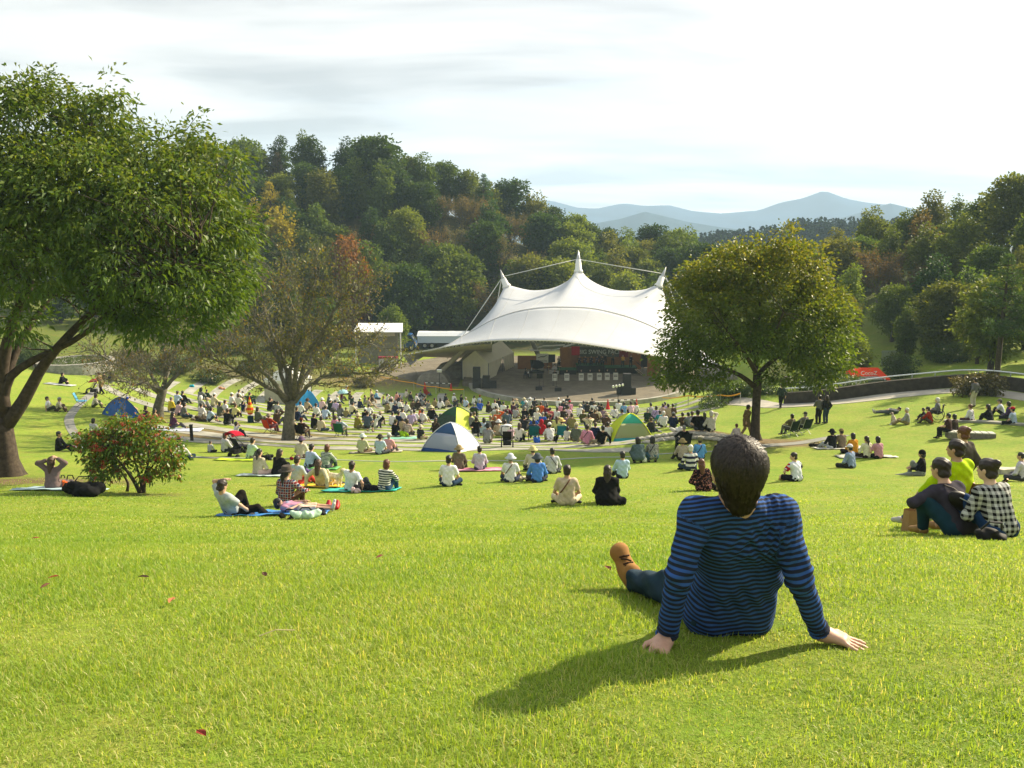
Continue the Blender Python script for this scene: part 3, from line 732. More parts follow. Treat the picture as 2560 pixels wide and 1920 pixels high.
def person(key, loc, yaw=0.0, size=1.0, top='#888', sleeve='long', legs='#333', legkind='long', hair=('short', 'k'), hat=None, shoes='#222', hi=False, label=None, group=None, skin=None, straps=None, loc_q=None):
    """one person: body, clothes, hair (and hat) posed by the skeleton named key; yaw 0 faces the stage"""
    J = skel(key); N_P[0] += 1
    sk = mat(SKIN[(N_P[0] * 7) % 4] if skin is None else skin, rough=.55, var=.12, scale=14, spec=.3, name='skin')
    o = link('person', part_mesh(key, 'body', hi), sk, None, loc, yaw, objmat=True); o.scale = (size,)*3
    tag(o, label, 'person', group)
    if top:
        w = sleeve if sleeve in ('coat', 'cape') else 'top_' + sleeve
        link({'coat': 'coat', 'cape': 'shawl', 'long': 'shirt', 'short': 'shirt', 'vest': 'vest'}[sleeve], part_mesh(key, w, hi), as_mat(top), o, objmat=True)
    if legs: link('trousers' if legkind != 'short' else 'shorts', part_mesh(key, 'legs_' + legkind, hi), as_mat(legs), o, objmat=True)
    if shoes: link('shoes', part_mesh(key, 'shoes', hi), mat(shoes, rough=.6, name='shoe'), o, objmat=True)
    hm = head_matrix(J)
    if hair:
        c = link('hair', hair_mesh(hair[0], hi), mat(HAIRC[hair[1]], rough=.5, var=.3, scale=40, bump=.006, spec=.4, name='hair'), o, objmat=True); c.matrix_local = hm
    if hat:
        c = link('hood' if hat[0] == 'hood' else 'hat', hat_mesh(hat[0]), cloth(hat[1]), o, objmat=True); c.matrix_local = hm
    if straps:   # a bag strap over one shoulder, on the back
        f = J['fw']; s = straps[1]; b = MB()
        A = J['neck'] + J['rt']*s*.06 - J['up']*.01; B = J['waist'] - J['rt']*s*.15 - f*.02
        pts = [A + f*.05, A - f*.075] + [A + (B-A)*t - f*(.118 + .02*math.sin(t*3.1)) for t in (.2, .4, .6, .8)] + [B - f*.05]
        b.tube(pts, .016, 6, True, .35); b.build('bag_strap', mat(straps[0], rough=.7, name='strap'), o)
    return o

# ------------------------------------------------------------------ the man leaning back in the foreground
def build_hero():
    O = np.array(G(1830, 1566)); f = lambda px, py, y: at(px, py, y) - O
    J = dict(fat=1.0, hand=None)
    J['pel'] = f(1822, 1512, 3.25); J['waist'] = f(1846, 1422, 3.19); J['chest'] = f(1853, 1325, 3.11); J['neck'] = f(1848, 1262, 3.05)
    J['up'] = unit(J['neck'] - J['pel']); J['rt'] = unit(np.array([1, .1, .02])); J['fw'] = unit(np.cross(J['up'], J['rt']))
    J['sh0'] = f(1738, 1287, 3.02); J['sh1'] = f(1955, 1284, 3.06)
    gl = G(1650, 1596) - O; gr = G(2068, 1600) - O
    J['el0'] = f(1697, 1440, 2.97); J['wr0'] = f(1665, 1578, 3.03); J['el1'] = f(1997, 1445, 3.00); J['wr1'] = f(2052, 1580, 3.06)
    J['wr0'][2] = gl[2] + .05; J['wr1'][2] = gr[2] + .05
    J['hip0'] = f(1782, 1524, 3.30); J['hip1'] = f(1872, 1522, 3.32)
    J['kn0'] = f(1668, 1474, 3.68); J['an0'] = f(1583, 1446, 4.02)
    J['toe0'] = J['an0'] + np.array([-.055, .105, .095])
    J['kn1'] = f(1838, 1470, 3.74); J['an1'] = f(1815, 1440, 4.12); J['toe1'] = J['an1'] + np.array([.06, .07, .15])
    J['hr'] = rotm('Z', R(5)) @ rotm('X', R(3)); J['head'] = f(1843, 1176, 2.99)
    HS = 1.06
    p = []
    for s in (-1, 1):
        p += [cap(J['pel'] + J['rt']*s*.07, J['waist'] + J['rt']*s*.065, .105, .092, .05), cap(J['waist'] + J['rt']*s*.065, J['chest'] + J['rt']*s*.085, .092, .104, .05)]
    p += [cap(J['sh0'], J['sh1'], .048, .048, .05), cap(J['chest'], J['neck'], .09, .06, .05)]
    hd = []
    for q in head_prims(J):
        if q[0] == 'e': hd.append(('e', J['head'] + (q[1] - J['head'])*HS, q[2]*HS, q[3], 0, q[5], 0))
        else: hd.append(cap(J['head'] + (q[1]-J['head'])*HS, J['head'] + (q[2]-J['head'])*HS, q[3]*HS, q[4]*HS, q[5]))
    hd[4] = cap(J['neck'] - J['up']*.05, J['head'] + J['hr'] @ np.array([0, -.03, -.06]), .062, .058, .04)
    p += hd
    hands = []
    for i in (0, 1):
        s = -1 if i == 0 else 1
        p += [cap(J['sh%d' % i], J['el%d' % i], .042, .036, .03), cap(J['el%d' % i], J['wr%d' % i], .034, .026, .03)]
        d = np.array([-.40, -.86, -.16]) if i == 0 else np.array([.90, -.40, -.14])
        hp = hand_prims(J['wr%d' % i] + np.array([0, 0, .006]), d, [0, 0, 1.0], -s, True, curl=.12, spread=2.1); p += hp
        p += [cap(J['hip%d' % i], J['kn%d' % i], .08, .058, .04), cap(J['kn%d' % i], J['an%d' % i], .052, .036, .03), cap(J['an%d' % i], J['toe%d' % i], .034, .026, .03)]
    eyec = [ell(J['head'] + J['hr'] @ np.array([s*.034, .093, .004]), (.017, .014, .011)) for s in (-1, 1)]
    V, F = sdf_mesh(p, .0062, cuts=eyec)
    root = link('person', raw_mesh('body', V, F, True), mat((.50, .295, .20), rough=.5, var=.14, scale=30, bump=.003, spec=.35, name='skin'), None, O)
    tag(root, 'man in blue and black striped shirt leaning back on both hands in the grass', 'person')
    # eyes and brows
    for s in (-1, 1):
        b = MB(); b.sphere(J['head'] + J['hr'] @ np.array([s*.035, .080, .004]), .0135); b.build('eye', mat((.75, .73, .70), rough=.2, var=.02, name='eye_white'), root, True)
        b = MB(); b.tube([J['head'] + J['hr'] @ np.array([s*x, y, .028]) for x, y in ((.014, .101), (.034, .099), (.054, .086))], [.004, .006, .003], 6); b.build('eyebrow', mat(HAIRC['k'], name='hair'), root, True)
    # striped shirt
    g = .013; tp = []
    for s in (-1, 1):
        tp += [cap(J['pel'] + J['rt']*s*.074 - J['up']*.03, J['waist'] + J['rt']*s*.060, .110+g, .090+g, .06), cap(J['waist'] + J['rt']*s*.060, J['chest'] + J['rt']*s*.086, .090+g, .104+g, .06)]
    tp += [cap(J['sh0'] + [.006, 0, 0], J['sh1'] - [.006, 0, 0], .050+g, .050+g, .05), cap(J['chest'], J['neck'] - J['up']*.012, .096+g, .062+g*.5, .06)]
    ap = []
    for i in (0, 1):
        a, e, w = J['sh%d' % i], J['el%d' % i], J['wr%d' % i]
        ap.append([cap(a, e, .048+g, .036+g, .045), cap(e, e + (w-e)*.97, .036+g, .030+g*.6, .03, True)])
    V, F = sdf_mesh(tp + ap[0] + ap[1], .0068, cuts=[ell(J['neck'] + J['up']*.05 + J['fw']*.01, (.072, .072, .052))], noise=.0034, nscale=13.0, seed=2.0)
    # folds: a fan under the raised right shoulder, a sag between the shoulder blades, creases on the sleeves
    me = raw_mesh('shirt', V, F, True); N = np.zeros(len(V)*3, np.float32); me.vertices.foreach_get('normal', N); N = N.reshape(-1, 3)
    u = (V - J['pel']) @ J['up']; x = (V - J['chest']) @ J['rt']; hh = np.linalg.norm(J['neck'] - J['pel'])
    dT = np.min([_dist(q, V) for q in tp], 0); dA = [np.min([_dist(q, V) for q in a], 0) for a in ap]
    tors = (dT < np.minimum(dA[0], dA[1]) - .004).astype(float); back = (N[:, 1] < .2)
    fan = np.exp(-((x-.085)/.055)**2 - ((u - hh*.82)/.12)**2); disp = .0085 * np.sin((x - .03 + (hh - u)*.25)*2*math.pi/.028) * fan
    sag = np.exp(-((x+.01)/.11)**2 - ((u - hh*.80)/.10)**2); disp += .0065*np.sin((u*.8 + 1.1*abs(x+.01))*2*math.pi/.06)*sag
    low = np.exp(-((u - .13)/.10)**2); disp += .0045*np.sin((u*.55 + .8*x)*2*math.pi/.06 + 2*np.sin(x*9))*low*tors
    st = u + .85*np.maximum((V - J['neck']) @ J['fw'] + .085, 0)*ss((u - hh*.80)/.10)
    for i in (0, 1):
        a, e, w = J['sh%d' % i], J['el%d' % i], J['wr%d' % i]; l1 = np.linalg.norm(e-a); l2 = np.linalg.norm(w-e)
        t1 = ((V-a) @ unit(e-a)); t2 = l1 + ((V-e) @ unit(w-e)); bw = ss((t1 - l1 + .09)/.18); ta = t1*(1-bw) + t2*bw; on = dA[i] <= dT - .004
        st = np.where(on, ta + .007*i, st)
        ar = on * np.exp(-((ta - l1)/.11)**2); disp += ar*.0038*np.sin(ta*2*math.pi/.042 + V[:, 0]*60)
        cu = on * ss((ta - (l1+l2*.72))/.05); disp += cu*.006*np.sin(ta*2*math.pi/.024 + V[:, 0]*35)
    V2 = V + N * disp[:, None]; me.vertices.foreach_set('co', V2.astype(np.float32).ravel())
    a_ = me.attributes.new('stripe', 'FLOAT', 'POINT'); a_.data.foreach_set('value', st.astype(np.float32))
    link('shirt', me, pattern_cloth('attr_stripe', '#262b38', '#345590', None, .0205), root)
    b = MB(); A = np.linspace(0, 2*math.pi, 28); rt, fw = J['rt'], J['fw']; c = J['neck'] + J['up']*.008
    b.tube([c + rt*math.cos(t)*.070 + fw*math.sin(t)*.066 + J['up']*(.012*math.sin(t)) for t in A], .0075, 8, False); b.build('collar', cloth('#1f4f94'), root, True)
    # jeans
    lp = []
    for i in (0, 1):
        h, k, a = J['hip%d' % i], J['kn%d' % i], J['an%d' % i]
        lp += [cap(h + (k-h)*.12, k, .088, .074, .05), cap(k, k + (a-k)*.93, .072, .060, .03, True)]
    for s in (-1, 1): lp.append(cap(J['pel'] + J['rt']*s*.075 - J['up']*.01, J['pel'] + J['up']*.03 + J['rt']*s*.065, .104, .090, .04))
    V, F = sdf_mesh(lp, .0085, noise=.010, nscale=12, seed=5.0)
    link('jeans', raw_mesh('jeans', V, F, True), mat('#1d303c', rough=.85, var=.35, scale=16, bump=.006, spec=.15, name='denim'), root)
    # shoes
    for i in (0, 1):
        a, t = J['an%d' % i], J['toe%d' % i]; d = unit(t - a); hl = a - d*.055 + np.array([.0, .012, -.02]); n = unit(np.cross(d, [1, 0, 0])); n = n if n[1] < 0 else -n
        pr = [cap(hl, hl + d*.12, .041, .045, .03), cap(hl + d*.11, t + d*.005, .045, .043, .03), cap(t + [-.016, 0, 0], t + d*.02 + [.014, 0, 0], .033, .031, .03), cap(a + n*.0, a + n*.03 + d*.02, .044, .045, .03)]
        V, F = sdf_mesh(pr, .006); sh = link('shoe', raw_mesh('shoe', V, F, True), mat('#8c6434', rough=.85, var=.15, scale=20, bump=.004, name='tan_suede'), root)
        b = MB()
        for k in range(5):
            q = a + d*(.025 + .022*k) + n*(.047 - .003*k); sgn = 1 if k % 2 else -1
            b.tube([q + np.array([-.026, .004*sgn, .004*sgn]), q + n*.006, q + np.array([.026, -.004*sgn, -.004*sgn])], .0048, 5)
        b.build('shoelace', mat('#3a2413', name='lace'), sh)
    # hair: a solid cap of hair and loose strands that fall from the whorl
    hm = Matrix([list(J['hr'][i]) + [J['head'][i]] for i in range(3)] + [[0, 0, 0, 1]])
    base = [ell((0, -.014, .038), (.092, .109, .100), .02), ell((0, -.040, -.025), (.084, .084, .082), .03), ell((0, -.054, -.095), (.058, .046, .062), .03)]
    V, F = sdf_mesh(base, .006, cuts=FACE, noise=.003, nscale=30)
    M_H = mat((.016, .011, .009), rough=.6, var=.5, scale=60, bump=.006, spec=.22, name='dark_hair')
    q_ = V - np.array([0, -.035, .05]); az = np.arctan2(q_[:, 0], -q_[:, 1]); el_ = np.arctan2(q_[:, 2], np.hypot(q_[:, 0], q_[:, 1]))
    V = V + q_/np.linalg.norm(q_, axis=1)[:, None]*(.0026*np.sin(17*az + 2.2*np.sin(4*az) + 3*el_) + .002*np.sin(37*az - 5*el_))[:, None]*np.clip(1.15 - el_*.7, 0, 1)[:, None]
    hr = link('hair', raw_mesh('hair', V, F, True), M_H, root); hr.matrix_local = hm
    rr = np.random.default_rng(11); n = 7500; top = unit(np.array([.02, -.35, .95])); t1 = unit(np.cross(top, [1, 0, 0])); t2 = np.cross(top, t1)
    ph = rr.uniform(0, 2*math.pi, n); th0 = rr.uniform(0, 1.5, n)**1.0; ln = rr.uniform(.5, 1.15, n); K = 6; pts = np.zeros((n, K, 3)); C = np.array([0, -.018, .030])
    for k in range(K):
        th = th0 + ln * k/(K-1); pp = ph + .35*(1 - np.exp(-th)) + .06*np.sin(7*ph)*k/K
        dd = np.cos(th)[:, None]*top + np.sin(th)[:, None]*(np.cos(pp)[:, None]*t1 + np.sin(pp)[:, None]*t2)
        r_ = np.array([.095, .111, .101]); rad = 1/np.sqrt(((dd/r_)**2).sum(1)); low_ = np.clip(-dd[:, 2]-.1, 0, 1)
        pts[:, k] = C + dd * (rad * (1.03 + .026*rr.normal(size=n) + .06*(k/(K-1))**3*rr.uniform(-.2, 1, n)**2))[:, None] + np.stack([-dd[:, 0]*.03*low_, 0*low_, -low_*.075], 1)
    ok = ~((pts[:, -1, 1] > .055) & (pts[:, -1, 2] < .035)); pts = pts[ok]; n = len(pts)
    sd_ = unit(np.cross(pts[:, 0] - C, pts[:, -1] - pts[:, 0])) if False else np.cross(pts[:, 2] - C, pts[:, 3] - pts[:, 2]); sd_ /= np.linalg.norm(sd_, axis=1, keepdims=True) + 1e-9
    wd = np.array([.5, 1, 1, 1, .8, .15]) * .0026; A_ = pts + sd_[:, None]*wd[None, :, None]; B_ = pts - sd_[:, None]*wd[None, :, None]
    VV = np.stack([A_, B_], 2).reshape(-1, 3); FF = [[i*K*2 + 2*k, i*K*2 + 2*k+1, i*K*2 + 2*k+3, i*K*2 + 2*k+2] for i in range(n) for k in range(K-1)]
    s_ = link('strands', raw_mesh('strands', VV, np.array(FF)), mat((.026, .018, .013), rough=.5, var=.9, scale=90, spec=.35, name='hair_highlight'), hr)  # strands coloured lighter than the cap as painted sun highlights
    return root
HERO = build_hero()

# ------------------------------------------------------------------ trees
def leaf_mat(name, ca, cb, cc=None, trans=.4, rough=.5, spec=.35, use_obj=False, bright=1.0):
    """leaf colours vary leaf by leaf between ca and cb, with some turned to cc"""
    m = bpy.data.materials.new(name); m.use_nodes = True
    nt = m.node_tree; L = nt.links.new; b = nt.nodes['Principled BSDF']; out = nt.nodes['Material Output']
    a = node(nt, 'ShaderNodeAttribute', attribute_name='leaf'); sp = node(nt, 'ShaderNodeSeparateColor'); L(a.outputs['Color'], sp.inputs[0])
    x = node(nt, 'ShaderNodeMix', data_type='RGBA'); L(sp.outputs[0], x.inputs[0]); x.inputs[6].default_value = (*ca, 1); x.inputs[7].default_value = (*cb, 1)
    y = node(nt, 'ShaderNodeMix', data_type='RGBA'); L(sp.outputs[1], y.inputs[0]); L(x.outputs[2], y.inputs[6]); y.inputs[7].default_value = (*(cc or cb), 1)
    c = y.outputs[2]
    if use_obj:
        oi = node(nt, 'ShaderNodeObjectInfo'); z = node(nt, 'ShaderNodeMix', data_type='RGBA', blend_type='MULTIPLY'); z.inputs[0].default_value = 1
        L(c, z.inputs[6]); L(oi.outputs['Color'], z.inputs[7]); c = z.outputs[2]
    L(c, b.inputs['Base Color']); b.inputs['Roughness'].default_value = rough; b.inputs['Specular IOR Level'].default_value = spec
    t = node(nt, 'ShaderNodeBsdfTranslucent'); g = node(nt, 'ShaderNodeMix', data_type='RGBA', blend_type='MULTIPLY'); g.inputs[0].default_value = 1
    L(c, g.inputs[6]); g.inputs[7].default_value = (1.5, 1.35, .55, 1); L(g.outputs[2], t.inputs[0])
    mx = node(nt, 'ShaderNodeMixShader'); mx.inputs[0].default_value = trans; L(b.outputs[0], mx.inputs[1]); L(t.outputs[0], mx.inputs[2]); L(mx.outputs[0], out.inputs[0])
    return m
def leaves(name, P, D, length, width, rnd, age, rr, droop=.3, fold=.25):
    """one folded four-corner leaf at each point P, pointing along D"""
    n = len(P); D = D / (np.linalg.norm(D, axis=1, keepdims=True) + 1e-9)
    S = np.cross(D, rr.normal(size=(n, 3))); S /= np.linalg.norm(S, axis=1, keepdims=True) + 1e-9; N = np.cross(S, D)
    l = (length * rr.uniform(.7, 1.25, n))[:, None]; w = (width * rr.uniform(.75, 1.2, n))[:, None]
    mid = P + D*l*.45; tip = P + D*l + np.array([0, 0, -1.])*l*droop*rr.uniform(.2, 1, n)[:, None]
    V = np.stack([P, mid + S*w*.5 + N*w*fold, tip, mid - S*w*.5 + N*w*fold], 1).reshape(-1, 3)
    F = np.arange(4*n).reshape(n, 4); me = raw_mesh(name, V, F)
    c = np.zeros((n, 4, 4), np.float32); c[..., 0] = rnd[:, None]; c[..., 1] = age[:, None]; c[..., 3] = 1
    at_ = me.attributes.new('leaf', 'FLOAT_COLOR', 'POINT'); at_.data.foreach_set('color', c.ravel())
    return me
M_BARK = mat((.060, .047, .036), rough=.95, var=.55, scale=7, bump=.03, spec=.1, name='bark')
M_BARKG = mat((.125, .118, .092), rough=.95, var=.5, scale=6, bump=.03, spec=.1, name='lichen_bark')
def limb(b, p0, p1, r0, r1, rr, bend=.12, n=8, sides=8):
    p0 = np.asarray(p0, float); p1 = np.asarray(p1, float); L_ = np.linalg.norm(p1-p0); t = np.linspace(0, 1, n)[:, None]
    o = rr.normal(size=3)*bend*L_; o2 = rr.normal(size=3)*bend*.4*L_
    P = p0 + (p1-p0)*t + o*np.sin(t*math.pi) + o2*np.sin(t*2*math.pi); b.tube(P, r0 + (r1-r0)*t[:, 0], sides, True); return P
def flare_trunk(b, pts, radii, rr, n=14):
    P = np.asarray(pts, float); m = len(P); rows = []; a = np.linspace(0, 2*math.pi, n, endpoint=False)
    k = rr.integers(4, 6); ph = rr.uniform(0, 6)
    for i in range(m):
        w = 1 + .10*np.sin(a*k + ph + i*.15)*(1 + (i == 0)*1.2) + .05*np.sin(a*9 + i); rows.append(np.stack([P[i, 0] + radii[i]*w*np.cos(a), P[i, 1] + radii[i]*w*np.sin(a), np.full(n, P[i, 2])], 1))
    b.grid(np.array(rows), True); b.f.append(tuple(b.n - n + j for j in range(n))); b.mi.append(0)
def clump_points(blobs, ncl, rr, shell=.55):
    """clump centres spread through a union of ellipsoids, thicker towards the outside"""
    w = np.array([(r[0]*r[1]*r[2])**.67 for c, r in blobs]); w /= w.sum(); P = []; U = []
    for k in rr.choice(len(blobs), ncl, p=w):
        c, r = blobs[k]; d = unit(rr.normal(size=3)); rad = rr.uniform(shell**3, 1)**(1/3) if rr.random() < .75 else rr.uniform(.15, 1)
        P.append(np.array(c) + np.array(r)*d*rad); U.append(d)
    return np.array(P), np.array(U)
def crown(name, blobs, ncl, per, size, length, width, rr, droop=.4, shell=.55, age_fn=None, flat=.6, down=.35):
    C, U = clump_points(blobs, ncl, rr, shell); n = ncl*per
    off = rr.normal(size=(ncl, per, 3)) * np.array([1, 1, flat]) * size; P = (C[:, None] + off).reshape(-1, 3)
    D = (off*.7/size + U[:, None]*1.0 + rr.normal(size=(ncl, per, 3))*.6 + np.array([0, 0, -down])).reshape(-1, 3)
    rnd = np.clip(np.repeat(rr.uniform(0, 1, ncl), per)*.55 + rr.uniform(0, 1, n)*.45, 0, 1)
    age = np.zeros(n) if age_fn is None else age_fn(P, rr)
    return leaves(name, P, D, length, width, rnd, age, rr, droop), C
def branches_to(b, origin_fn, C, rr, every, r0, r1, bend=.10):
    for c in C[::every]:
        o = origin_fn(c); limb(b, o, c, r0, r1, rr, bend, 6, 5)

def big_tree():
    """broad evergreen on the left whose crown runs out of the picture"""
    base = G(18, 1190); rr = np.random.default_rng(21); yy = base[1]
    root = thing('broadleaf_tree', 'large dark green tree with a broad drooping crown above the woman holding her head', 'tree', base)
    q = lambda px, py, dy=0.: at(px, py, yy+dy) - base
    b = MB(); flare_trunk(b, [(0, 0, -.5), (0, 0, .05), (.0, 0, .5), (-.05, .05, 1.4), (-.10, .1, 2.2)], [.72, .52, .40, .36, .34], rr)
    limbs = []
    def L_(pts, r0, r1):
        P = np.array([q(*p) for p in pts]); t = np.linspace(0, 1, 14); s = np.linspace(0, 1, len(P))
        Q = np.stack([np.interp(t, s, P[:, k]) for k in range(3)], 1); Q[1:-1] = (Q[:-2]+2*Q[1:-1]+Q[2:])/4; b.tube(Q, np.linspace(r0, r1, 14), 10); limbs.append(Q)
    L_([(18, 1060), (62, 1000), (100, 920), (150, 862), (235, 770), (350, 705), (470, 640)], .23, .04)
    L_([(0, 1050), (15, 960), (30, 930), (110, 885), (200, 850), (280, 775, -1), (390, 690, -2), (500, 610, -2)], .17, .03)
    L_([(12, 1040), (0, 940), (30, 800), (110, 640), (190, 480, 1), (230, 330, 1)], .23, .04)
    L_([(12, 1030), (-30, 900), (-60, 700), (-80, 480, 1), (-40, 300)], .23, .04)
    L_([(10, 960), (60, 830, 1), (160, 700, 2), (260, 560, 3), (330, 430, 3)], .13, .03)
    L_([(-5, 1000), (-120, 850), (-260, 700), (-420, 600, 1)], .2, .05)
    B = [(q(20, 330, 0), (2.3, 2.6, 1.7)), (q(150, 320, .5), (1.9, 2.4, 1.3)), (q(-60, 500), (3.0, 3.4, 2.4)), (q(250, 330, 1), (1.0, 1.6, 1.2)), (q(300, 410, .5), (1.7, 2.4, 1.3)),
         (q(420, 400, 0), (1.4, 2.0, 1.15)), (q(520, 440, 0), (1.15, 1.6, 1.1)), (q(420, 520, -1.5), (1.9, 2.0, 1.4)), (q(540, 560, 0), (1.15, 1.7, 1.1)), (q(200, 500, -2), (2.5, 2.0, 1.7)),
         (q(560, 660, 0), (.95, 1.5, .9)), (q(470, 700, -1), (1.7, 1.8, 1.0)), (q(330, 650, -2), (2.0, 1.8, 1.2)), (q(530, 745, -.5), (1.0, 1.5, .62)), (q(430, 800, -.5), (1.3, 1.5, .55)),
         (q(120, 640, -2.2), (2.0, 1.7, 1.1)), (q(20, 620, -1.5), (2.0, 2, 1.6)), (q(40, 800, -1.8), (1.0, 1.2, .55)), (q(330, 770, -1.2), (1.0, 1.2, .5)), (q(-250, 500), (3.2, 3.4, 3.0)),
         (q(-420, 620), (3.0, 3.2, 2.6)), (q(600, 575, 0), (.5, 1.0, .55)), (q(605, 690, 0), (.42, 1.0, .5)), (q(60, 235, 0), (.8, 1.0, .6)), (q(140, 250, 0), (.45, .8, .7)), (q(280, 280, 0), (.4, .7, .6)), (q(490, 360, 0), (.35, .6, .7)), (q(450, 835, -.5), (.8, 1, .45)), (q(300, 790, -1), (.9, 1, .4)), (q(235, 730, -1.5), (.9, 1, .5)), (q(525, 785), (.7, 1, .5)), (q(360, 830, -1), (.7, 1, .4)), (q(60, 450, -1.5), (2.2, 1.8, 1.2)), (q(190, 430, -1), (1.9, 1.8, 1.2)), (q(300, 520, -1.5), (1.8, 1.8, 1.2)), (q(-40, 430, -1), (2.0, 2, 1.2))] + [(q(a, b_, 0), (.2, .3, .62)) for a, b_ in ((22, 205), (75, 225), (122, 225), (236, 240), (282, 232), (330, 300), (425, 335), (495, 325), (542, 350), (592, 420))]
    me, C = crown('foliage', B, 2600, 24, .21, .205, .078, rr, droop=.5, shell=.66, age_fn=lambda P, r: np.clip(ss((P[:, 2]-3.5)/7)*r.uniform(-.1, .75, len(P)), 0, 1), down=.3)
    link('crown', me, leaf_mat('evergreen_leaves', (.032, .078, .010), (.105, .180, .022), (.165, .195, .028), trans=.4, rough=.5, spec=.3), root)
    t = b; AP = np.concatenate(limbs)
    for c in C[::5]:
        o = AP[np.argmin(((AP - c)**2).sum(1) + np.maximum(AP[:, 2] - c[2] + .3, 0)*2)]; limb(t, o, c, .032, .008, rr, .10, 5, 4)
    t.build('trunk', M_BARK, root, True)
big_tree()

def round_tree():
    """the single tree right of the stage, its top turning yellow"""
    base = G(1888, 1098); yy = base[1]; rr = np.random.default_rng(5)
    root = thing('broadleaf_tree', 'round crowned tree with yellowing top standing alone right of the stage canopy', 'tree', base)
    q = lambda px, py, dy=0.: at(px, py, yy+dy) - base
    b = MB(); flare_trunk(b, [(0, 0, -.4), (0, 0, .03), (-.02, 0, .35), (-.03, 0, 1.2), (-.03, 0, 2.2), (0, 0, 3.1)], [.42, .31, .23, .20, .19, .18], rr, 12)
    L_ = []
    for p in ([(1888, 960), (1890, 880), (1900, 760), (1890, 660)], [(1885, 965), (1850, 935), (1790, 915), (1720, 890), (1680, 880)], [(1892, 940), (1930, 900), (1990, 870), (2060, 870)], [(1888, 900), (1850, 830, 1), (1790, 760, 1.5), (1750, 700, 1.5)],
              [(1892, 880), (1950, 800, -1), (2000, 730, -1), (2030, 690, -1)], [(1890, 930), (1860, 880, -2), (1820, 830, -3)], [(1892, 900), (1930, 850, -2), (1960, 780, -3)], [(1890, 890), (1880, 800, 2), (1840, 720, 3)]):
        P = np.array([q(*k) for k in p]); t = np.linspace(0, 1, 10); s = np.linspace(0, 1, len(P)); Q = np.stack([np.interp(t, s, P[:, k]) for k in range(3)], 1)
        Q[1:-1] = (Q[:-2]+2*Q[1:-1]+Q[2:])/4; b.tube(Q, np.linspace(.13, .03, 10), 7); L_.append(Q)
    B = [(q(1890, 740), (3.4, 3.2, 2.5)), (q(1790, 790), (2.3, 2.8, 1.7)), (q(1990, 790), (2.2, 2.8, 1.8)), (q(1740, 870), (1.5, 2.0, .9)), (q(1680, 880, .5), (.65, 1.2, .65)), (q(1700, 930), (.55, .9, .35)), (q(2040, 870), (1.6, 2.0, .9)), (q(2090, 880, .5), (.75, 1.1, .7)),
         (q(1800, 690), (1.8, 2.2, 1.2)), (q(1970, 680), (1.7, 2.2, 1.2)), (q(1890, 650), (1.4, 1.7, .8)), (q(1960, 630), (.65, .9, .5)), (q(1830, 640), (.7, 1, .5)), (q(2060, 780), (1.0, 1.5, 1.1)), (q(1760, 745), (1.0, 1.5, 1.0)), (q(1870, 870, -2), (2.0, 1.4, .7)), (q(2085, 920), (.8, 1.0, .4)), (q(1920, 880, 2), (2.2, 1.4, .8)), (q(2020, 925, .5), (.9, .8, .3)), (q(1720, 940, .3), (.9, 1, .4)), (q(1655, 930, .6), (.4, .8, .5)), (q(1800, 935, -1), (1, .9, .35)), (q(1960, 940, -1), (.9, .9, .35)), (q(2070, 945, .3), (.8, .9, .35)), (q(2110, 900, .3), (.5, .9, .6)), (q(1740, 690), (.5, .8, .6)), (q(2020, 680), (.6, .8, .6)), (q(2085, 790), (.4, .9, .7)), (q(1900, 612), (.35, .5, .5)), (q(1975, 605), (.3, .5, .45))]
    hmax = q(1890, 620)[2]
    me, C = crown('foliage', [(np.array(c) + rr.normal(size=3)*.22, np.array(r)*rr.uniform(.82, 1.12)) for c, r in B], 1300, 32, .24, .18, .105, rr, droop=.3, shell=.72, age_fn=lambda P, r: np.clip(ss((P[:, 2] - hmax*.50)/(hmax*.46))*(.5*r.uniform(.0, 1.2, len(P))) + .2*(r.random(len(P)) < .08), 0, 1), down=.05)
    link('crown', me, leaf_mat('autumn_leaves', (.046, .090, .012), (.112, .170, .020), (.28, .235, .028), trans=.46), root)
    t = b; AP = np.concatenate(L_)
    for c in C[::5]:
        o = AP[np.argmin(((AP - c)**2).sum(1))]; limb(t, o, c, .022, .006, rr, .10, 5, 4)
    t.build('trunk', M_BARK, root, True)
round_tree()

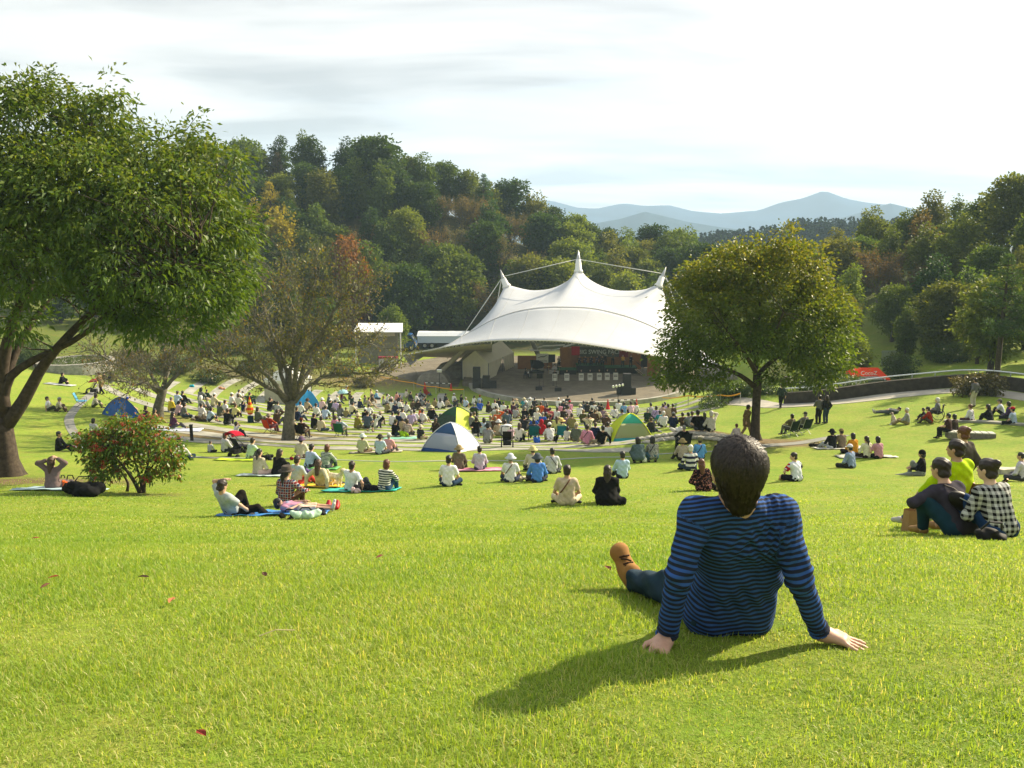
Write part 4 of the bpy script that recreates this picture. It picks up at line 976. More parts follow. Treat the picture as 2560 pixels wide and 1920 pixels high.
def cherry(base_px, trunk_pts, arms, seed, nleaf, label, spread, tall, leafcol, age=.35):
    """a nearly bare cherry tree: forked trunk, long spreading limbs, fine twigs and the last leaves"""
    base = G(*base_px); yy = base[1]; rr = np.random.default_rng(seed)
    root = thing('cherry_tree', label, 'tree', base)
    q = lambda px, py, dy=0.: at(px, py, yy+dy) - base
    b = MB(); P = np.array([q(*p) for p in trunk_pts]); P[0, 2] -= .4
    flare_trunk(b, P, np.linspace(.34, .24, len(P)) * np.r_[1.25, np.ones(len(P)-1)], rr, 12)
    tips = []
    for a in arms:
        Q = np.array([q(*p) for p in a]); t = np.linspace(0, 1, 14); s = np.linspace(0, 1, len(Q)); Q = np.stack([np.interp(t, s, Q[:, k]) for k in range(3)], 1)
        for _ in range(2): Q[1:-1] = (Q[:-2]+2*Q[1:-1]+Q[2:])/4
        Q[1:-1] += rr.normal(size=(12, 3))*.05; b.tube(Q, np.linspace(.14, .035, 14), 8); tips.append(Q)
    b.build('trunk', M_BARKG, root, True)
    t = MB(); ends = []
    for Q in tips:
        for k in range(3, 14):
            for _ in range(3):
                d = unit(unit(Q[k] - Q[0])*1.0 + rr.normal(size=3)*np.array([.9, .9, .5]) + np.array([0, 0, .15])); l = rr.uniform(.8, 2.0)*spread
                R1 = limb(t, Q[k], Q[k] + d*l, .03, .012, rr, .10, 6, 5)
                for j in (2, 3, 4, 5):
                    for _ in range(2):
                        d2 = unit(d + rr.normal(size=3)*.8 + np.array([0, 0, .1])); l2 = rr.uniform(.4, 1.1)*spread; R2 = limb(t, R1[j], R1[j] + d2*l2, .013, .005, rr, .12, 5, 4); ends.append(R2)
    t.build('twigs', M_BARKG, root)
    E = np.concatenate(ends); I = rr.integers(0, len(E), nleaf); PP = E[I] + rr.normal(size=(nleaf, 3))*.10
    DD = rr.normal(size=(nleaf, 3)) + np.array([0, 0, -.7])
    me = leaves('foliage', PP, DD, .15, .085, rr.uniform(0, 1, nleaf), (rr.random(nleaf) < age)*rr.uniform(.3, 1, nleaf), rr, .3)
    link('crown', me, leaf_mat('last_leaves', *leafcol, trans=.4), root)
cherry((392, 1042), [(392, 1046), (396, 1015), (404, 985), (410, 968)],
       [[(400, 985), (352, 950, -1), (300, 915, -2), (235, 880, -3)], [(402, 980), (375, 930, 1), (345, 880, 1), (320, 800, 2)], [(408, 968), (415, 930), (412, 870, 1), (400, 800, 2)], [(412, 970), (440, 940), (470, 905, 1), (530, 880, 1), (590, 850, 2)], [(410, 965), (432, 900, 2), (450, 840, 3), (440, 790, 3)], [(405, 975), (380, 960, -2), (330, 960, -4), (280, 950, -5)]],
       31, 3800, 'nearly bare spreading cherry tree whose trunk stands behind the red berried shrub', 1.0, 1, ((.070, .085, .025), (.115, .12, .035), (.17, .10, .03)))
cherry((720, 1100), [(720, 1106), (722, 1060), (726, 1010), (735, 1000)],
       [[(722, 1010), (680, 970), (620, 940, -1), (560, 910, -2), (500, 880, -2)], [(725, 1000), (700, 930), (690, 880), (640, 800, 1), (600, 760, 1)], [(728, 1000), (728, 920), (740, 850), (735, 760, 1), (700, 700, 1)], [(735, 1000), (760, 920, 1), (800, 860, 2), (860, 800, 2), (900, 770, 2)], [(738, 1005), (770, 960), (830, 930), (900, 935, -1), (960, 930, -1)], [(735, 995), (770, 880, -1), (830, 790, -1), (870, 730, -1), (900, 730, -1)],
        [(728, 1000), (710, 900, 2), (660, 780, 3), (650, 720, 3)], [(735, 990), (745, 860, -2), (780, 750, -2), (790, 690, -2)], [(722, 1000), (660, 930, -2), (580, 860, -3), (530, 800, -3)], [(735, 990), (790, 900, 2), (870, 860, 3), (930, 860, 3)]],
       33, 8500, 'nearly bare cherry tree with many forking limbs in front of the white gazebo', 1.05, 1, ((.090, .105, .025), (.160, .165, .040), (.24, .14, .03)), .16)

def berry_shrub():
    base = G(352, 1233); yy = base[1]; rr = np.random.default_rng(44)
    root = thing('berry_shrub', 'bushy green shrub covered in clusters of red berries beside the woman holding her head', 'shrub', base)
    q = lambda px, py, dy=0.: at(px, py, yy+dy) - base
    b = MB(); st = []
    for p in ([(352, 1240), (335, 1205), (310, 1170)], [(356, 1240), (352, 1200), (330, 1130, .2)], [(360, 1240), (362, 1190), (375, 1140, -.2)], [(362, 1238), (352, 1205, .3), (400, 1140, .3)], [(318, 1228, .3), (322, 1205, .3), (280, 1150, .3)], [(356, 1238), (330, 1190, -.4), (270, 1120, -.4)]):
        P = np.array([q(*k) for k in p]); t = np.linspace(0, 1, 8); s = np.linspace(0, 1, len(P)); Q = np.stack([np.interp(t, s, P[:, k]) for k in range(3)], 1); Q[1:-1] = (Q[:-2]+2*Q[1:-1]+Q[2:])/4
        b.tube(Q, np.linspace(.045, .02, 8), 7); st.append(Q)
    b.build('stems', M_BARK, root, True)
    B = [(q(310, 1095), (.95, .8, .42)), (q(260, 1110), (.62, .7, .45)), (q(380, 1110), (.75, .7, .45)), (q(300, 1150), (.75, .6, .32)), (q(390, 1165), (.55, .6, .36)), (q(215, 1100), (.32, .5, .28)), (q(430, 1140), (.33, .5, .30)), (q(260, 1175, -.2), (.40, .4, .28)), (q(330, 1060), (.7, .6, .25)), (q(440, 1185), (.22, .3, .18)), (q(225, 1150), (.2, .3, .15)), (q(250, 1200, .1), (.22, .3, .18))]
    me, C = crown('foliage', B, 640, 10, .085, .105, .062, rr, droop=.5, shell=.5, age_fn=lambda P, r: (r.random(len(P)) < .16)*r.uniform(.4, 1, len(P)), down=.25)
    link('foliage', me, leaf_mat('shrub_leaves', (.060, .130, .014), (.150, .230, .028), (.30, .085, .02), trans=.4, rough=.42), root)
    t = MB(); AP = np.concatenate(st)
    for c in C[::5]:
        o = AP[np.argmin(((AP-c)**2).sum(1))]; limb(t, o, c, .012, .004, rr, .1, 5, 4)
    t.build('twigs', M_BARK, root)
    BP = []
    for c in C[rr.choice(len(C), 95, replace=False)]:
        o = unit(c - q(320, 1130)); c = c + o*.06 + np.array([0, -.05, 0]); BP.append(c + rr.normal(size=(24, 3))*np.array([.04, .04, .026]))
    b = MB()
    for p in np.concatenate(BP): b.sphere(p, .0105 + .003*rr.random(), 5, 4)
    o = b.build('berries', mat((.34, .018, .012), rough=.35, spec=.5, var=.3, scale=4, name='red_berries'), root, True); o['kind'] = 'stuff'
berry_shrub()

# --- the wood on the hill and the trees round the stage: a few grown kinds, copied tree by tree
def forest_kind(kind, seed):
    rr = np.random.default_rng(seed); b = MB()
    if kind == 'round':
        flare_trunk(b, [(0, 0, -1.2), (0, 0, 0), (.1, 0, 3), (.1, .1, 6), (0, .1, 9)], [.5, .4, .3, .22, .12], rr, 8)
        B = [((0, 0, 7.6), (3.3, 3.3, 3.4)), ((1.6, .5, 6.0), (2.3, 2.4, 2.2)), ((-1.7, -.3, 6.3), (2.3, 2.3, 2.3)), ((.3, -1.7, 6.2), (2.2, 2.1, 2.2)), ((.2, 0, 10.2), (2.0, 2.0, 1.7)), ((-.9, .3, 9.4), (1.7, 1.7, 1.5)), ((1.2, -.4, 9.2), (1.7, 1.7, 1.5)), ((-.2, 0, 3.6), (2.9, 2.9, 1.8)), ((.3, .2, 2.2), (2.6, 2.6, 1.3))]
        B = [(np.array(c)+rr.normal(size=3)*.55, np.array(r)*rr.uniform(.8, 1.15)) for c, r in B]
        me, C = crown('foliage', B, 480, 15, .42, .52, .36, rr, droop=.2, shell=.7, flat=.55, down=.1, age_fn=lambda P, r: np.clip(r.uniform(-.6, .5, len(P)), 0, 1))
    elif kind == 'tall':
        flare_trunk(b, [(0, 0, -1.2), (0, 0, 0), (0, 0, 4), (.1, 0, 8), (0, 0, 12)], [.42, .34, .28, .2, .08], rr, 8)
        B = [((rr.normal()*.5, rr.normal()*.5, z), (r, r, 1.7)) for z, r in ((2.6, 1.8), (4.5, 2.1), (6, 2.3), (7.6, 2.3), (9.2, 2.0), (10.8, 1.6), (12.2, 1.0))]
        me, C = crown('foliage', B, 330, 15, .36, .46, .3, rr, droop=.2, shell=.6, flat=.55, age_fn=lambda P, r: np.clip(r.uniform(-.4, .6, len(P)), 0, 1))
    elif kind == 'pine':
        flare_trunk(b, [(0, 0, -1.2), (0, 0, 0), (0, 0, 5), (.1, 0, 9), (0, 0, 13)], [.4, .3, .24, .15, .04], rr, 8)
        B = []
        for z in np.arange(4.5, 13.2, .85):
            w = (13.8 - z)*.34
            for k in range(5):
                a = rr.uniform(0, 6.3); l = w*rr.uniform(.7, 1.15); e = np.array([math.cos(a)*l, math.sin(a)*l, z + .25*l]); limb(b, (0, 0, z), e, .06, .02, rr, .05, 4, 4); B.append((e*np.array([.8, .8, 1]), (.30*w+.3, .30*w+.3, .22)))
        B.append(((0, 0, 13.2), (.25, .25, .6)))
        me, C = crown('foliage', B, 360, 13, .2, .42, .10, rr, droop=.05, shell=.2, flat=.5, down=-.3)
    else:   # bare: a grey thicket of twigs with a few brown leaves
        flare_trunk(b, [(0, 0, -1.2), (0, 0, 0), (0, 0, 2.5), (.1, 0, 4)], [.35, .25, .18, .14], rr, 8); E = []
        for k in range(16):
            a = rr.uniform(0, 6.3); l = rr.uniform(3.5, 6.5); e = np.array([math.cos(a)*l*.5, math.sin(a)*l*.5, 3 + l*.85]); P1 = limb(b, (0, 0, rr.uniform(2, 4)), e, .09, .03, rr, .08, 7, 5)
            for j in range(2, 7):
                for _ in range(4):
                    d = unit(unit(e - P1[0]) + rr.normal(size=3)*.55); P2 = limb(b, P1[j], P1[j] + d*rr.uniform(.8, 2), .028, .012, rr, .1, 4, 4); E.append(P2)
        E = np.concatenate(E); n = 4200; I = rr.integers(0, len(E), n); me = leaves('foliage', E[I] + rr.normal(size=(n, 3))*.28, rr.normal(size=(n, 3)), .28, .13, rr.uniform(0, 1, n), (rr.random(n) < .4)*1.0, rr)
    return b.mesh('trunk', True), me
KINDS_T = {('round', i): forest_kind('round', 60+i) for i in range(4)}
KINDS_T |= {('tall', i): forest_kind('tall', 70+i) for i in range(2)} | {('pine', 0): forest_kind('pine', 80), ('pine', 1): forest_kind('pine', 81), ('bare', 0): forest_kind('bare', 90), ('bare', 1): forest_kind('bare', 91)}
M_FL = leaf_mat('wood_leaves', (.45, .52, .42), (.95, 1.0, .85), (1.25, 1.12, .6), trans=.42, use_obj=True, rough=.6, spec=.2)
for k, (tr, me) in KINDS_T.items():
    tr.materials.append(M_BARKG if k[0] == 'bare' else M_BARK); me.materials.append(M_FL)
TCOL = dict(dark=(0.063, 0.109, 0.026), deep=(0.047, 0.089, 0.030), mid=(0.106, 0.156, 0.030), olive=(0.138, 0.156, 0.036), light=(0.168, 0.224, 0.040), yellow=(0.375, 0.306, 0.036), orange=(.30, .130, .045), brown=(0.162, 0.122, 0.052), pine=(0.053, 0.106, 0.046), rust=(.11, .075, .045), oldrust=(0.213, 0.116, 0.050), grey=(0.143, 0.129, 0.076))
def plant(kind, v, x, y, s, col, label, group=None, rz=None, sz=None, name=None, dz=0.0):
    tr, me = KINDS_T[(kind, v % sum(1 for k in KINDS_T if k[0] == kind))]
    o = thing(name or {'round': 'broadleaf_tree', 'tall': 'broadleaf_tree', 'pine': 'pine_tree', 'bare': 'bare_tree'}[kind], label, 'tree', (x, y, float(gz(x, y)) + dz), random.uniform(0, 6.28) if rz is None else rz, group)
    o.scale = (s, s, sz or s)
    link('trunk', tr, None, o); c = link('crown', me, None, o)
    f = random.uniform(.85, 1.18); k = TCOL[col]; c.color = (k[0]*f*random.uniform(.9, 1.12), k[1]*f, k[2]*f, 1)
    return o

# ------------------------------------------------------------------ wood on the hill
ORD = ['first', 'second', 'third', 'fourth', 'fifth', 'sixth', 'seventh', 'eighth', 'ninth', 'tenth', 'eleventh', 'twelfth', 'thirteenth', 'fourteenth', 'fifteenth', 'sixteenth', 'seventeenth', 'eighteenth', 'nineteenth', 'twentieth'] + ['twenty-' + w for w in ('first', 'second', 'third', 'fourth', 'fifth', 'sixth', 'seventh', 'eighth', 'ninth')] + ['thirtieth']
CNAME = dict(dark='dark green', deep='deep green', mid='green', olive='olive green', light='light green', yellow='yellow', orange='orange', brown='brown', pine='blue green', rust='rusty brown', grey='grey brown')
KNAME = dict(round='round crowned tree', tall='tall broadleaf tree', pine='pine', bare='leafless tree')
def xof(px, y): return (px - 1280) / FOC * y * 1.0 / (math.cos(PITCH)) * .985
def wood():
    rr = random.Random(3); rows = [(129, 660, 1720, 66), (137, 520, 1740, 50), (147, 500, 1760, 48), (158, 480, 1740, 46), (170, 500, 1720, 46), (183, 470, 1700, 50)]
    for ri, (y, a, b, st) in enumerate(rows):
        px = a; k = 0
        while px < b:
            if ri < 2 and (1020 < px < 1610 or 800 < px < 960): px += st; continue
            q = px + rr.uniform(-16, 16); yy = y + rr.uniform(-3.5, 3.5); u = rr.random()
            kind, col = ('round', 'dark') if u < .26 else ('round', 'deep') if u < .42 else ('tall', 'mid') if u < .48 else ('round', 'olive') if u < .66 else ('tall', 'deep') if u < .72 else ('round', 'mid') if u < .9 else ('round', 'light') if u < .95 else ('bare', 'brown')
            if 1080 < q < 1330 and ri in (3, 4) and rr.random() < .5: kind, col = 'bare', rr.choice(['brown', 'grey'])
            if q > 1480 and kind == 'bare': kind, col = 'round', 'light'
            if q > 1400 and rr.random() < .35: col = 'light' if kind == 'round' else 'mid'
            s = rr.uniform(.84, 1.08)
            if ri == 0: s *= .66
            if q > 1440: s *= .86
            plant(kind, rr.randrange(4), xof(q, yy), yy, s, col, f"{CNAME[col]} {KNAME[kind]} {ORD[k]} from left in the {ORD[ri]} row of the wood", 'trees of the wood behind the stage')
            k += 1; px += st
    plant('round', 1, xof(945, 176), 176, 1.42, 'dark', 'big dark rounded tree standing highest on the wooded hilltop', sz=1.22)
    plant('pine', 0, xof(712, 178), 178, .72, 'rust', 'rusty brown pine on the hilltop beside a blue green pine', dz=.5)
    plant('pine', 1, xof(775, 182), 182, .80, 'pine', 'blue green pine rising beside the rusty brown pine on the hilltop', dz=.5)
    plant('pine', 0, xof(1212, 178), 178, .82, 'pine', 'lone dark pine poking above the hilltop over the stage canopy', dz=1.5)
    plant('bare', 1, xof(625, 172), 172, .8, 'grey', 'leafless grey tree at the left end of the hilltop skyline')
    plant('pine', 1, xof(690, 158), 158, 1.08, 'yellow', 'tall yellow needled tree on the lower hillside behind the bare cherry')
    plant('pine', 0, xof(738, 160), 160, .92, 'olive', 'yellowish green needled tree right beside the tall yellow one')
    plant('tall', 0, xof(650, 156), 156, .88, 'yellow', 'yellow leaved tree left of the tall yellow needled one')
    plant('tall', 1, xof(858, 146), 146, 1.0, 'orange', 'small orange leaved tree glowing behind the bare cherry')
    plant('tall', 0, xof(915, 147), 147, .92, 'brown', 'thin brown tree right beside the small orange one')
    plant('tall', 1, xof(822, 150), 150, .8, 'olive', 'olive green tree left of the small orange one')
wood()
plant('round', 1, xof(1131, 150), 150, 1.0, 'mid', 'green crown closing the gap above the left mast of the stage canopy')
plant('round', 0, xof(700, 150), 150, 1.0, 'yellow', 'broad yellow green crown low on the hillside behind the bare cherry', sz=1.25)
plant('round', 2, xof(885, 141), 141, .8, 'orange', 'rounded orange tinted crown behind the right side of the bare cherry', sz=1.2)
plant('round', 3, xof(2080, 84), 84, .46, 'mid', 'low green crown just above the handrail beside the yellowing tree')
plant('tall', 1, xof(2125, 90), 90, .5, 'olive', 'slim olive crown between the yellowing tree and the orange market tent')
plant('round', 2, xof(2330, 92), 92, .62, 'deep', 'deep green crown filling the bank behind the dark undergrowth')
# right hand trees
RT = [('round', 0, 2140, 78, .46, 'light', 'small bright green tree right of the yellowing round tree', 0), ('round', 2, 2060, 88, .62, 'mid', 'green tree half hidden behind the yellowing round tree', 0), ('tall', 0, 2270, 82, .42, 'mid', 'green bushy tree beside the orange market tent', 0),
      ('round', 1, 2235, 92, .52, 'light', 'light green tree behind the orange market tent', 0), ('bare', 0, 2190, 105, .82, 'rust', 'reddish leafless tree on the bank above the orange market tent', 0), ('bare', 1, 2110, 118, .8, 'brown', 'brown leafless tree behind the yellowing round tree', 0),
      ('round', 3, 2360, 80, .62, 'olive', 'olive tree on the grassy bank behind the handrail', 0), ('round', 1, 2490, 66, .60, 'light', 'light green tree leaning in at the right edge over the bank', .3), ('tall', 1, 2350, 98, .6, 'mid', 'slim green tree high on the right bank below the skyline', 0),
      ('round', 0, 2250, 128, .66, 'mid', 'first green crown from the left on the right skyline', 0), ('round', 2, 2310, 126, .76, 'olive', 'second crown from the left on the right skyline', 0), ('tall', 0, 2375, 118, .66, 'mid', 'third crown from the left on the right skyline, rounded', 0), ('round', 3, 2440, 112, .72, 'dark', 'dark crown below the tallest tree of the right skyline', 0),
      ('round', 1, 2520, 104, .86, 'olive', 'tallest tree of the right skyline, at the picture edge', 1.0), ('round', 0, 2420, 96, .58, 'olive', 'olive tree in front of the right skyline trees', 0), ('tall', 1, 2530, 88, .6, 'olive', 'olive slim tree on the bank near the right edge', 0), ('round', 2, 2600, 95, .86, 'mid', 'green tree cut off by the right edge of the picture', 0),
      ('round', 2, 2170, 132, .72, 'light', 'pale green tree where the right bank meets the conifer ridge', 0), ('tall', 0, 2290, 112, .66, 'brown', 'brown leaved tree in the middle of the right bank', 0), ('round', 0, 1990, 125, .66, 'light', 'light green tree just right above the yellowing round tree', 0),
      ('bare', 1, 2260, 100, .62, 'rust', 'rusty leafless tree low on the right bank', 0), ('round', 3, 1800, 130, .62, 'mid', 'green tree between the stage canopy and the yellowing tree', 0), ('tall', 1, 2455, 74, .55, 'olive', 'slim olive tree on the grass bank left of the pine', 0)]
RT += [('round', 1, 2085, 112, .8, 'olive', 'olive crown low on the right bank beside the yellowing tree', 0), ('round', 3, 2150, 116, .66, 'mid', 'green crown at the foot of the right skyline', 0), ('tall', 0, 2215, 112, .62, 'mid', 'green crown below the left part of the right skyline', 0), ('round', 2, 2300, 104, .66, 'olive', 'broad olive crown in the middle of the right bank', 0),
       ('round', 0, 2390, 106, .68, 'light', 'broad light green crown high on the right bank', 0), ('round', 1, 2470, 92, .62, 'mid', 'broad green crown high on the right bank near the edge', 0), ('round', 3, 2570, 78, .66, 'olive', 'olive crown at the right edge above the handrail', 0), ('tall', 1, 2120, 98, .62, 'light', 'light green slim tree on the right bank beside the yellowing tree', 0), ('round', 2, 2410, 84, .62, 'mid', 'green rounded tree on the bank above the azalea', 0)]
for k, v, px, y, s, c, lab, dz in RT: plant(k, v, xof(px, y), y, s, c, lab, dz=dz)
for ri, (y, a, b_) in enumerate(((150, 1760, 2080), (178, 1740, 2160), (208, 1720, 2180), (240, 1700, 2220))):
    for k, px in enumerate(range(a, b_, 52)):
        kk = random.choice(['round', 'tall', 'round']); c_ = random.choice(['mid', 'dark', 'light', 'olive', 'deep']); yy = y + random.uniform(-6, 6)
        plant(kk, k, xof(px, yy), yy, random.uniform(.45, .62), c_, f"{CNAME[c_]} {KNAME[kk]}, {ORD[k]} from left in the {ORD[ri]} row behind the yellowing tree", 'trees in the gap below the conifer ridge')
plant('pine', 1, xof(2508, 57), 57, .62, 'pine', 'dark pine with a straight bare trunk behind the handrail')
for i, (px, y, sc, c, k) in enumerate(((-120, 112, .9, 'deep', 'round'), (-20, 108, .7, 'dark', 'round'), (70, 116, .85, 'olive', 'round'), (150, 110, .62, 'deep', 'round'), (240, 118, .85, 'dark', 'round'), (330, 112, .6, 'olive', 'round'), (410, 118, .8, 'deep', 'round'), (490, 112, .62, 'brown', 'bare'), (560, 118, .75, 'mid', 'round'))):
    plant(k, i, xof(px, y), y, sc, c, f"{CNAME[c]} {KNAME[k]}, {ORD[i]} from left along the far side of the left lawn", 'trees along the far side of the left lawn')
# trees beyond the right edge whose shade lies on the lawn
for i, (x, y, s) in enumerate(((36, 47, .75), (42, 56, .9), (30, 37, .62), (47, 70, 1.0))):
    plant('round', i, x, y, s, 'mid', ['shade tree nearest the path bend beyond the right edge', 'larger shade tree up the bank beyond the right edge', 'small shade tree closest to the viewer beyond the right edge', 'biggest shade tree far up the right bank'][i])
# far conifer ridge
def far_wood():
    rr = np.random.default_rng(12); P = []; D = []; n = 0
    me_list = []; C = []
    for px in np.arange(1620, 2340, 7):
        for y in (335, 352, 370, 388, 406, 424, 442, 460):
            x = xof(px + rr.uniform(-4, 4), y); z = float(gz(x, y)); h = rr.uniform(9, 15) + (3 if px > 1950 else 0); w = rr.uniform(2.2, 3.6)
            k = 150; t = rr.uniform(.12, 1, k); a = rr.uniform(0, 6.28, k); r = w*(1.04 - t)**.75*rr.uniform(.55, 1, k)
            P.append(np.stack([x + r*np.cos(a), y + r*np.sin(a), z + h*t], 1)); D.append(np.stack([np.cos(a), np.sin(a), rr.uniform(-.3, .6, k)], 1))
    P = np.concatenate(P); D = np.concatenate(D); n = len(P)
    me = leaves('far_wood', P, D, 1.7, 1.3, rr.uniform(0, 1, n), rr.random(n)*.2, rr, .2)
    tag(link('far_wood', me, leaf_mat('conifer_mass', (.022, .045, .022), (.045, .075, .03), trans=.0, rough=1, spec=0)), kind='stuff')
far_wood()

# hedges and shrubs
M_HEDGE = leaf_mat('hedge_leaves', (.035, .070, .014), (.080, .125, .022), (.13, .13, .03), trans=.3)
M_HEDGEB = leaf_mat('brown_hedge_leaves', (.070, .065, .030), (.12, .11, .04), (.16, .12, .05), trans=.3)
def shrub(px, py, w, h, label, seed, m=None, name='shrub', d=None):
    rr = np.random.default_rng(seed); g = G(px, py); o = thing(name, label, 'shrub', g, 0, 'shrubs round the lawn'); d = d or w
    n = int(90 + w*d*22); B = [((rr.uniform(-.5, .5)*w*.5, rr.uniform(-.5, .5)*d*.5, h*.5*rr.uniform(.8, 1.1)), (w*.36, d*.36, h*.46)) for _ in range(6)]
    me, C = crown('foliage', B, n, 15, .13, .17, .10, rr, droop=.2, shell=.6, age_fn=lambda P, r: (r.random(len(P)) < .1)*.6)
    b = MB()
    for _ in range(6):
        c = C[rr.integers(len(C))]; limb(b, (rr.uniform(-.1, .1), rr.uniform(-.1, .1), -.15), c, .035, .01, rr, .08, 5, 5)
    b.build('stems', M_BARK, o); link('foliage', me, m or M_HEDGE, o)
shrub(522, 957, 3.6, 1.5, 'clipped dark hedge block left of the white gazebo', 1, d=2.4)
shrub(640, 925, 4.0, 1.4, 'low dark shrub behind the roof of the white gazebo', 2)
shrub(860, 938, 3.2, 1.3, 'low bush behind the terraces under the bare cherry branches', 3)
shrub(905, 968, 2.6, 1.2, 'yellowish bush at the upper edge of the terraces', 4, M_HEDGEB)
shrub(780, 905, 4.5, 1.6, 'dark shrub below the snack kiosk', 5)
shrub(440, 930, 5.0, 1.7, 'dark shrub bank behind the two cherry trees', 6)
shrub(320, 915, 5.0, 1.6, 'brown green shrub behind the leaning cherry limbs', 7, M_HEDGEB)
shrub(60, 905, 6.0, 2.4, 'dark shrub behind the trunk of the big tree', 8)
shrub(950, 905, 4.0, 1.2, 'low green shrub on the bank left of the stage yard', 9)
shrub(2437, 988, 2.6, 1.35, 'spreading brown green azalea in front of the dark wall', 10, M_HEDGEB, d=2.0)
shrub(1835, 985, 3.2, 1.0, 'bright green bush just left of the yellowing tree trunk', 11, leaf_mat('bright_shrub', (.07, .13, .02), (.12, .19, .03), trans=.4))
shrub(2250, 940, 3.0, 2.2, 'dark bush right of the orange market tent', 12)
shrub(2060, 972, 5.0, 1.1, 'low planting behind the dark wall near the yellowing tree', 13)
shrub(2360, 905, 5.5, 2.0, 'dark undergrowth on the right bank behind the handrail', 14)
shrub(700, 880, 7, 2.4, 'wide brown thicket behind the bare cherry', 15, M_HEDGEB)
shrub(560, 880, 7, 2.6, 'dark thicket left of the bare cherry crown', 16)
def snake_hedge():
    rr = np.random.default_rng(19); pts = gp([(1778, 1022), (1800, 1006), (1830, 992), (1862, 986), (1900, 985), (1945, 984)]); P = np.array(pts); s = np.linspace(0, 1, 16); t = np.linspace(0, 1, len(P))
    x = np.interp(s, t, P[:, 0]); y = np.interp(s, t, P[:, 1]); z = gz(x, y); o = thing('hedge', 'long low clipped hedge curving over the grass bank below the yellowing tree', 'hedge', (x[8], y[8], z[8]))
    B = [((x[i]-x[8], y[i]-y[8], z[i]-z[8]+.35), (.95, .8, .55)) for i in range(16)]
    me, C = crown('foliage', B, 420, 16, .12, .15, .09, rr, droop=.15, shell=.75); link('foliage', me, M_HEDGE, o)
    b = MB(); b.tube(np.stack([x-x[8], y-y[8], z-z[8]-.05], 1), .04, 5)
    for i in range(16): limb(b, (x[i]-x[8], y[i]-y[8], z[i]-z[8]-.2), (x[i]-x[8]+.1, y[i]-y[8], z[i]-z[8]+.5), .04, .02, rr, .05, 4, 5)
    b.build('stems', M_BARK, o)
snake_hedge()

# dark wall with handrail along the path
def path_wall():
    P = np.array(PATH[2:]); seg = np.r_[0, np.cumsum(np.hypot(*np.diff(P, axis=0).T))]; s = np.linspace(0, seg[-1], 70); x = np.interp(s, seg, P[:, 0]); y = np.interp(s, seg, P[:, 1])
    for _ in range(5): x[1:-1] = (x[:-2]+2*x[1:-1]+x[2:])/4; y[1:-1] = (y[:-2]+2*y[1:-1]+y[2:])/4
    tx, ty = np.gradient(x), np.gradient(y); l = np.hypot(tx, ty); nx, ny = -ty/l, tx/l; sg = np.sign(ny.mean()); nx, ny = nx*sg, ny*sg
    x += nx*1.15; y += ny*1.15; z = gz(x, y); o = thing('retaining_wall', 'dark block retaining wall along the path on the right', 'wall', (x[35], y[35], z[35])); c = np.array([x[35], y[35], z[35]])
    ht = .80; rows = [np.stack([x, y, z-.3], 1), np.stack([x, y, z+ht], 1), np.stack([x+nx*.3, y+ny*.3, z+ht], 1), np.stack([x+nx*.3, y+ny*.3, z-.3], 1)]
    b = MB(); b.grid(np.array(rows)[::-1] - c); b.build('wall_body', mat((.050, .043, .034), rough=.95, var=.5, scale=3.0, bump=.03, name='dark_block'), o)
    r = thing('handrail', 'pale metal handrail running above the dark retaining wall', 'handrail', c); b = MB()
    b.tube(np.stack([x+nx*.15, y+ny*.15, z+ht+.28], 1) - c, .045, 8); b.build('rail', mat((.62, .65, .66), rough=.35, metal=.3, name='rail_metal'), r, True)
    for i in range(2, 70, 6):
        b = MB(); b.tube([np.array([x[i]+nx[i]*.15, y[i]+ny[i]*.15, z[i]+ht-.05]) - c, np.array([x[i]+nx[i]*.15, y[i]+ny[i]*.15, z[i]+ht+.28]) - c], .03, 6); b.build('post', mat((.4, .42, .43), rough=.4, metal=.3, name='rail_post'), r, True)
path_wall()

# ------------------------------------------------------------------ stage and its canopy
DZ = 2.05
def stage():
    A = np.radians(np.linspace(188, 332, 40)); arc = [(8 + 13*math.cos(a), 101 + 13*math.sin(a)) for a in A]
    root = thing('stage', 'low paved open-air stage with a curved concrete front edge', 'stage', (8, 101, 1.6)); loc = np.array([8, 101, 1.6])
    deck = arc + [(22.5, 97.5), (22.5, 122), (-6, 122), (-6, 100)]
    b = poly_sheet([(x-8, y-101) for x, y in deck], DZ-1.6, .8); b.build('deck', M_PAVE, root)
    arc2 = [(8 + 13.32*math.cos(a), 101 + 13.32*math.sin(a)) for a in A]; arc1 = [(8 + 12.9*math.cos(a), 101 + 12.9*math.sin(a)) for a in A]
    top = np.array([[(x-8, y-101, DZ-1.6+.05) for x, y in arc1], [(x-8, y-101, DZ-1.6+.05) for x, y in arc2]]); b = MB(); b.sheet(top[::-1], 1.2); b.build('kerb', mat((.30, .29, .25), rough=.92, var=.35, scale=1.2, bump=.01, name='kerb_concrete'), root)
stage()
M_MEM = mat((.70, .725, .76), rough=.6, var=.05, scale=.35, spec=.3, trans=.46, name='membrane')
M_STEEL = mat((.42, .43, .42), rough=.4, metal=.5, name='painted_steel')
M_BEIGE = mat((.38, .35, .25), rough=.8, var=.12, scale=.8, name='beige_steel')
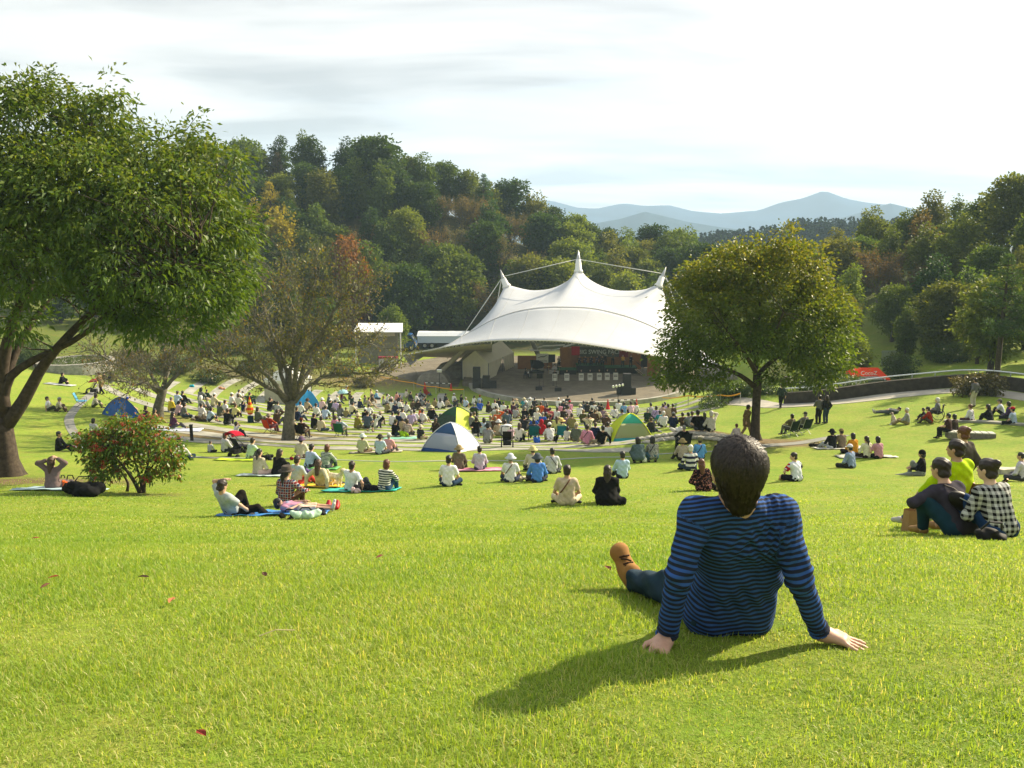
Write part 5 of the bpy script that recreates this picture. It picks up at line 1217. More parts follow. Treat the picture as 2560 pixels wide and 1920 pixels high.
def canopy():
    root = thing('stage_canopy', 'large white tensile canopy with three peaked masts over the stage', 'canopy', (8, 104, 2)); c0 = np.array([8, 104, 2.])
    def curve(K, n=73):
        t = np.array([k[0] for k in K]); P = np.array([at(k[1], k[2], k[3]) for k in K]); u = np.linspace(0, 1, n); out = np.zeros((n, 3))
        for d in range(3):
            m = np.gradient(P[:, d], t); i = np.clip(np.searchsorted(t, u) - 1, 0, len(t)-2); h = t[i+1]-t[i]; s = (u - t[i])/h
            dl = np.diff(P[:, d])/np.diff(t); m = np.array([0 if 0 < k < len(t)-1 and dl[k-1]*dl[k] <= 0 else m[k] for k in range(len(t))]) if d == 2 else m
            out[:, d] = (1+2*s)*(1-s)**2*P[i, d] + s*(1-s)**2*h*m[i] + s*s*(3-2*s)*P[i+1, d] + s*s*(s-1)*h*m[i+1]
        return out
    F = curve([(0, 1007, 888, 103), (.14, 1115, 866, 98), (.30, 1215, 852, 95), (.5, 1350, 850, 93), (.70, 1470, 860, 94), (.86, 1610, 884, 97), (1, 1810, 922, 104)])
    S = curve([(0, 1007, 888, 103), (.14, 1117, 863, 99.5), (.21, 1165, 836, 101.5), (.30, 1235, 798, 102), (.5, 1385, 768, 101), (.70, 1520, 779, 101.5), (.86, 1650, 826, 103), (1, 1810, 922, 104)])
    T = curve([(0, 1007, 888, 103), (.07, 1062, 877, 101), (.13, 1116, 863, 100.5), (.165, 1168, 838, 105), (.20, 1210, 796, 109), (.24, 1248, 746, 111), (.27, 1265, 711, 111.3), (.30, 1283, 716, 111.4), (.36, 1335, 726, 111.7), (.42, 1388, 718, 111.8), (.465, 1424, 698, 112), (.50, 1446, 673, 112), (.535, 1468, 694, 112), (.58, 1500, 713, 111.8), (.65, 1560, 727, 111.7), (.71, 1618, 722, 111.4), (.745, 1648, 710, 111.3), (.78, 1664, 745, 111), (.83, 1684, 785, 110), (.90, 1730, 850, 107.5), (1, 1810, 922, 104)])
    rows = []
    for v in np.linspace(0, 1, 14): rows.append(F*(1-v) + S*v + np.array([0, 0, -.22])*math.sin(v*math.pi)*np.sin(np.linspace(0, math.pi, len(F)))[:, None])
    body = rows[:]
    up = []
    for v in np.linspace(0, 1, 18):
        w = v**1.35; P = S*(1-v) + T*v; P[:, 2] = S[:, 2]*(1-w) + T[:, 2]*w; up.append(P)
    Bk = T.copy(); Bk[:, 1] = 120 - .9*np.abs(np.linspace(-1, 1, len(T)))**2*14; Bk[:, 2] = 2 + 5.5*np.sin(np.linspace(0, math.pi, len(T)))**.6; Bk[:, 0] = T[:, 0]*1.02
    Bk[0] = T[0]; Bk[-1] = T[-1]; bk = []
    for v in np.linspace(0, 1, 12):
        w = 1-(1-v)**1.6; P = T*(1-v) + Bk*v; P[:, 2] = T[:, 2]*(1-w) + Bk[:, 2]*w; bk.append(P)
    b = MB(); b.sheet(np.array(up + bk[1:]) - c0, .03); b.build('membrane', M_MEM, root, True)
    b = MB(); fr = np.array(rows) - c0; b.sheet(fr, .03); b.build('front_panel', M_MEM, root, True)
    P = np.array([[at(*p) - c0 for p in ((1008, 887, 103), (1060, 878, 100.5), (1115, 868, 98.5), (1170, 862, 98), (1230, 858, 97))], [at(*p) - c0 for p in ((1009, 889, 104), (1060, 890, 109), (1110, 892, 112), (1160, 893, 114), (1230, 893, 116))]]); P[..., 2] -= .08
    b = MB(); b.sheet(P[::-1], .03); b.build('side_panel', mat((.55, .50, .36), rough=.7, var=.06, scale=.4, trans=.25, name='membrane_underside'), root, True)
    b = MB(); b.tube(S - c0 + np.array([0, -.04, .03]), .035, 6); b.build('seam_cable', mat((.55, .55, .53), name='seam'), root, True)
    for k in (14, 22, 30, 38, 46, 54, 62):
        b = MB(); b.tube([r_[k] - c0 + [0, -.01, .02] for r_ in rows], .014, 4); b.tube([r_[k] - c0 + [0, -.01, .02] for r_ in up], .014, 4); b.build('panel_seam', mat((.60, .60, .57), name='seam'), root, True)
    b = MB(); b.tube(F - c0 + np.array([0, 0, -.06]), .07, 6)
    for k in range(2, len(F)-2): b.tube([F[k] - c0 + [0, 0, .02], F[k] - c0 + [0, 0, -.22]], .045, 5)
    b.build('edge_cable', mat((.50, .49, .43), name='edge_clamps'), root, True)
    for (bx, by, tx, ty, ex, ey, y) in ((1265, 713, 1258, 696, 1251, 674, 111.3), (1446, 675, 1446, 648, 1446, 625, 112), (1648, 712, 1656, 691, 1665, 667, 111.3)):
        A, B_, E = at(bx, by, y)-c0, at(tx, ty, y)-c0, at(ex, ey, y)-c0; m = MB(); gr = np.array([(1446-bx)*.012, 1.0, 0])
        m.tube([A + gr*2 - [0, 0, 9.5], A + gr*.8 - [0, 0, 4], A], [.32, .3, .3], 10); mo = m.build('mast', M_STEEL, root, True)
        m = MB(); m.tube([A + (A-B_)*.25, A, A + (B_-A)*.05, B_], [.62, .56, .46, .34], 14); m.build('collar', mat((.72, .72, .69), rough=.5, name='white_collar'), mo, True)
        m = MB(); m.tube([B_ + (A-B_)*.1, B_, E], [.30, .27, .03], 12); m.build('spike', M_STEEL, mo, True)
    for i, pts in enumerate(([(1262, 690, 111.3), (1440, 649, 112)], [(1452, 649, 112), (1655, 684, 111.3)], [(1254, 696, 111.3), (1150, 850, 112.5), (1118, 897, 113.5)], [(1253, 700, 111.3), (1243, 756, 114), (1225, 880, 121)], [(1664, 690, 111.3), (1690, 764, 114), (1730, 890, 121)], [(1662, 694, 111.3), (1707, 748, 113), (1800, 880, 115)])):
        m = MB(); m.tube([at(*p) - c0 for p in pts], .055, 6); m.build('stay_cable', mat((.55, .56, .52), rough=.5, name='cable'), root, True)
    # slanted tube legs on concrete footings
    for i, (p0, p1, r) in enumerate((((1106, 926, 103.5), (1168, 866, 104), .33), ((1142, 914, 108.5), (1185, 876, 108.5), .30), ((1148, 905, 108), (1200, 862, 106), .16), ((1790, 960, 104), (1740, 905, 104), .33), ((1775, 955, 108), (1730, 900, 108), .3))):
        m = MB(); A, B_ = at(*p0)-c0, at(*p1)-c0; A[2] = max(A[2], -.2); m.tube([A - (B_-A)*.08, A, A+(B_-A)*.5, B_, B_ + (B_-A)*.25], [r*.8, r*.8, r, r, r*.7], 14); m.build('tube_leg', M_BEIGE, root, True)
    for (px, py, y, s) in ((1085, 940, 100.5, 1.0), (1130, 925, 107, 1.05), (1790, 985, 101, 1.2)):
        g = at(px, py, y); m = MB(); z0 = float(gz(g[0], y)) + (.03 if px < 1700 else .1)
        m.grid(np.array([[(g[0]+sx*w_*s - c0[0], y+sy*d_*s - c0[1], z0+h_*s - c0[2] - .3*(h_ == 0)) for sx, sy in ((-1, -1), (0, -1.15), (1, -1), (1.1, 0), (1, 1), (0, 1.1), (-1, 1), (-1.15, 0))] for w_, d_, h_ in ((2.0, 1.6, 0), (1.75, 1.35, .8), (1.2, .9, 1.5), (.5, .4, 1.75), (.02, .02, 1.78))])[::-1], True)
        m.build('footing', mat((.165, .15, .12), rough=.95, var=.4, scale=2.2, bump=.03, name='rough_stone'), root)
canopy()

def txt(name, s, size, p, parent, m, rz=0.0, ext=.01, sx=1.0):
    cu = bpy.data.curves.new(name, 'FONT'); cu.body = s; cu.size = size; cu.extrude = ext; cu.align_x = 'CENTER'; cu.align_y = 'CENTER'
    t = bpy.data.objects.new(name, cu); COL.objects.link(t); me = bpy.data.meshes.new_from_object(t.evaluated_get(bpy.context.evaluated_depsgraph_get())); bpy.data.objects.remove(t)
    o = link(name, me, m, parent); o.location = p; o.rotation_euler = (math.pi/2, 0, rz); o.scale = (sx, 1, 1); return o
M_WOODP = mat('#8a5c30', rough=.7, var=.22, scale=2.0, name='stained_panel')
M_BLK = mat((.016, .016, .017), rough=.55, var=.2, name='black_equipment')
def DK(px, py, y, z=None):   # a point at depth y with the height set to the deck
    p = at(px, py, y); p[2] = DZ if z is None else z; return p
def panel(name, label, x0, y0, x1, y1, y, m, cat='panel', group=None, t=.12, down=False):
    A, B_ = at(x0, y0, y), at(x1, y1, y); z1 = A[2]; z0 = DZ if down else B_[2]; w = B_[0]-A[0]
    o = thing(name, label, cat, ((A[0]+B_[0])/2, y, z0), 0, group); b = MB(); b.box((0, 0, (z1-z0)/2), (w, t, z1-z0)); b.build('board', m, o); return o, w, z1-z0
def stage_set():
    M_L = mat((.55, .57, .52), name='pale_letters'); gp_ = 'wooden panels of the stage backdrop'
    panel('stage_backdrop', 'low wooden backdrop panel behind the grand piano', 1294, 889, 1341, 932, 110, M_WOODP, group=gp_, down=True)
    panel('stage_backdrop', 'short wooden backdrop panel right of the white theatre sign', 1359, 906, 1381, 930, 110.4, M_WOODP, group=gp_, down=True)
    panel('stage_backdrop', 'tall wooden panel left of the first red banner', 1400, 868, 1430, 925, 109.6, M_WOODP, group=gp_, down=True)
    panel('stage_backdrop', 'wide wooden panel below the dark lettered banner', 1430, 887, 1570, 930, 111.2, M_WOODP, group=gp_, down=True)
    panel('stage_backdrop', 'tall wooden panel right of the second red banner', 1569, 880, 1603, 930, 109.8, M_WOODP, group=gp_, down=True)
    panel('stage_backdrop', 'nearest wooden panel at the right end of the stage', 1619, 886, 1650, 952, 104.5, M_WOODP, group=gp_, down=True)
    o, w, h = panel('banner', 'dark banner with big pale lettering hung across the back of the stage', 1449, 868, 1549, 892, 109.2, mat((.055, .065, .05), rough=.9, name='dark_banner'), 'banner', t=.06); txt('lettering', 'BIG SWING FACE', h*.62, (0, -.045, h*.5), o, M_L, sx=.92)
    for a, b_, l, c in ((1429, 1449, 'bright red banner left of the dark lettered banner', '#a0101c'), (1548, 1570, 'duller red banner right of the dark lettered banner', '#70201c')):
        panel('banner', l, a, 866 if a < 1500 else 874, b_, 888 if a < 1500 else 893, 109.0, cloth(c), 'banner', 'red banners', t=.05)
    o, w, h = panel('sign_board', 'white sign board with dark lettering beside the grand piano', 1341, 884, 1371, 907, 108.5, mat((.52, .52, .44), name='sign_white'), 'sign', t=.06); txt('lettering', 'THEATRE', h*.24, (0, -.045, h*.2), o, M_BLK)
    b = MB(); b.tube([(-w*.4, -.05, h*.55), (-w*.1, -.05, h*.68), (w*.1, -.05, h*.66), (w*.42, -.05, h*.86)], [.02, .06, .06, .02], 5); b.build('emblem', M_BLK, o)
    for s in (-1, 1): b = MB(); b.box((s*w*.4, .05, -.5), (.06, .06, 1.6)); b.build('post', M_BLK, o)
    panel('screen', 'black screen on a stand right of the white sign board', 1371, 886, 1388, 906, 108.6, M_BLK, 'screen', t=.1)
    panel('doorway_shade', 'black board painted as shade in the door gap between the right hand panels', 1603, 885, 1622, 918, 108, M_BLK, 'doorway_shade', t=.1)  # door gap: its shade is painted as a black board
    # back roof with thin curved rafters
    o = thing('stage_roof', 'light curved rear roof on thin white rafters behind the stage banner', 'roof', DK(1400, 900, 114)); c = np.array(o.location); b = MB()
    for pts in ([(1325, 874, 113), (1360, 865, 113), (1412, 863, 113)], [(1408, 868, 111), (1430, 861, 111), (1452, 855, 111), (1500, 866, 111), (1560, 880, 111)], [(1325, 876, 112), (1380, 876, 112), (1400, 872, 112)]):
        P = np.array([at(*p) for p in pts]) - c; b.tube(P, .10, 6)
    b.build('rafters', mat((.68, .68, .62), name='white_rafters'), o)
    P = np.array([[at(px, py, y) - c for px, py in ((1408, 866), (1430, 859), (1452, 853), (1500, 864), (1560, 878))] for y in (111.2, 117)]); b = MB(); b.sheet(P[::-1], .08); b.build('roof_sheet', mat((.34, .33, .26), name='roof_sheet'), o)
    # risers
    for i, (x0, x1, y, h) in enumerate(((1382, 1440, 106.5, .55), (1440, 1510, 108, .9), (1510, 1590, 107.2, .75))):
        A, B_ = DK(x0, 930, y), DK(x1, 930, y); o = thing('stage_riser', ['low black riser with green top behind the piano side music stands', 'tallest black riser with green top at the centre of the stage', 'black riser with green top near the right hand steps'][i], 'riser', ((A[0]+B_[0])/2, y, DZ), 0, 'band risers')
        b = MB(); b.box((0, 0, h/2), (B_[0]-A[0]-.1, 2.0, h)); b.build('skirt', M_BLK, o); b = MB(); b.box((0, 0, h+.025), (B_[0]-A[0], 2.1, .05)); b.build('top', mat('#174a22', name='green_top'), o)
    # piano
    p = DK(1340, 930, 103); o = thing('grand_piano', 'black grand piano with raised lid on the left of the stage', 'piano', p, R(-12)); b = MB()
    out = [(-.75, -.7), (-.75, .55), (-.1, .75), (.7, .55), (1.0, .15), (.9, -.35), (.3, -.7)]; n = len(out)
    b.add([(x, y, .68) for x, y in out] + [(x, y, .98) for x, y in out], [tuple(range(n-1, -1, -1)), tuple(range(n, 2*n))] + [(i, (i+1) % n, (i+1) % n + n, i+n) for i in range(n)]); b.build('case', mat((.012, .012, .013), rough=.15, spec=.6, name='piano_black'), o)
    b = MB(); L_ = [(-.75, .55), (-.1, .75), (.7, .55), (1.0, .15), (.9, -.35), (.3, -.7), (-.75, -.7)]; V = [(x, .72 - (.75-y)*.55, 1.0 + (.75-y)*.85) for x, y in L_]; V2 = [(x, y+.03, z+.02) for x, y, z in V]; b.add(V + V2, [tuple(range(7)), tuple(range(13, 6, -1))] + [(i, i+7, (i+1) % 7 + 7, (i+1) % 7) for i in range(7)]); b.build('lid', mat((.012, .012, .013), rough=.15, spec=.6, name='piano_black'), o)
    for x, y in ((-.6, -.55), (-.6, .45), (.75, 0)): b = MB(); b.tube([(x, y, .7), (x, y, .02)], [.07, .045], 8); b.build('leg', M_BLK, o)
    b = MB(); b.box((-.55, -.15, 1.12), (.04, .7, .28)); b.build('music_desk', mat((.5, .5, .46), name='sheet_music'), o); b = MB(); b.box((-.85, -.05, .72), (.22, 1.25, .06)); b.build('keyboard', mat((.6, .6, .56), name='ivory'), o)
    o2 = thing('piano_bench', 'black bench at the keyboard of the grand piano', 'bench', p + np.array([-1.35, -.2, 0])); b = MB(); b.box((0, 0, .47), (.4, .8, .07)); b.build('seat', M_BLK, o2)
    for x in (-.15, .15):
        for y in (-.33, .33): b = MB(); b.box((x, y, .22), (.05, .05, .44)); b.build('leg', M_BLK, o2)
    # band front desks
    lab = ['first', 'second', 'third', 'fourth', 'fifth', 'sixth', 'seventh']
    for i, px in enumerate((1387, 1417, 1453, 1475, 1498, 1518, 1539)):
        q = DK(px, 957, 101.0 + .1*i); o = thing('music_stand', f"white and black band desk, {lab[i]} in the row from the piano side", 'music stand', q, 0, 'band desks in a row')
        b = MB(); b.add([(-.30, -.02, 0), (.30, -.02, 0), (.30, .14, .85), (-.30, .14, .85), (-.30, .03, 0), (.30, .03, 0), (.30, .19, .85), (-.30, .19, .85)], [(0, 1, 2, 3), (7, 6, 5, 4), (0, 4, 5, 1), (3, 2, 6, 7), (0, 3, 7, 4), (1, 5, 6, 2)]); b.build('front', mat((.62, .61, .54), name='desk_white'), o)
        b = MB()
        for z in (.42, .58): b.box((0, .055 + (z-.42)*.18, z), (.44, .02, .075))
        b.build('band_emblem', mat((.05, .045, .03), name='desk_dark'), o); b = MB(); b.box((0, .33, .88), (.62, .42, .03)); b.build('shelf', M_BLK, o)
    # loudspeakers, monitors, microphones
    def stack(px, py, y, label, blocks):
        q = DK(px, py, y); o = thing('loudspeaker_stack', label, 'loudspeaker', q)
        for (x, dy, z, w, d, h) in blocks:
            b = MB(); b.box((x, dy, z+h/2), (w, d, h)); k = b.build('cabinet', M_BLK, o); b = MB(); b.box((x, dy-d/2-.012, z+h/2), (w*.88, .02, h*.88)); b.build('grille', mat((.03, .03, .03), rough=.8, scale=60, var=.5, name='grille'), k)
    stack(1208, 964, 96.2, 'black loudspeaker stack in front of the white stage tent', ((-.75, 0, 0, .95, .9, 1.1), (-.75, 0, 1.1, .85, .8, 1.35), (.35, .1, 0, 1.0, .9, .65), (.35, .15, .65, .85, .8, .75), (1.15, .25, 0, .8, .8, .8)))
    stack(1563, 988, 92.4, 'black loudspeaker stack at the right end of the stage front', ((.1, 0, 0, 1.05, 1.0, 1.0), (.15, 0, 1.0, .85, .8, 1.35), (-.55, .1, 0, .75, .8, .65), (.85, .1, 0, .6, .8, .75), (-.35, .2, .65, .6, .6, .65)))
    for px, py, y, l in ((1347, 975, 95, 'black floor monitor left of the stage centre front'), (1395, 978, 94.3, 'black floor monitor right of the stage centre front')):
        q = DK(px, py, y); o = thing('floor_monitor', l, 'monitor speaker', q, 0, 'floor monitors'); b = MB(); b.add([(-.38, -.3, 0), (.38, -.3, 0), (.38, .3, 0), (-.38, .3, 0), (-.38, -.22, .42), (.38, -.22, .42), (.38, .02, .42), (-.38, .02, .42)], [(0, 3, 2, 1), (4, 5, 6, 7), (0, 1, 5, 4), (1, 2, 6, 5), (2, 3, 7, 6), (3, 0, 4, 7)]); k = b.build('cabinet', M_BLK, o)
        b = MB(); b.box((0, .17, .2), (.6, .02, .3), M=rotm('X', -.55)); b.build('grille', mat((.03, .03, .03), rough=.8, name='grille'), k)
    for i, (px, y, h) in enumerate(((1349, 97.5, 1.2), (1358, 97, 1.7), (1383, 98, 1.5), (1391, 97.2, 1.65))):
        q = DK(px, 960, y); o = thing('microphone_stand', ['short microphone stand holding a black music desk near the piano', 'tall straight microphone stand near the piano', 'microphone stand behind the right floor monitor', 'taller microphone stand nearest the band desks'][i], 'microphone stand', q, 0, 'microphone stands'); b = MB(); b.lathe([(.16, 0), (.15, .03), (.02, .05)], 12); b.build('base', M_BLK, o)
        b = MB(); b.tube([(0, 0, .03), (0, 0, h)], .018, 6); b.build('pole', M_BLK, o); b = MB(); b.sphere((0, -.03, h+.03), (.04, .04, .06), 8, 6) if i else b.box((0, -.1, h), (.7, .06, .6), M=rotm('X', .3)); b.build('head', M_BLK, o)
    o = thing('stair', 'short wooden steps up to the right hand riser', 'steps', DK(1598, 930, 105.5)); 
    for k in range(3): b = MB(); b.box((-.3*k+.3, 0, .12+.24*k), (.35, 1.2, .06)); b.build('tread', mat((.45, .36, .24), name='wood'), o)
    for s in (-.6, .6): b = MB(); b.tube([(.55, s, 0), (-.45, s, .75)], .05, 5); b.tube([(.5, s, 0), (.5, s, .95), (-.4, s, 1.6)], .03, 5); b.build('stringer', M_BLK, o)
    # floodlight stands in front of the stage
    for (px, py, y, h, l, w) in ((1096, 968, 96, 3.3, 'thin lamp stand with a white square floodlight left of the stage', 0), (1550, 1012, 87, 2.9, 'thin stand carrying a row of white lamps in front of the right loudspeakers', 1)):
        g = G(px, py); x = xof(px, y); z = float(gz(x, y)); top = at(px, 927 if not w else 966, y)[2] - z; o = thing('floodlight_stand', l, 'light stand', (x, y, z), 0, 'floodlight stands'); b = MB(); b.tube([(0, 0, 0), (0, 0, top)], .035, 6); b.build('pole', M_BLK, o)
        for k in range(3): a = k*2.1; b = MB(); b.tube([(0, 0, .5), (.45*math.cos(a), .45*math.sin(a), 0)], .02, 5); b.build('leg', M_BLK, o)
        if not w: b = MB(); b.box((0, -.05, top), (.55, .12, .36), M=rotm('X', .5)); b.build('lamp', mat((.8, .8, .78), name='lamp_white'), o)
        else:
            b = MB(); b.tube([(-.65, 0, top), (.6, 0, top+.25)], .02, 5); b.build('crossbar', M_BLK, o)
            for k in range(4): b = MB(); b.tube([(-.55+.33*k, .02, top+.05+.06*k), (-.55+.33*k, -.26, top+.0+.06*k)], [.08, .13], 8); b.build('lamp', mat((.78, .78, .76), name='lamp_white'), o)
stage_set()

# white tent under the canopy, lorries, kiosk
def side_tent():
    M_T = mat((.62, .58, .44), rough=.8, var=.08, scale=1.2, trans=.15, name='tent_canvas')
    y0 = 104; A = at(1155, 893, y0); B_ = at(1222, 895, y0-2.2); ez = A[2]
    fl = A.copy(); fr = at(1221, 893, 102.2); br = at(1284, 877, 112); rd = at(1247, 854, 106.5); c = np.array([fl[0], fl[1], DZ-.4]); o = thing('party_tent', 'off-white canvas tent with draped walls under the left side of the stage canopy', 'tent', c)
    bl = fl + (br - fr); e = 2.35 + DZ - .4
    for p in (fl, fr, br, bl): p[2] = e
    rA = (fl + fr)/2; rA[2] = e + 1.5; rB = (bl + br)/2; rB[2] = e + 1.5
    b = MB(); P = [[fl, rA, fr], [bl, rB, br]]; G_ = np.array([[P[0][i]*(1-t) + P[1][i]*t - c - [0, 0, .15*math.sin(t*math.pi)] for i in range(3)] for t in np.linspace(0, 1, 8)]); b.sheet(G_[:, ::-1], .05); b.add([fl-c-[0, .02, 0], fr-c-[0, .02, 0], rA-c-[0, .02, .02]], [(0, 1, 2)]); b.build('roof', M_T, o)
    def drape(p, q, open_=0.0, n=26):
        rows = []
        for z in np.linspace(0, 1, 7):
            row = []
            for t in np.linspace(0, 1, n):
                k = t*(1 - open_*z**1.2); v = p*(1-k) + q*k; nrm = unit(np.cross(q-p, [0, 0, 1])); row.append(v - c - nrm*.07*math.sin(t*n*1.05)*(.3+z) - np.array([0, 0, z*(e - c[2] - .05)]))
            rows.append(row)
        return MB().sheet(rows, .015)
    drape(fl, fr).build('wall_panel', M_T, o); drape(fr, fr*.45+br*.55, .55).build('wall_panel', M_T, o); drape(br, fr*.45+br*.55, .25).build('wall_panel', M_T, o); drape(fl, bl).build('wall_panel', M_T, o)
    for p in (fl, fr, fr*.45+br*.55, br, bl): b = MB(); b.tube([p - c, [p[0]-c[0], p[1]-c[1], -.05]], .05, 6); b.build('pole', mat((.12, .13, .16), name='tent_pole'), o)
side_tent()
def wheel(b_parent, x, y, r, w):
    b = MB(); b.tube([(x, y-w/2, r), (x, y+w/2, r)], r, 18); k = b.build('wheel', mat((.02, .02, .02), rough=.9, name='tyre'), b_parent, True); b = MB(); b.tube([(x, y-w/2-.02, r), (x, y-w/2+.03, r)], r*.55, 14); b.build('rim', mat((.4, .4, .4), metal=.6, rough=.4, name='rim'), k)
def vehicles():
    y = 134; A = at(1047, 838, y); B_ = at(1175, 848, y); c = DK(1110, 880, y, float(gz(xof(1110, y), y)))
    o = thing('box_lorry', 'white box lorry parked behind the left tip of the stage canopy', 'lorry', c); w = B_[0]-A[0]; z1 = A[2]-c[2]
    b = MB(); b.box((0, 0, (z1+.9)/2), (w, 2.4, z1-.9)); b.build('box_body', mat((.52, .60, .68), rough=.5, var=.05, name='lorry_side_shaded'), o); b = MB(); b.add([(-w/2-.1, -1.3, z1), (w/2+.1, -1.3, z1), (w/2, -.6, z1+.55), (-w/2, -.6, z1+.55), (-w/2, 1.2, z1+.55), (w/2, 1.2, z1+.55), (w/2, 1.25, z1), (-w/2, 1.25, z1)], [(0, 1, 2, 3), (3, 2, 5, 4), (4, 5, 6, 7), (0, 3, 4, 7), (1, 6, 5, 2), (0, 7, 6, 1)]); b.build('roof', mat((.80, .82, .82), rough=.4, name='lorry_roof'), o)  # white side painted bluish for its shade
    b = MB(); b.box((0, 0, .75), (w, 2.0, .28)); b.build('chassis', M_BLK, o)
    for x in (-w*.36, -w*.22, w*.36): wheel(o, x, -1.05, .48, .3); wheel(o, x, 1.05, .48, .3)
    y = 131; c = DK(1025, 890, y, float(gz(xof(1025, y), y))); o = thing('blue_lorry', 'blue lorry cab beside the kiosk post', 'lorry', c); M_B = mat('#164a82', rough=.35, spec=.5, name='blue_paint')
    b = MB(); b.add([(-2.0, -1.1, .6), (1.0, -1.1, .6), (1.0, -1.1, 1.4), (.3, -1.1, 2.6), (-2.0, -1.1, 2.75), (-2.0, 1.1, .6), (1.0, 1.1, .6), (1.0, 1.1, 1.4), (.3, 1.1, 2.6), (-2.0, 1.1, 2.75)], [(0, 1, 2, 3, 4), (9, 8, 7, 6, 5), (0, 5, 6, 1), (1, 6, 7, 2), (2, 7, 8, 3), (3, 8, 9, 4), (4, 9, 5, 0)]); b.build('body', M_B, o)
    b = MB(); b.add([(-.9, -1.12, 1.5), (.75, -1.12, 1.5), (.2, -1.12, 2.4), (-.9, -1.12, 2.4)], [(0, 1, 2, 3)]); b.add([(.98, -.95, 1.48), (.98, .95, 1.48), (.36, .95, 2.5), (.36, -.95, 2.5)], [(0, 1, 2, 3)]); b.build('window', mat((.02, .025, .03), rough=.1, spec=.8, name='dark_glass'), o)
    for x in (-1.3, .4): wheel(o, x, -.95, .45, .3); wheel(o, x, .95, .45, .3)
    b = MB(); b.box((1.05, -.7, .95), (.06, .3, .18)); b.build('headlight', mat((.7, .7, .65), name='lamp'), o); b = MB(); b.box((1.05, .7, .95), (.06, .3, .18)); b.build('headlight', mat((.7, .7, .65), name='lamp'), o)
    # kiosk
    y = 116; A = at(888, 826, y); B_ = at(1011, 826, y); c = DK(950, 880, y, float(gz(xof(950, y), y))); o = thing('snack_kiosk', 'snack kiosk with a flat white roof and red counter left of the lorries', 'kiosk', c); w = B_[0]-A[0]; z = A[2]-c[2]
    b = MB(); P = np.array([[(-w/2, -1.6, z), (w/2, -1.6, z)], [(-w/2+.2, 1.6, z+.85), (w/2-.35, 1.6, z+.85)]]); b.sheet(P, .12); b.build('roof', mat((.80, .80, .80), rough=.45, var=.04, name='white_roof'), o)
    b = MB(); b.box((-.4, -.9, z-.35), (w-1.6, .12, .62)); b.build('fascia', mat((.42, .38, .30), name='beige_board'), o)
    b = MB(); b.box((-.4, 1.2, (z-.2)/2), (w-1.2, .15, z-.2)); b.build('back_wall', mat((.19, .19, .15), name='grey_wall'), o)
    b = MB(); b.box((w*.18, -1.0, .55), (w*.36, .5, 1.1)); k = b.build('counter', mat((.5, .48, .42), name='counter_white'), o); b = MB(); b.box((w*.18, -1.0, 1.22), (w*.38, .56, .25)); b.build('counter_top', cloth('#8c2440'), k)
    for x in (-w/2+.3, w/2-.35): b = MB(); b.box((x, -1.3, z/2), (.16, .16, z)); b.build('post', mat((.6, .6, .56), name='white_post'), o)
    # orange market tent on the right
    y = 74; A = at(2120, 918, y); B_ = at(2210, 942, y); c = DK(2165, 950, y, float(gz(xof(2165, y), y))); o = thing('market_tent', 'orange market tent with white lettering behind the handrail', 'tent', c); w = B_[0]-A[0]; z1 = A[2]-c[2]; z0 = B_[2]-c[2]
    b = MB(); b.add([(-w/2, -1.2, z0), (w/2, -1.2, z0), (w/2-.75, -.2, z1), (-w/2+.4, -.2, z1), (-w/2, 1.6, z0), (w/2, 1.6, z0)], [(0, 1, 2, 3), (1, 5, 2), (5, 4, 3, 2), (4, 0, 3)]); b.box((0, -1.2, z0-.09), (w, .04, .18)); b.build('roof', cloth('#d8401c'), o); txt('lettering', 'CocoZ', .5, (-.2, -.98, (z0+z1)/2+.05), o, mat((.75, .72, .68), name='white_print'), ext=.02)
    for x in (-w/2+.1, w/2-.1):
        for yy in (-1.1, 1.5): b = MB(); b.tube([(x, yy, 0), (x, yy, z0)], .04, 6); b.build('leg', M_STEEL, o)
    b = MB(); b.box((.2, 1.4, z0/2), (w-.4, .04, z0)); b.build('wall', M_BLK, o)
    y = 70; c = DK(2180, 955, y, float(gz(xof(2180, y), y))); o = thing('parked_car', 'dark car half hidden in front of the orange market tent', 'car', c); b = MB(); prof = [(-2.0, .35), (-2.0, .8), (-1.3, .95), (-.8, 1.4), (.8, 1.42), (1.5, .95), (2.0, .85), (2.05, .35)]; n = len(prof)
    b.add([(x, -.8, z) for x, z in prof] + [(x, .8, z) for x, z in prof], [tuple(range(n-1, -1, -1)), tuple(range(n, 2*n))] + [(i, (i+1) % n, (i+1) % n+n, i+n) for i in range(n)]); b.build('body', mat((.015, .016, .018), rough=.25, spec=.6, name='dark_paint'), o)
    b = MB(); b.add([(-1.1, -.81, .98), (1.3, -.81, .98), (.75, -.81, 1.34), (-.75, -.81, 1.34)], [(0, 1, 2, 3)]); b.build('window', mat((.05, .06, .06), rough=.1, name='glass'), o)
    for x in (-1.25, 1.25): wheel(o, x, -.72, .32, .2); wheel(o, x, .72, .32, .2)
    y = 84; c = DK(2218, 945, y, float(gz(xof(2218, y), y))); o = thing('metal_fence', 'grey slatted metal fence right of the orange market tent', 'fence', c); b = MB()
    for k in range(14): b.box((-.7+.11*k, 0, .75), (.05, .04, 1.5))
    b.box((0, .03, 1.35), (1.6, .04, .06)); b.box((0, .03, .25), (1.6, .04, .06)); b.build('slats', mat((.25, .28, .28), rough=.5, name='fence_grey'), o)
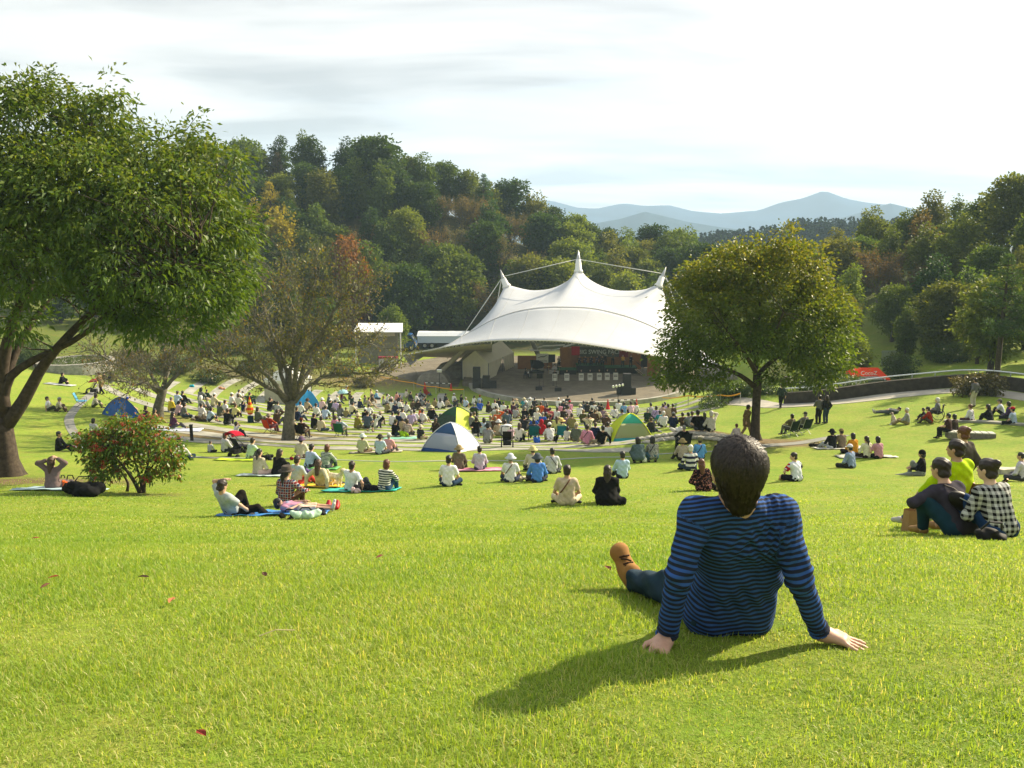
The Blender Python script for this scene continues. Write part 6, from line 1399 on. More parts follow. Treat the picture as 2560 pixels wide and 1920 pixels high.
    y = 76; c = DK(2015, 965, y, float(gz(xof(2015, y), y))); o = thing('brick_hut', 'small brown brick hut behind the lower branches of the yellowing tree', 'hut', c); b = MB(); b.box((0, 0, 1.1), (3.6, 2, 2.2)); b.build('wall', mat((.14, .075, .04), var=.4, scale=5, name='brick'), o); b = MB(); b.add([(-2, -1.3, 2.2), (2, -1.3, 2.2), (2, 1.3, 2.2), (-2, 1.3, 2.2), (-2, 0, 2.9), (2, 0, 2.9)], [(0, 1, 5, 4), (2, 3, 4, 5), (0, 4, 3), (1, 2, 5), (0, 3, 2, 1)]); b.build('roof', mat((.12, .09, .07), name='hut_roof'), o)
    # stone planter on the left
    c = G(190, 918); o = thing('stone_planter', 'round raised bed walled with grey stone on the far left lawn', 'planter', c); b = MB(); b.lathe([(4.0, -.4), (3.95, .42), (3.9, .80), (3.45, .82), (3.4, .55), (0.01, .72)], 40); b.build('stone_wall', mat((.26, .25, .22), var=.5, scale=3.2, bump=.05, name='grey_stone'), o)
    rr = np.random.default_rng(2); n = 1500; a = rr.uniform(0, 6.3, n); r = 3.3*np.sqrt(rr.random(n)); me = leaves('plants', np.stack([r*np.cos(a), r*np.sin(a), np.full(n, .6)], 1), rr.normal(size=(n, 3))*.6+[0, 0, .9], .35, .1, rr.random(n), rr.random(n)*.3, rr, .3); k = link('plants', me, M_HEDGE, o); k['kind'] = 'stuff'
vehicles()

# ------------------------------------------------------------------ things people brought
def ground_thing(name, label, cat, px, py, rz=0.0, group=None, lay=False, dz=0.0):
    g = G(px, py); o = thing(name, label, cat, (g[0], g[1], g[2]+dz), rz, group)
    if lay:
        o.rotation_mode = 'QUATERNION'; o.rotation_quaternion = tilt_to_slope(g[0], g[1]) @ Quaternion((0, 0, 1), rz)
    return o
def dome_tent(px, py, w, d, h, label, cols, rz=0.0, window=True, open_front=False):
    """pop-up shade tent: four curved panels between bent poles, a mesh window in the one facing us"""
    o = ground_thing('dome_tent', label, 'tent', px, py, rz, 'pop-up tents among the audience', dz=-.06)
    crn = [np.array([x*w/2, y*d/2, 0]) for x, y in ((-1, -1), (1, -1), (1, 1), (-1, 1))]; ap = np.array([0, .0, h])
    pol = [np.array([c*(1 - t)**.80 * (1 + .06*math.sin(t*math.pi)) + ap*(1 - (1-t)**1.38) for t in np.linspace(0, 1, 13)]) for c in crn]
    for c in pol: c[-1] = ap
    for k in range(4):
        a, b_ = pol[k], pol[(k+1) % 4]; n = 11; S = np.linspace(0, 1, n)
        g = np.array([[a[i]*(1-s) + b_[i]*s - np.array([*( (a[i]+b_[i])[:2]/2*.10*math.sin(s*math.pi)), 0]) for s in S] for i in range(13)])
        if k == 0 and open_front: g = g[5:]
        m = cols[k]
        if isinstance(m, tuple):
            for nm, r0, r1, mm in (('skirt', 0, 3, m[0]), ('mesh_window', 2, 8, m[1]), ('front_panel', 7, 13, m[0] if len(m) < 3 else m[2])):
                b = MB(); b.sheet(g[r0:r1], .01); b.build(nm, mm, o, True)
        else:
            b = MB(); b.sheet(g, .012); b.build('panel', m, o, True)
    for p in pol: b = MB(); b.tube(p + [0, 0, .012], .018, 6); b.build('pole', cols[4], o, True)
    b = MB(); P = np.array([[crn[0], crn[1]], [crn[3], crn[2]]]) + [0, 0, .05]; b.sheet(P, .03); b.build('groundsheet', cols[5], o)
    return o
def mesh_mat(col, clear=.45):
    m = bpy.data.materials.new('mesh_fabric'); m.use_nodes = True; nt = m.node_tree; b = nt.nodes['Principled BSDF']; b.inputs['Base Color'].default_value = (*lin(col), 1); b.inputs['Roughness'].default_value = .8
    t = node(nt, 'ShaderNodeBsdfTransparent'); x = node(nt, 'ShaderNodeMixShader'); x.inputs[0].default_value = clear; nt.links.new(b.outputs[0], x.inputs[1]); nt.links.new(t.outputs[0], x.inputs[2]); nt.links.new(x.outputs[0], nt.nodes['Material Output'].inputs[0]); return m
def fabric(c, t=.35): return mat(c, rough=.55, var=.08, scale=4, trans=t, spec=.3, name='tent_fabric')
dome_tent(1128, 1127, 2.25, 2.0, 1.42, 'blue and white dome tent with a mesh window, nearest of the tents', [(fabric('#24508c'), mesh_mat('#aab2c6', .40), fabric('#3a5f92')), fabric('#e4e6ea'), fabric('#e4e6ea'), fabric('#3f6ea8'), mat('#d8dce4', name='pole'), fabric('#27508e')], R(-27))
dome_tent(1142, 1072, 2.5, 2.4, 1.50, 'dark green and bright yellow dome tent behind the blue and white one', [fabric('#d6e24a'), fabric('#d6e24a'), fabric('#22543a'), (fabric('#1e4a30'), mesh_mat('#2c4432', .3), fabric('#245a3a')), mat('#2c5c3c', name='pole'), fabric('#2c5c3c')], R(46))
dome_tent(1574, 1098, 2.35, 2.0, 1.50, 'yellow and turquoise dome tent at the right end of the terraces', [(fabric('#3fb4b8'), mesh_mat('#a9ac7c', .35), fabric('#48c4a8')), fabric('#d9dc3a'), fabric('#48c4a8'), fabric('#d2e02c'), mat('#cddc28', name='pole'), fabric('#3fb4b8')], R(4))
dome_tent(302, 1040, 1.8, 1.6, 1.25, 'bright blue dome tent behind the red berried shrub', [fabric('#2a66b4'), fabric('#2f6cbc'), fabric('#2f6cbc'), fabric('#7f92b4'), mat('#245aa0', name='pole'), fabric('#2a66b4')], R(-38))
dome_tent(768, 1016, 2.3, 2.0, 1.65, 'sky blue pop-up tent beside the white gazebo', [fabric('#2f9fd4'), fabric('#3aa8dc'), fabric('#3aa8dc'), fabric('#2f9fd4'), mat('#2a8fc4', name='pole'), fabric('#3aa8dc')], R(20), open_front=False)
def gazebo():
    o = ground_thing('gazebo', 'white pop-up gazebo with closed walls behind the bare cherry tree', 'gazebo', 722, 1002, R(-22)); w, e, h = 3.5, 2.5, 4.0; M = fabric('#d4d4cc', .25)
    b = MB(); s = w/2+.06; b.add([(-s, -s, e), (s, -s, e), (s, s, e), (-s, s, e), (0, 0, h), (-s, -s, e-.28), (s, -s, e-.28), (s, s, e-.28), (-s, s, e-.28)], [(0, 1, 4), (1, 2, 4), (2, 3, 4), (3, 0, 4), (0, 5, 6, 1), (1, 6, 7, 2), (2, 7, 8, 3), (3, 8, 5, 0)]); b.build('roof', M, o)
    for x0, y0, x1, y1, nm in ((-1, -1, 1, -1, 'beige'), (1, -1, 1, 1, 'white'), (-1, 1, -1, -1, 'white')):
        n = 22; rows = [[(w/2*(x0+(x1-x0)*t)*.985, w/2*(y0+(y1-y0)*t)*.985 + .025*math.sin(t*40)*(1-z), z*(e-.1)) for t in np.linspace(0, 1, n)] for z in (0, .5, 1)]; b = MB(); b.sheet(rows, .012); b.build('wall_panel', fabric('#c4c0ae', .35) if nm == 'beige' else M, o)
    for x in (-1, 1):
        for y in (-1, 1): b = MB(); b.tube([(x*w/2, y*w/2, -.1), (x*w/2, y*w/2, e)], .03, 6); b.build('leg', M_STEEL, o)
gazebo()

def camp_chair(label, loc, rz, seat, frame='#2a2c2e', group='folding chairs', low=False, name='folding_chair'):
    o = thing(name, label, 'chair', loc, rz, group); m = cloth(seat); fm = mat(frame, rough=.4, metal=.4, name='chair_frame'); w = .27; h = .24 if low else .40
    b = MB(); b.sheet([[(x, y, h - .05*math.sin((x/w+1)*math.pi/2)) for x in np.linspace(-w, w, 6)] for y in (-.22, .02, .26)], .015); b.build('seat', m, o)
    b = MB(); b.sheet([[(x, -.22 - .20*t - .04*math.sin((x/w+1)*math.pi/2), h + t*.52) for x in np.linspace(-w, w, 6)] for t in (0, .5, 1)], .015); b.build('backrest', m, o)
    for s in (-1, 1):
        b = MB(); b.tube([(s*w, .26, 0), (-s*w*.0 + s*w, -.24, h+.02), (s*w, -.43, h+.54)], .013, 6); b.build('back_frame', fm, o)
        b = MB(); b.tube([(s*w, -.32, 0), (s*w, .26, h)], .013, 6); b.build('leg', fm, o)
        b = MB(); b.tube([(s*w*1.05, -.30, h+.2), (s*w*1.05, .24, h+.2), (s*w*1.0, .26, 0)], .014, 6); b.build('armrest', fm, o)
    b = MB(); b.tube([(-w, .26, .03), (w, .26, .03)], .012, 6); b.tube([(-w, -.30, .03), (w, -.30, .03)], .012, 6); b.build('stretcher', fm, o)
    return o
def stroller(px, py, label, rz, hood, body, s=1.0):
    o = ground_thing('stroller', label, 'stroller', px, py, rz, 'strollers'); o.scale = (s, s, s); fm = mat('#3a3b3d', rough=.4, metal=.4, name='stroller_frame'); mb = cloth(body)
    for x in (-.24, .24):
        b = MB(); b.tube([(x, -.46, 1.02), (x, -.30, .82), (x, .38, .10)], .014, 6); b.build('side_frame', fm, o); b = MB(); b.tube([(x, -.34, .12), (x, -.05, .56)], .013, 6); b.build('side_frame', fm, o)
    b = MB(); b.tube([(-.24, -.46, 1.02), (-.2, -.52, 1.05), (.2, -.52, 1.05), (.24, -.46, 1.02)], .018, 6); b.build('handle', mat('#161616', name='grip'), o)
    b = MB(); b.sheet([[(x, y, z) for x in (-.2, .2)] for y, z in ((-.34, .80), (-.16, .46), (.22, .44), (.32, .22))], .03); b.build('seat', mb, o)
    b = MB(); b.sheet([[(.22*math.sin(a), -.34 + .42*math.sin(t)*1.0, .80 + .06 + .26*math.cos(t)*max(math.cos(a), .0)**.5) for a in np.linspace(-1.5, 1.5, 9)] for t in np.linspace(-.5, 1.25, 6)], .012); b.build('hood', cloth(hood), o, True)
    b = MB(); b.box((0, -.2, .28), (.36, .42, .2)); b.build('basket', mat('#1b1b1c', name='basket'), o)
    for x in (-.25, .25):
        for y in (-.34, .38): b = MB(); b.tube([(x-.03, y, .09), (x+.03, y, .09)], .09, 14); b.build('wheel', mat('#121212', rough=.9, name='tyre'), o, True)
    return o
def mat_sheet(px, py, w, d, label, m, rz=0.0, seed=0):
    """picnic sheet lying on the slope with a rumpled edge"""
    rr = np.random.default_rng(seed + int(px)); o = None; g = G(px, py); n = 14; rows = []
    for j in np.linspace(-.5, .5, n):
        row = []
        for i in np.linspace(-.5, .5, n):
            x, y = i*w, j*d; X = g[0] + x*math.cos(rz) - y*math.sin(rz); Y = g[1] + x*math.sin(rz) + y*math.cos(rz); e = max(abs(i), abs(j))*2
            row.append((X - g[0], Y - g[1], float(gz(X, Y)) - g[2] + .035 + .012*math.sin(x*9+seed)*math.sin(y*7) + (.03*rr.random() if e > .95 else 0)))
        rows.append(row)
    b = MB(); b.sheet(rows, .012); o = b.build('picnic_mat', m, None, True, g); return tag(o, label, 'picnic mat', 'picnic mats on the grass')
def bag(px, py, w, d, h, label, col, kind='bag', dz=0.0, rz=0.0, cat=None):
    w *= .78; d *= .8; h *= .8
    o = ground_thing(kind, label, cat or kind.replace('_', ' '), px, py, rz, 'bags on the grass', dz=dz); q = np.random.default_rng(int(px*7+py)); P = []
    for k in range(7 if w > .5 else 4):
        x, y, z = q.uniform(-.34, .34)*w, q.uniform(-.3, .3)*d, q.uniform(.2, .62)*h; P.append(ell((x, y, z), (w*q.uniform(.13, .26), d*q.uniform(.2, .32), h*q.uniform(.25, .42)), .035, rotm('Y', q.uniform(-.7, .7)) @ rotm('Z', q.uniform(-1, 1))))
    V, F = sdf_mesh(P, max(w, h)/26, noise=.035*min(w, h), nscale=9/max(w, .3), seed=px, floor=-.02)
    link('body', raw_mesh('body', V, F, True), cloth(col), o); b = MB(); b.tube([(-w*.2, 0, h*.9), (-w*.12, 0, h*1.15), (w*.12, 0, h*1.15), (w*.2, 0, h*.9)], .014, 6); b.build('handle', mat('#1a1a1a', name='strap'), o); return o
def tarp(c): return mat(c, rough=.45, var=.12, scale=6, spec=.35, name='plastic_sheet')
mat_sheet(690, 1286, 2.1, 1.2, 'blue picnic mat under the reclining man and lying girl', tarp('#3f7fc4'), R(8), 1)
mat_sheet(150, 1224, 2.2, 1.0, 'pale blue picnic mat under the woman holding her head', tarp('#a9c2cc'), R(-6), 2)
mat_sheet(655, 1190, 1.5, .8, 'white and blue mat under the long ponytail woman in cream', tarp('#b9c8cc'), 0, 3)
mat_sheet(602, 1151, 2.0, .8, 'lime green picnic mat beside the stroller', tarp('#b4d024'), R(-4), 4)
mat_sheet(770, 1175, 2.2, .8, 'green mat under the pale blue shirted man and striped girl', tarp('#5c9c58'), 0, 5)
mat_sheet(786, 1217, 1.7, .8, 'yellow mat under the couple in pale blue and cream', tarp('#d2b02c'), 0, 6)
mat_sheet(905, 1228, 2.1, .9, 'turquoise mat under the white shirted man and striped woman', tarp('#2cb4a4'), R(-3), 7)
mat_sheet(1190, 1176, 2.3, .9, 'pink striped mat under the khaki hat couple', pattern_cloth('stripe', '#a4647e', '#c894a4', None, .2), R(4), 8)
mat_sheet(940, 1131, 2.4, .9, 'beige mat under the three hatted friends', tarp('#b4ab94'), R(6), 9)
mat_sheet(445, 1075, 2.6, 1.6, 'white picnic sheet beside the dark post', tarp('#b4bcd0'), R(12), 10)
mat_sheet(1000, 1097, 1.9, 1.1, 'green and white mat with a lime bag near the blue tent', tarp('#7cb49c'), 0, 11)
mat_sheet(2100, 1122, 2.3, .9, 'white mat under the black vest and khaki cap pair', tarp('#c0beb4'), R(6), 12)
mat_sheet(2165, 1142, 2.3, .8, 'thin pale mat under the three women in mustard, cream and pink', tarp('#b4b0a4'), R(-4), 13)
mat_sheet(1075, 1050, 1.6, .7, 'small blue white mat beside the straw hat person in black', tarp('#a4bcd0'), 0, 14)
mat_sheet(150, 962, 2.0, .9, 'pale mat under the distant person in black on the left lawn', tarp('#a9acac'), R(5), 15)
mat_sheet(205, 1120, 1.6, .8, 'white sheet lying on the grass left of the berry shrub', tarp('#c8ccc8'), 0, 16)
bag(1012, 1092, .8, .5, .5, 'bulging lime green bag on the green and white mat', '#9cc024', 'cool_bag')
bag(665, 1150, .75, .4, .32, 'black backpack lying on the lime green mat', '#1b1c20', 'backpack')
bag(735, 1150, .6, .35, .22, 'dark red cloth bundle behind the cherry side group', '#7c2030', 'cloth_bundle', cat='bundle')
bag(770, 1192, .55, .5, .4, 'round purple bag behind the pale blue shirted man', '#5a4a78', 'handbag')
bag(915, 1230, 1.0, .5, .3, 'black jacket heap between white shirted man and striped woman', '#17171a', 'jacket_heap', cat='jacket')
bag(890, 1233, .35, .3, .26, 'pale pink hat lying on the turquoise mat', '#c8b0b0', 'sun_hat', cat='hat')
bag(1310, 1203, .8, .4, .26, 'cream tote bag between the white and blue tops', '#b4ab90', 'tote_bag')
bag(725, 1297, .55, .4, .2, 'black bag in front of the lying girl', '#18181a', 'handbag')
bag(765, 1298, .7, .4, .24, 'pale green and white bundle in front of the lying girl', '#aac4b0', 'cloth_bundle', cat='bundle')
bag(800, 1287, .6, .3, .14, 'flattened black jacket beside the lying girl', '#222226', 'jacket_heap', cat='jacket')
bag(500, 1052, 1.3, .6, .5, 'patterned brown rucksack on the terrace near the leaning cherry', '#4a4030', 'backpack')
bag(215, 1240, 1.5, .7, .55, 'heap of black bags under the berry shrub', '#101012', 'bag_heap', cat='bags')
bag(180, 1236, .6, .5, .55, 'dark round bag beside the woman holding her head', '#1c1a1a', 'handbag')
bag(160, 1222, .35, .25, .42, 'small orange and pink bag behind the woman holding her head', '#d0602c', 'tote_bag')
bag(1690, 1080, .9, .5, .35, 'white plastic bag on the mound edge', '#cfcfca', 'plastic_bag')
bag(1612, 1157, .4, .3, .35, 'white plastic bag between the two squatting people', '#cfcfca', 'plastic_bag')
bag(2040, 1118, .8, .5, .25, 'dark bag and white cloth beside the black vest person', '#2a2826', 'handbag')
bag(1390, 1110, .4, .3, .65, 'black bag hanging low beside the straw hat chair', '#17171a', 'backpack')
bag(1345, 1108, .7, .2, .62, 'bright blue tote bag leaning on the left teal chair', '#2c5cb4', 'tote_bag')
bag(480, 968, .8, .5, .4, 'sky blue bag by the clipped dark hedge block', '#1f9ab4', 'tote_bag')
bag(556, 974, 1.0, .6, .45, 'orange and white bags at the upper terrace edge', '#a87858', 'bag_heap', cat='bags')
bag(1310, 1092, 1.0, .5, .3, 'cream bundle on the front terrace strip', '#c8b490', 'cloth_bundle', cat='bundle')
o = ground_thing('shoe', 'pair of red shoes on the grass beside the lying girl', 'shoes', 832, 1274)
for s in (-1, 1):
    V, F = sdf_mesh([cap((s*.09, -.05, .06), (s*.09, .05, .09), .055, .062, .03), cap((s*.09, 0, .08), (s*.09, .06, .15), .05, .045, .03)], .012); link('shoe_body', raw_mesh('shoe', V, F, True), mat('#a01c20', rough=.5, name='red_shoe'), o)
# paper bag of the right hand couple
o = ground_thing('paper_bag', 'brown paper shopping bag beside the grey jumper man', 'bag', 2286, 1330, R(12)); b = MB(); b.add([(-.14, -.07, 0), (.14, -.07, 0), (.14, .07, 0), (-.14, .07, 0), (-.14, -.05, .30), (.14, -.05, .30), (.14, .05, .30), (-.14, .05, .30)], [(0, 3, 2, 1), (0, 1, 5, 4), (1, 2, 6, 5), (2, 3, 7, 6), (3, 0, 4, 7)]); b.build('body', mat('#9c7a52', rough=.9, name='kraft_paper'), o)
for y in (-.06, .06): b = MB(); b.tube([(-.06, y*.8, .29), (-.05, y*.8, .37), (.05, y*.8, .37), (.06, y*.8, .29)], .006, 5); b.build('handle', mat('#7c5c3c', name='paper_cord'), o)
stroller(602, 1140, 'stroller with red hood and patterned blanket beside the grey topped mother', R(-35), '#b01c34', '#20202a', 1.05)
stroller(1268, 1118, 'empty pale grey stroller seen from behind at the lawn edge', 0, '#c4c8c8', '#1d1c1e', 1.1)
stroller(228, 986, 'dark stroller with red lining pushed on the far left drain path', R(100), '#b0202c', '#1c1a1c', 1.0)
# posts, parasols, barriers, ropes
o = ground_thing('bollard', 'short dark wooden post on the bare earth left of the cherry', 'post', 480, 1103); b = MB(); b.box((0, 0, .42), (.13, .13, .84)); b.build('shaft', mat((.022, .018, .016), name='dark_wood'), o); b = MB(); b.box((0, 0, .86), (.16, .16, .05)); b.build('cap', mat((.05, .05, .05), name='post_cap'), o)
o = ground_thing('bollard', 'short dark post with a round lamp head on the terraces', 'post', 834, 1056); b = MB(); b.box((0, 0, .40), (.12, .12, .8)); b.build('shaft', mat((.022, .018, .016), name='dark_wood'), o); b = MB(); b.lathe([(.2, .78), (.22, .95), (.12, 1.05)], 12); b.build('cap', mat((.05, .05, .05), name='post_cap'), o)
o = ground_thing('parasol', 'light blue parasol held over someone at the top of the terraces', 'parasol', 858, 1003); b = MB(); b.lathe([(.62, .95), (.60, 1.02), (.45, 1.18), (.22, 1.28), (.01, 1.31)], 14); b.build('canopy', fabric('#a4ccd4'), o); b = MB(); b.tube([(0, 0, .1), (0, 0, 1.32)], .015, 6); b.build('shaft', M_STEEL, o)
o = ground_thing('parasol', 'folded orange and yellow parasol standing beside the grey green shirt', 'parasol', 627, 1056); b = MB(); b.lathe([(.14, .55), (.25, .80), (.19, 1.0), (.10, 1.35), (.015, 1.75)], 12); b.build('canopy', pattern_cloth('stripe', '#c8481c', '#e0b43c', None, .34), o); b = MB(); b.tube([(0, 0, -.05), (0, 0, 1.8)], .02, 6); b.build('shaft', M_STEEL, o); b = MB(); b.lathe([(.2, 0), (.2, .42), (.01, .45)], 12); b.build('bag', cloth('#1c3a4a'), o)
for i, (px, py, lab, w) in enumerate(((1095, 975, 'red and white striped barrier left of the stage front', 3.2), (1555, 1022, 'red and white barrier in front of the right loudspeakers', 2.6))):
    o = ground_thing('barrier', lab, 'barrier', px, py, R(-12 if i == 0 else 3), 'red and white barriers')
    for s in (-1, 1):
        b = MB(); b.lathe([(.22, 0), (.2, .05), (.12, .35), (.05, .85), (.02, .9)], 10, (s*w/2, 0, 0)); b.build('cone', mat('#b81e1c', name='red_plastic'), o)
    b = MB()
    for k in range(9): b.cur = k % 2; b.tube([(-w/2 + w*k/9, 0, .82), (-w/2 + w*(k+1)/9, 0, .82)], .045, 8)
    b.build('bar', [mat('#d0d0cc', name='white_plastic'), mat('#3a3a3c', name='dark_plastic')], o)
def rope(pts, label, h=.85):
    g = [G(*p) for p in pts]; c = g[0]; o = thing('barrier_rope', label, 'barrier rope', c, 0, 'yellow barrier ropes'); P = []
    for a, b_ in zip(g[:-1], g[1:]):
        for t in np.linspace(0, 1, 10): P.append(a*(1-t) + b_*t - c + np.array([0, 0, h - .12*math.sin(t*math.pi)]))
    b = MB(); b.tube(P, .05, 5, True, 1.0); b.build('rope', mat('#e09a1c', rough=.5, name='yellow_tape'), o)
    for p in g: b = MB(); b.tube([p - c - [0, 0, .1], p - c + [0, 0, h+.05]], .03, 6); b.build('post', M_STEEL, o)
rope([(940, 955), (1035, 975), (1090, 985), (1160, 992)], 'yellow barrier rope left of the stage yard')
rope([(1655, 1012), (1720, 1014), (1800, 1014), (1850, 1010)], 'yellow and orange barrier rope right of the stage', .8)
# stones round the mound and the white slab at the right edge
rr = np.random.default_rng(17); b = MB()
o = ground_thing('stone_edging', 'pale flat stones set along the crest of the worn mound', 'stone edging', 1740, 1085); c = np.array(o.location)
for i in range(26):
    t = i/25; px = 1612 + 235*t; g = G(px, 1098 - 14*math.sin(t*math.pi) + (10 if i % 2 else 0)); V, F = sdf_mesh([ell((0, 0, 0), (.32+.1*rr.random(), .22, .09), .02)], .06, noise=.02, nscale=8, seed=i); b.add(V + g - c + [0, 0, .02], F)
b.build('stones', mat((.36, .34, .29), rough=.95, var=.35, scale=3, bump=.02, name='pale_stone'), o)['kind'] = 'stuff'
P = [G(2505, 1186), G(2560, 1184), G(2620, 1184)]; o = thing('stone_slab', 'broken pale stone slab at the right edge behind the checked shirt', 'stone slab', P[1]); b = MB(); b.sheet([[tuple(p - P[1] + np.array([0, dy, .16 - dy*.16 + .015*math.sin(7*k+dy*9)])) for k, p in enumerate(np.array([P[0]*(1-t)+P[2]*t for t in np.linspace(0, 1, 12)]))] for dy in (0, .25, .5, .8)], .3); b.build('slab', mat((.42, .38, .32), rough=.95, var=.6, scale=4, bump=.03, name='weathered_stone'), o)
o = ground_thing('stone_bench', 'low stone kerb bench with slatted top on the right lawn', 'bench', 2425, 1096, R(-10)); b = MB(); b.box((0, 0, .14), (2.1, .42, .28)); b.build('base', mat((.16, .14, .12), var=.4, name='bench_stone'), o)
for k in range(7): b = MB(); b.box((-.9+.3*k, 0, .30), (.25, .46, .05)); b.build('slat', mat((.40, .40, .36), name='bench_slat'), o)
mg = gp([(2360, 1054), (2400, 1056), (2440, 1055), (2480, 1054), (2520, 1058), (2600, 1068)]); tag(ribbon(mg, .35, .10, .3).build('kerb_strip', M_CONC), 'thin pale concrete kerb curving under the people at the right edge', 'kerb')
# fallen leaves in the foreground
for i, (px, py, s, c) in enumerate(((505, 1856, .032, '#7a2c1c'), (430, 1515, .045, '#a0643c'), (360, 1455, .04, '#3a2418'), (662, 1448, .04, '#4a2c1c'), (115, 1478, .04, '#5a3420'), (135, 1455, .035, '#8a3a24'), (1520, 1432, .05, '#6a3a22'), (2440, 1330, .05, '#8a4a2c'), (90, 1352, .05, '#7a3a24'), (950, 1402, .04, '#6a3420'))):
    g = G(px, py); r2 = np.random.default_rng(i); a = r2.uniform(0, 6.3); pts = [(0, -1, 0), (.45, -.3, .12), (.35, .4, .16), (0, 1, .05), (-.35, .4, .2), (-.45, -.3, .1)]; b = MB(); s *= .62; b.add([(s*1.3*(x*math.cos(a)-y*math.sin(a)), s*1.3*(x*math.sin(a)+y*math.cos(a)), s*z*2 + .028) for x, y, z in pts] , [(0, 1, 2, 3), (0, 3, 4, 5)]); b.tube([(0, 0, .03), (s*math.sin(a)*1.2, -s*math.cos(a)*1.2, .03)], .0015, 4)
    tag(b.build('fallen_leaf', mat(c, rough=.7, var=.3, scale=40, name='dry_leaf'), None, False, g), f"{['curled red brown','tan','dark brown','dark curled','small brown','reddish','brown','rusty','dull red','small dark red'][i]} fallen leaf {['nearest the lower picture edge','left of the dry stalk','lying beyond the tan leaf','alone in the middle of the lawn','near the left picture edge','beside the small brown leaf','near the tan shoe','near the checked shirt woman','close to the left edge far up the lawn','beyond the alone lying dark leaf'][i]}", 'leaf', 'fallen leaves on the lawn')
g = G(690, 1605); b = MB(); b.tube([(-.06, -.02, .035), (0, .004, .05), (.07, .025, .038)], .0022, 5); tag(b.build('dry_stalk', mat('#c0b088', name='straw'), None, False, g), 'pale dry stalk lying on the foreground grass', 'stalk')
def dog(px, py, rz, label, c1, c2, s=1.0, sit=False):
    g = G(px, py); P = []
    if sit: P = [cap((0, 0, .16), (0, .16, .36), .11, .10, .05), cap((0, .16, .36), (0, .22, .50), .07, .06, .04), ell((0, .26, .55), (.065, .085, .07), .03), cap((0, .30, .54), (0, .40, .52), .042, .028, .02), cap((-.05, .2, .3), (-.05, .22, .02), .035, .022, .02), cap((.05, .2, .3), (.05, .22, .02), .035, .022, .02), cap((-.1, 0, .14), (-.11, .12, .05), .07, .04, .03), cap((.1, 0, .14), (.11, .12, .05), .07, .04, .03), cap((-.11, .12, .05), (-.11, .2, .025), .035, .025, .02), cap((.11, .12, .05), (.11, .2, .025), .035, .025, .02), cap((0, -.1, .1), (0, -.26, .14), .03, .015, .02)]
    else:
        P = [cap((0, .16, .33), (0, -.14, .34), .105, .085, .05), cap((0, .2, .36), (0, .30, .50), .07, .06, .04), ell((0, .34, .55), (.065, .085, .07), .03), cap((0, .38, .54), (0, .48, .52), .042, .03, .02), cap((0, -.2, .38), (0, -.28, .50), .03, .022, .02)]
        for x in (-.065, .065): P += [cap((x, .17, .28), (x, .16, .14), .045, .028, .03), cap((x, .16, .14), (x, .17, .02), .028, .022, .02), cap((x, -.14, .30), (x, -.10, .18), .06, .032, .03), cap((x, -.10, .18), (x, -.19, .11), .03, .022, .02), cap((x, -.19, .11), (x, -.17, .02), .022, .022, .02)]
    V, F = sdf_mesh(P, .014, noise=.006, nscale=26, floor=-.01); o = link('dog', raw_mesh('body', V, F, True), mat(c1, rough=.9, var=.35, scale=18, bump=.01, name='fur'), None, g, rz); o.scale = (s,)*3; tag(o, label, 'dog')
    hy, hz = (.26, .55) if sit else (.34, .55); b = MB()
    for x in (-.06, .06): b.sphere((x, hy-.03, hz+.02), (.02, .035, .06), 8, 6)
    b.build('ears', mat(c2, rough=.9, name='fur'), o, True); b = MB(); b.sphere((0, hy+.155, hz-.025), (.018, .015, .014), 8, 6); b.build('nose', M_BLK, o, True)
    return o
dog(838, 1218, R(-120), 'cream curly dog standing beside the white shirted man', '#cfc4a8', '#bfae8c')
dog(2237, 1060, R(20), 'small white and brown dog held by the white haired man on the right lawn', '#b9ab98', '#5a3a24', .95, True)

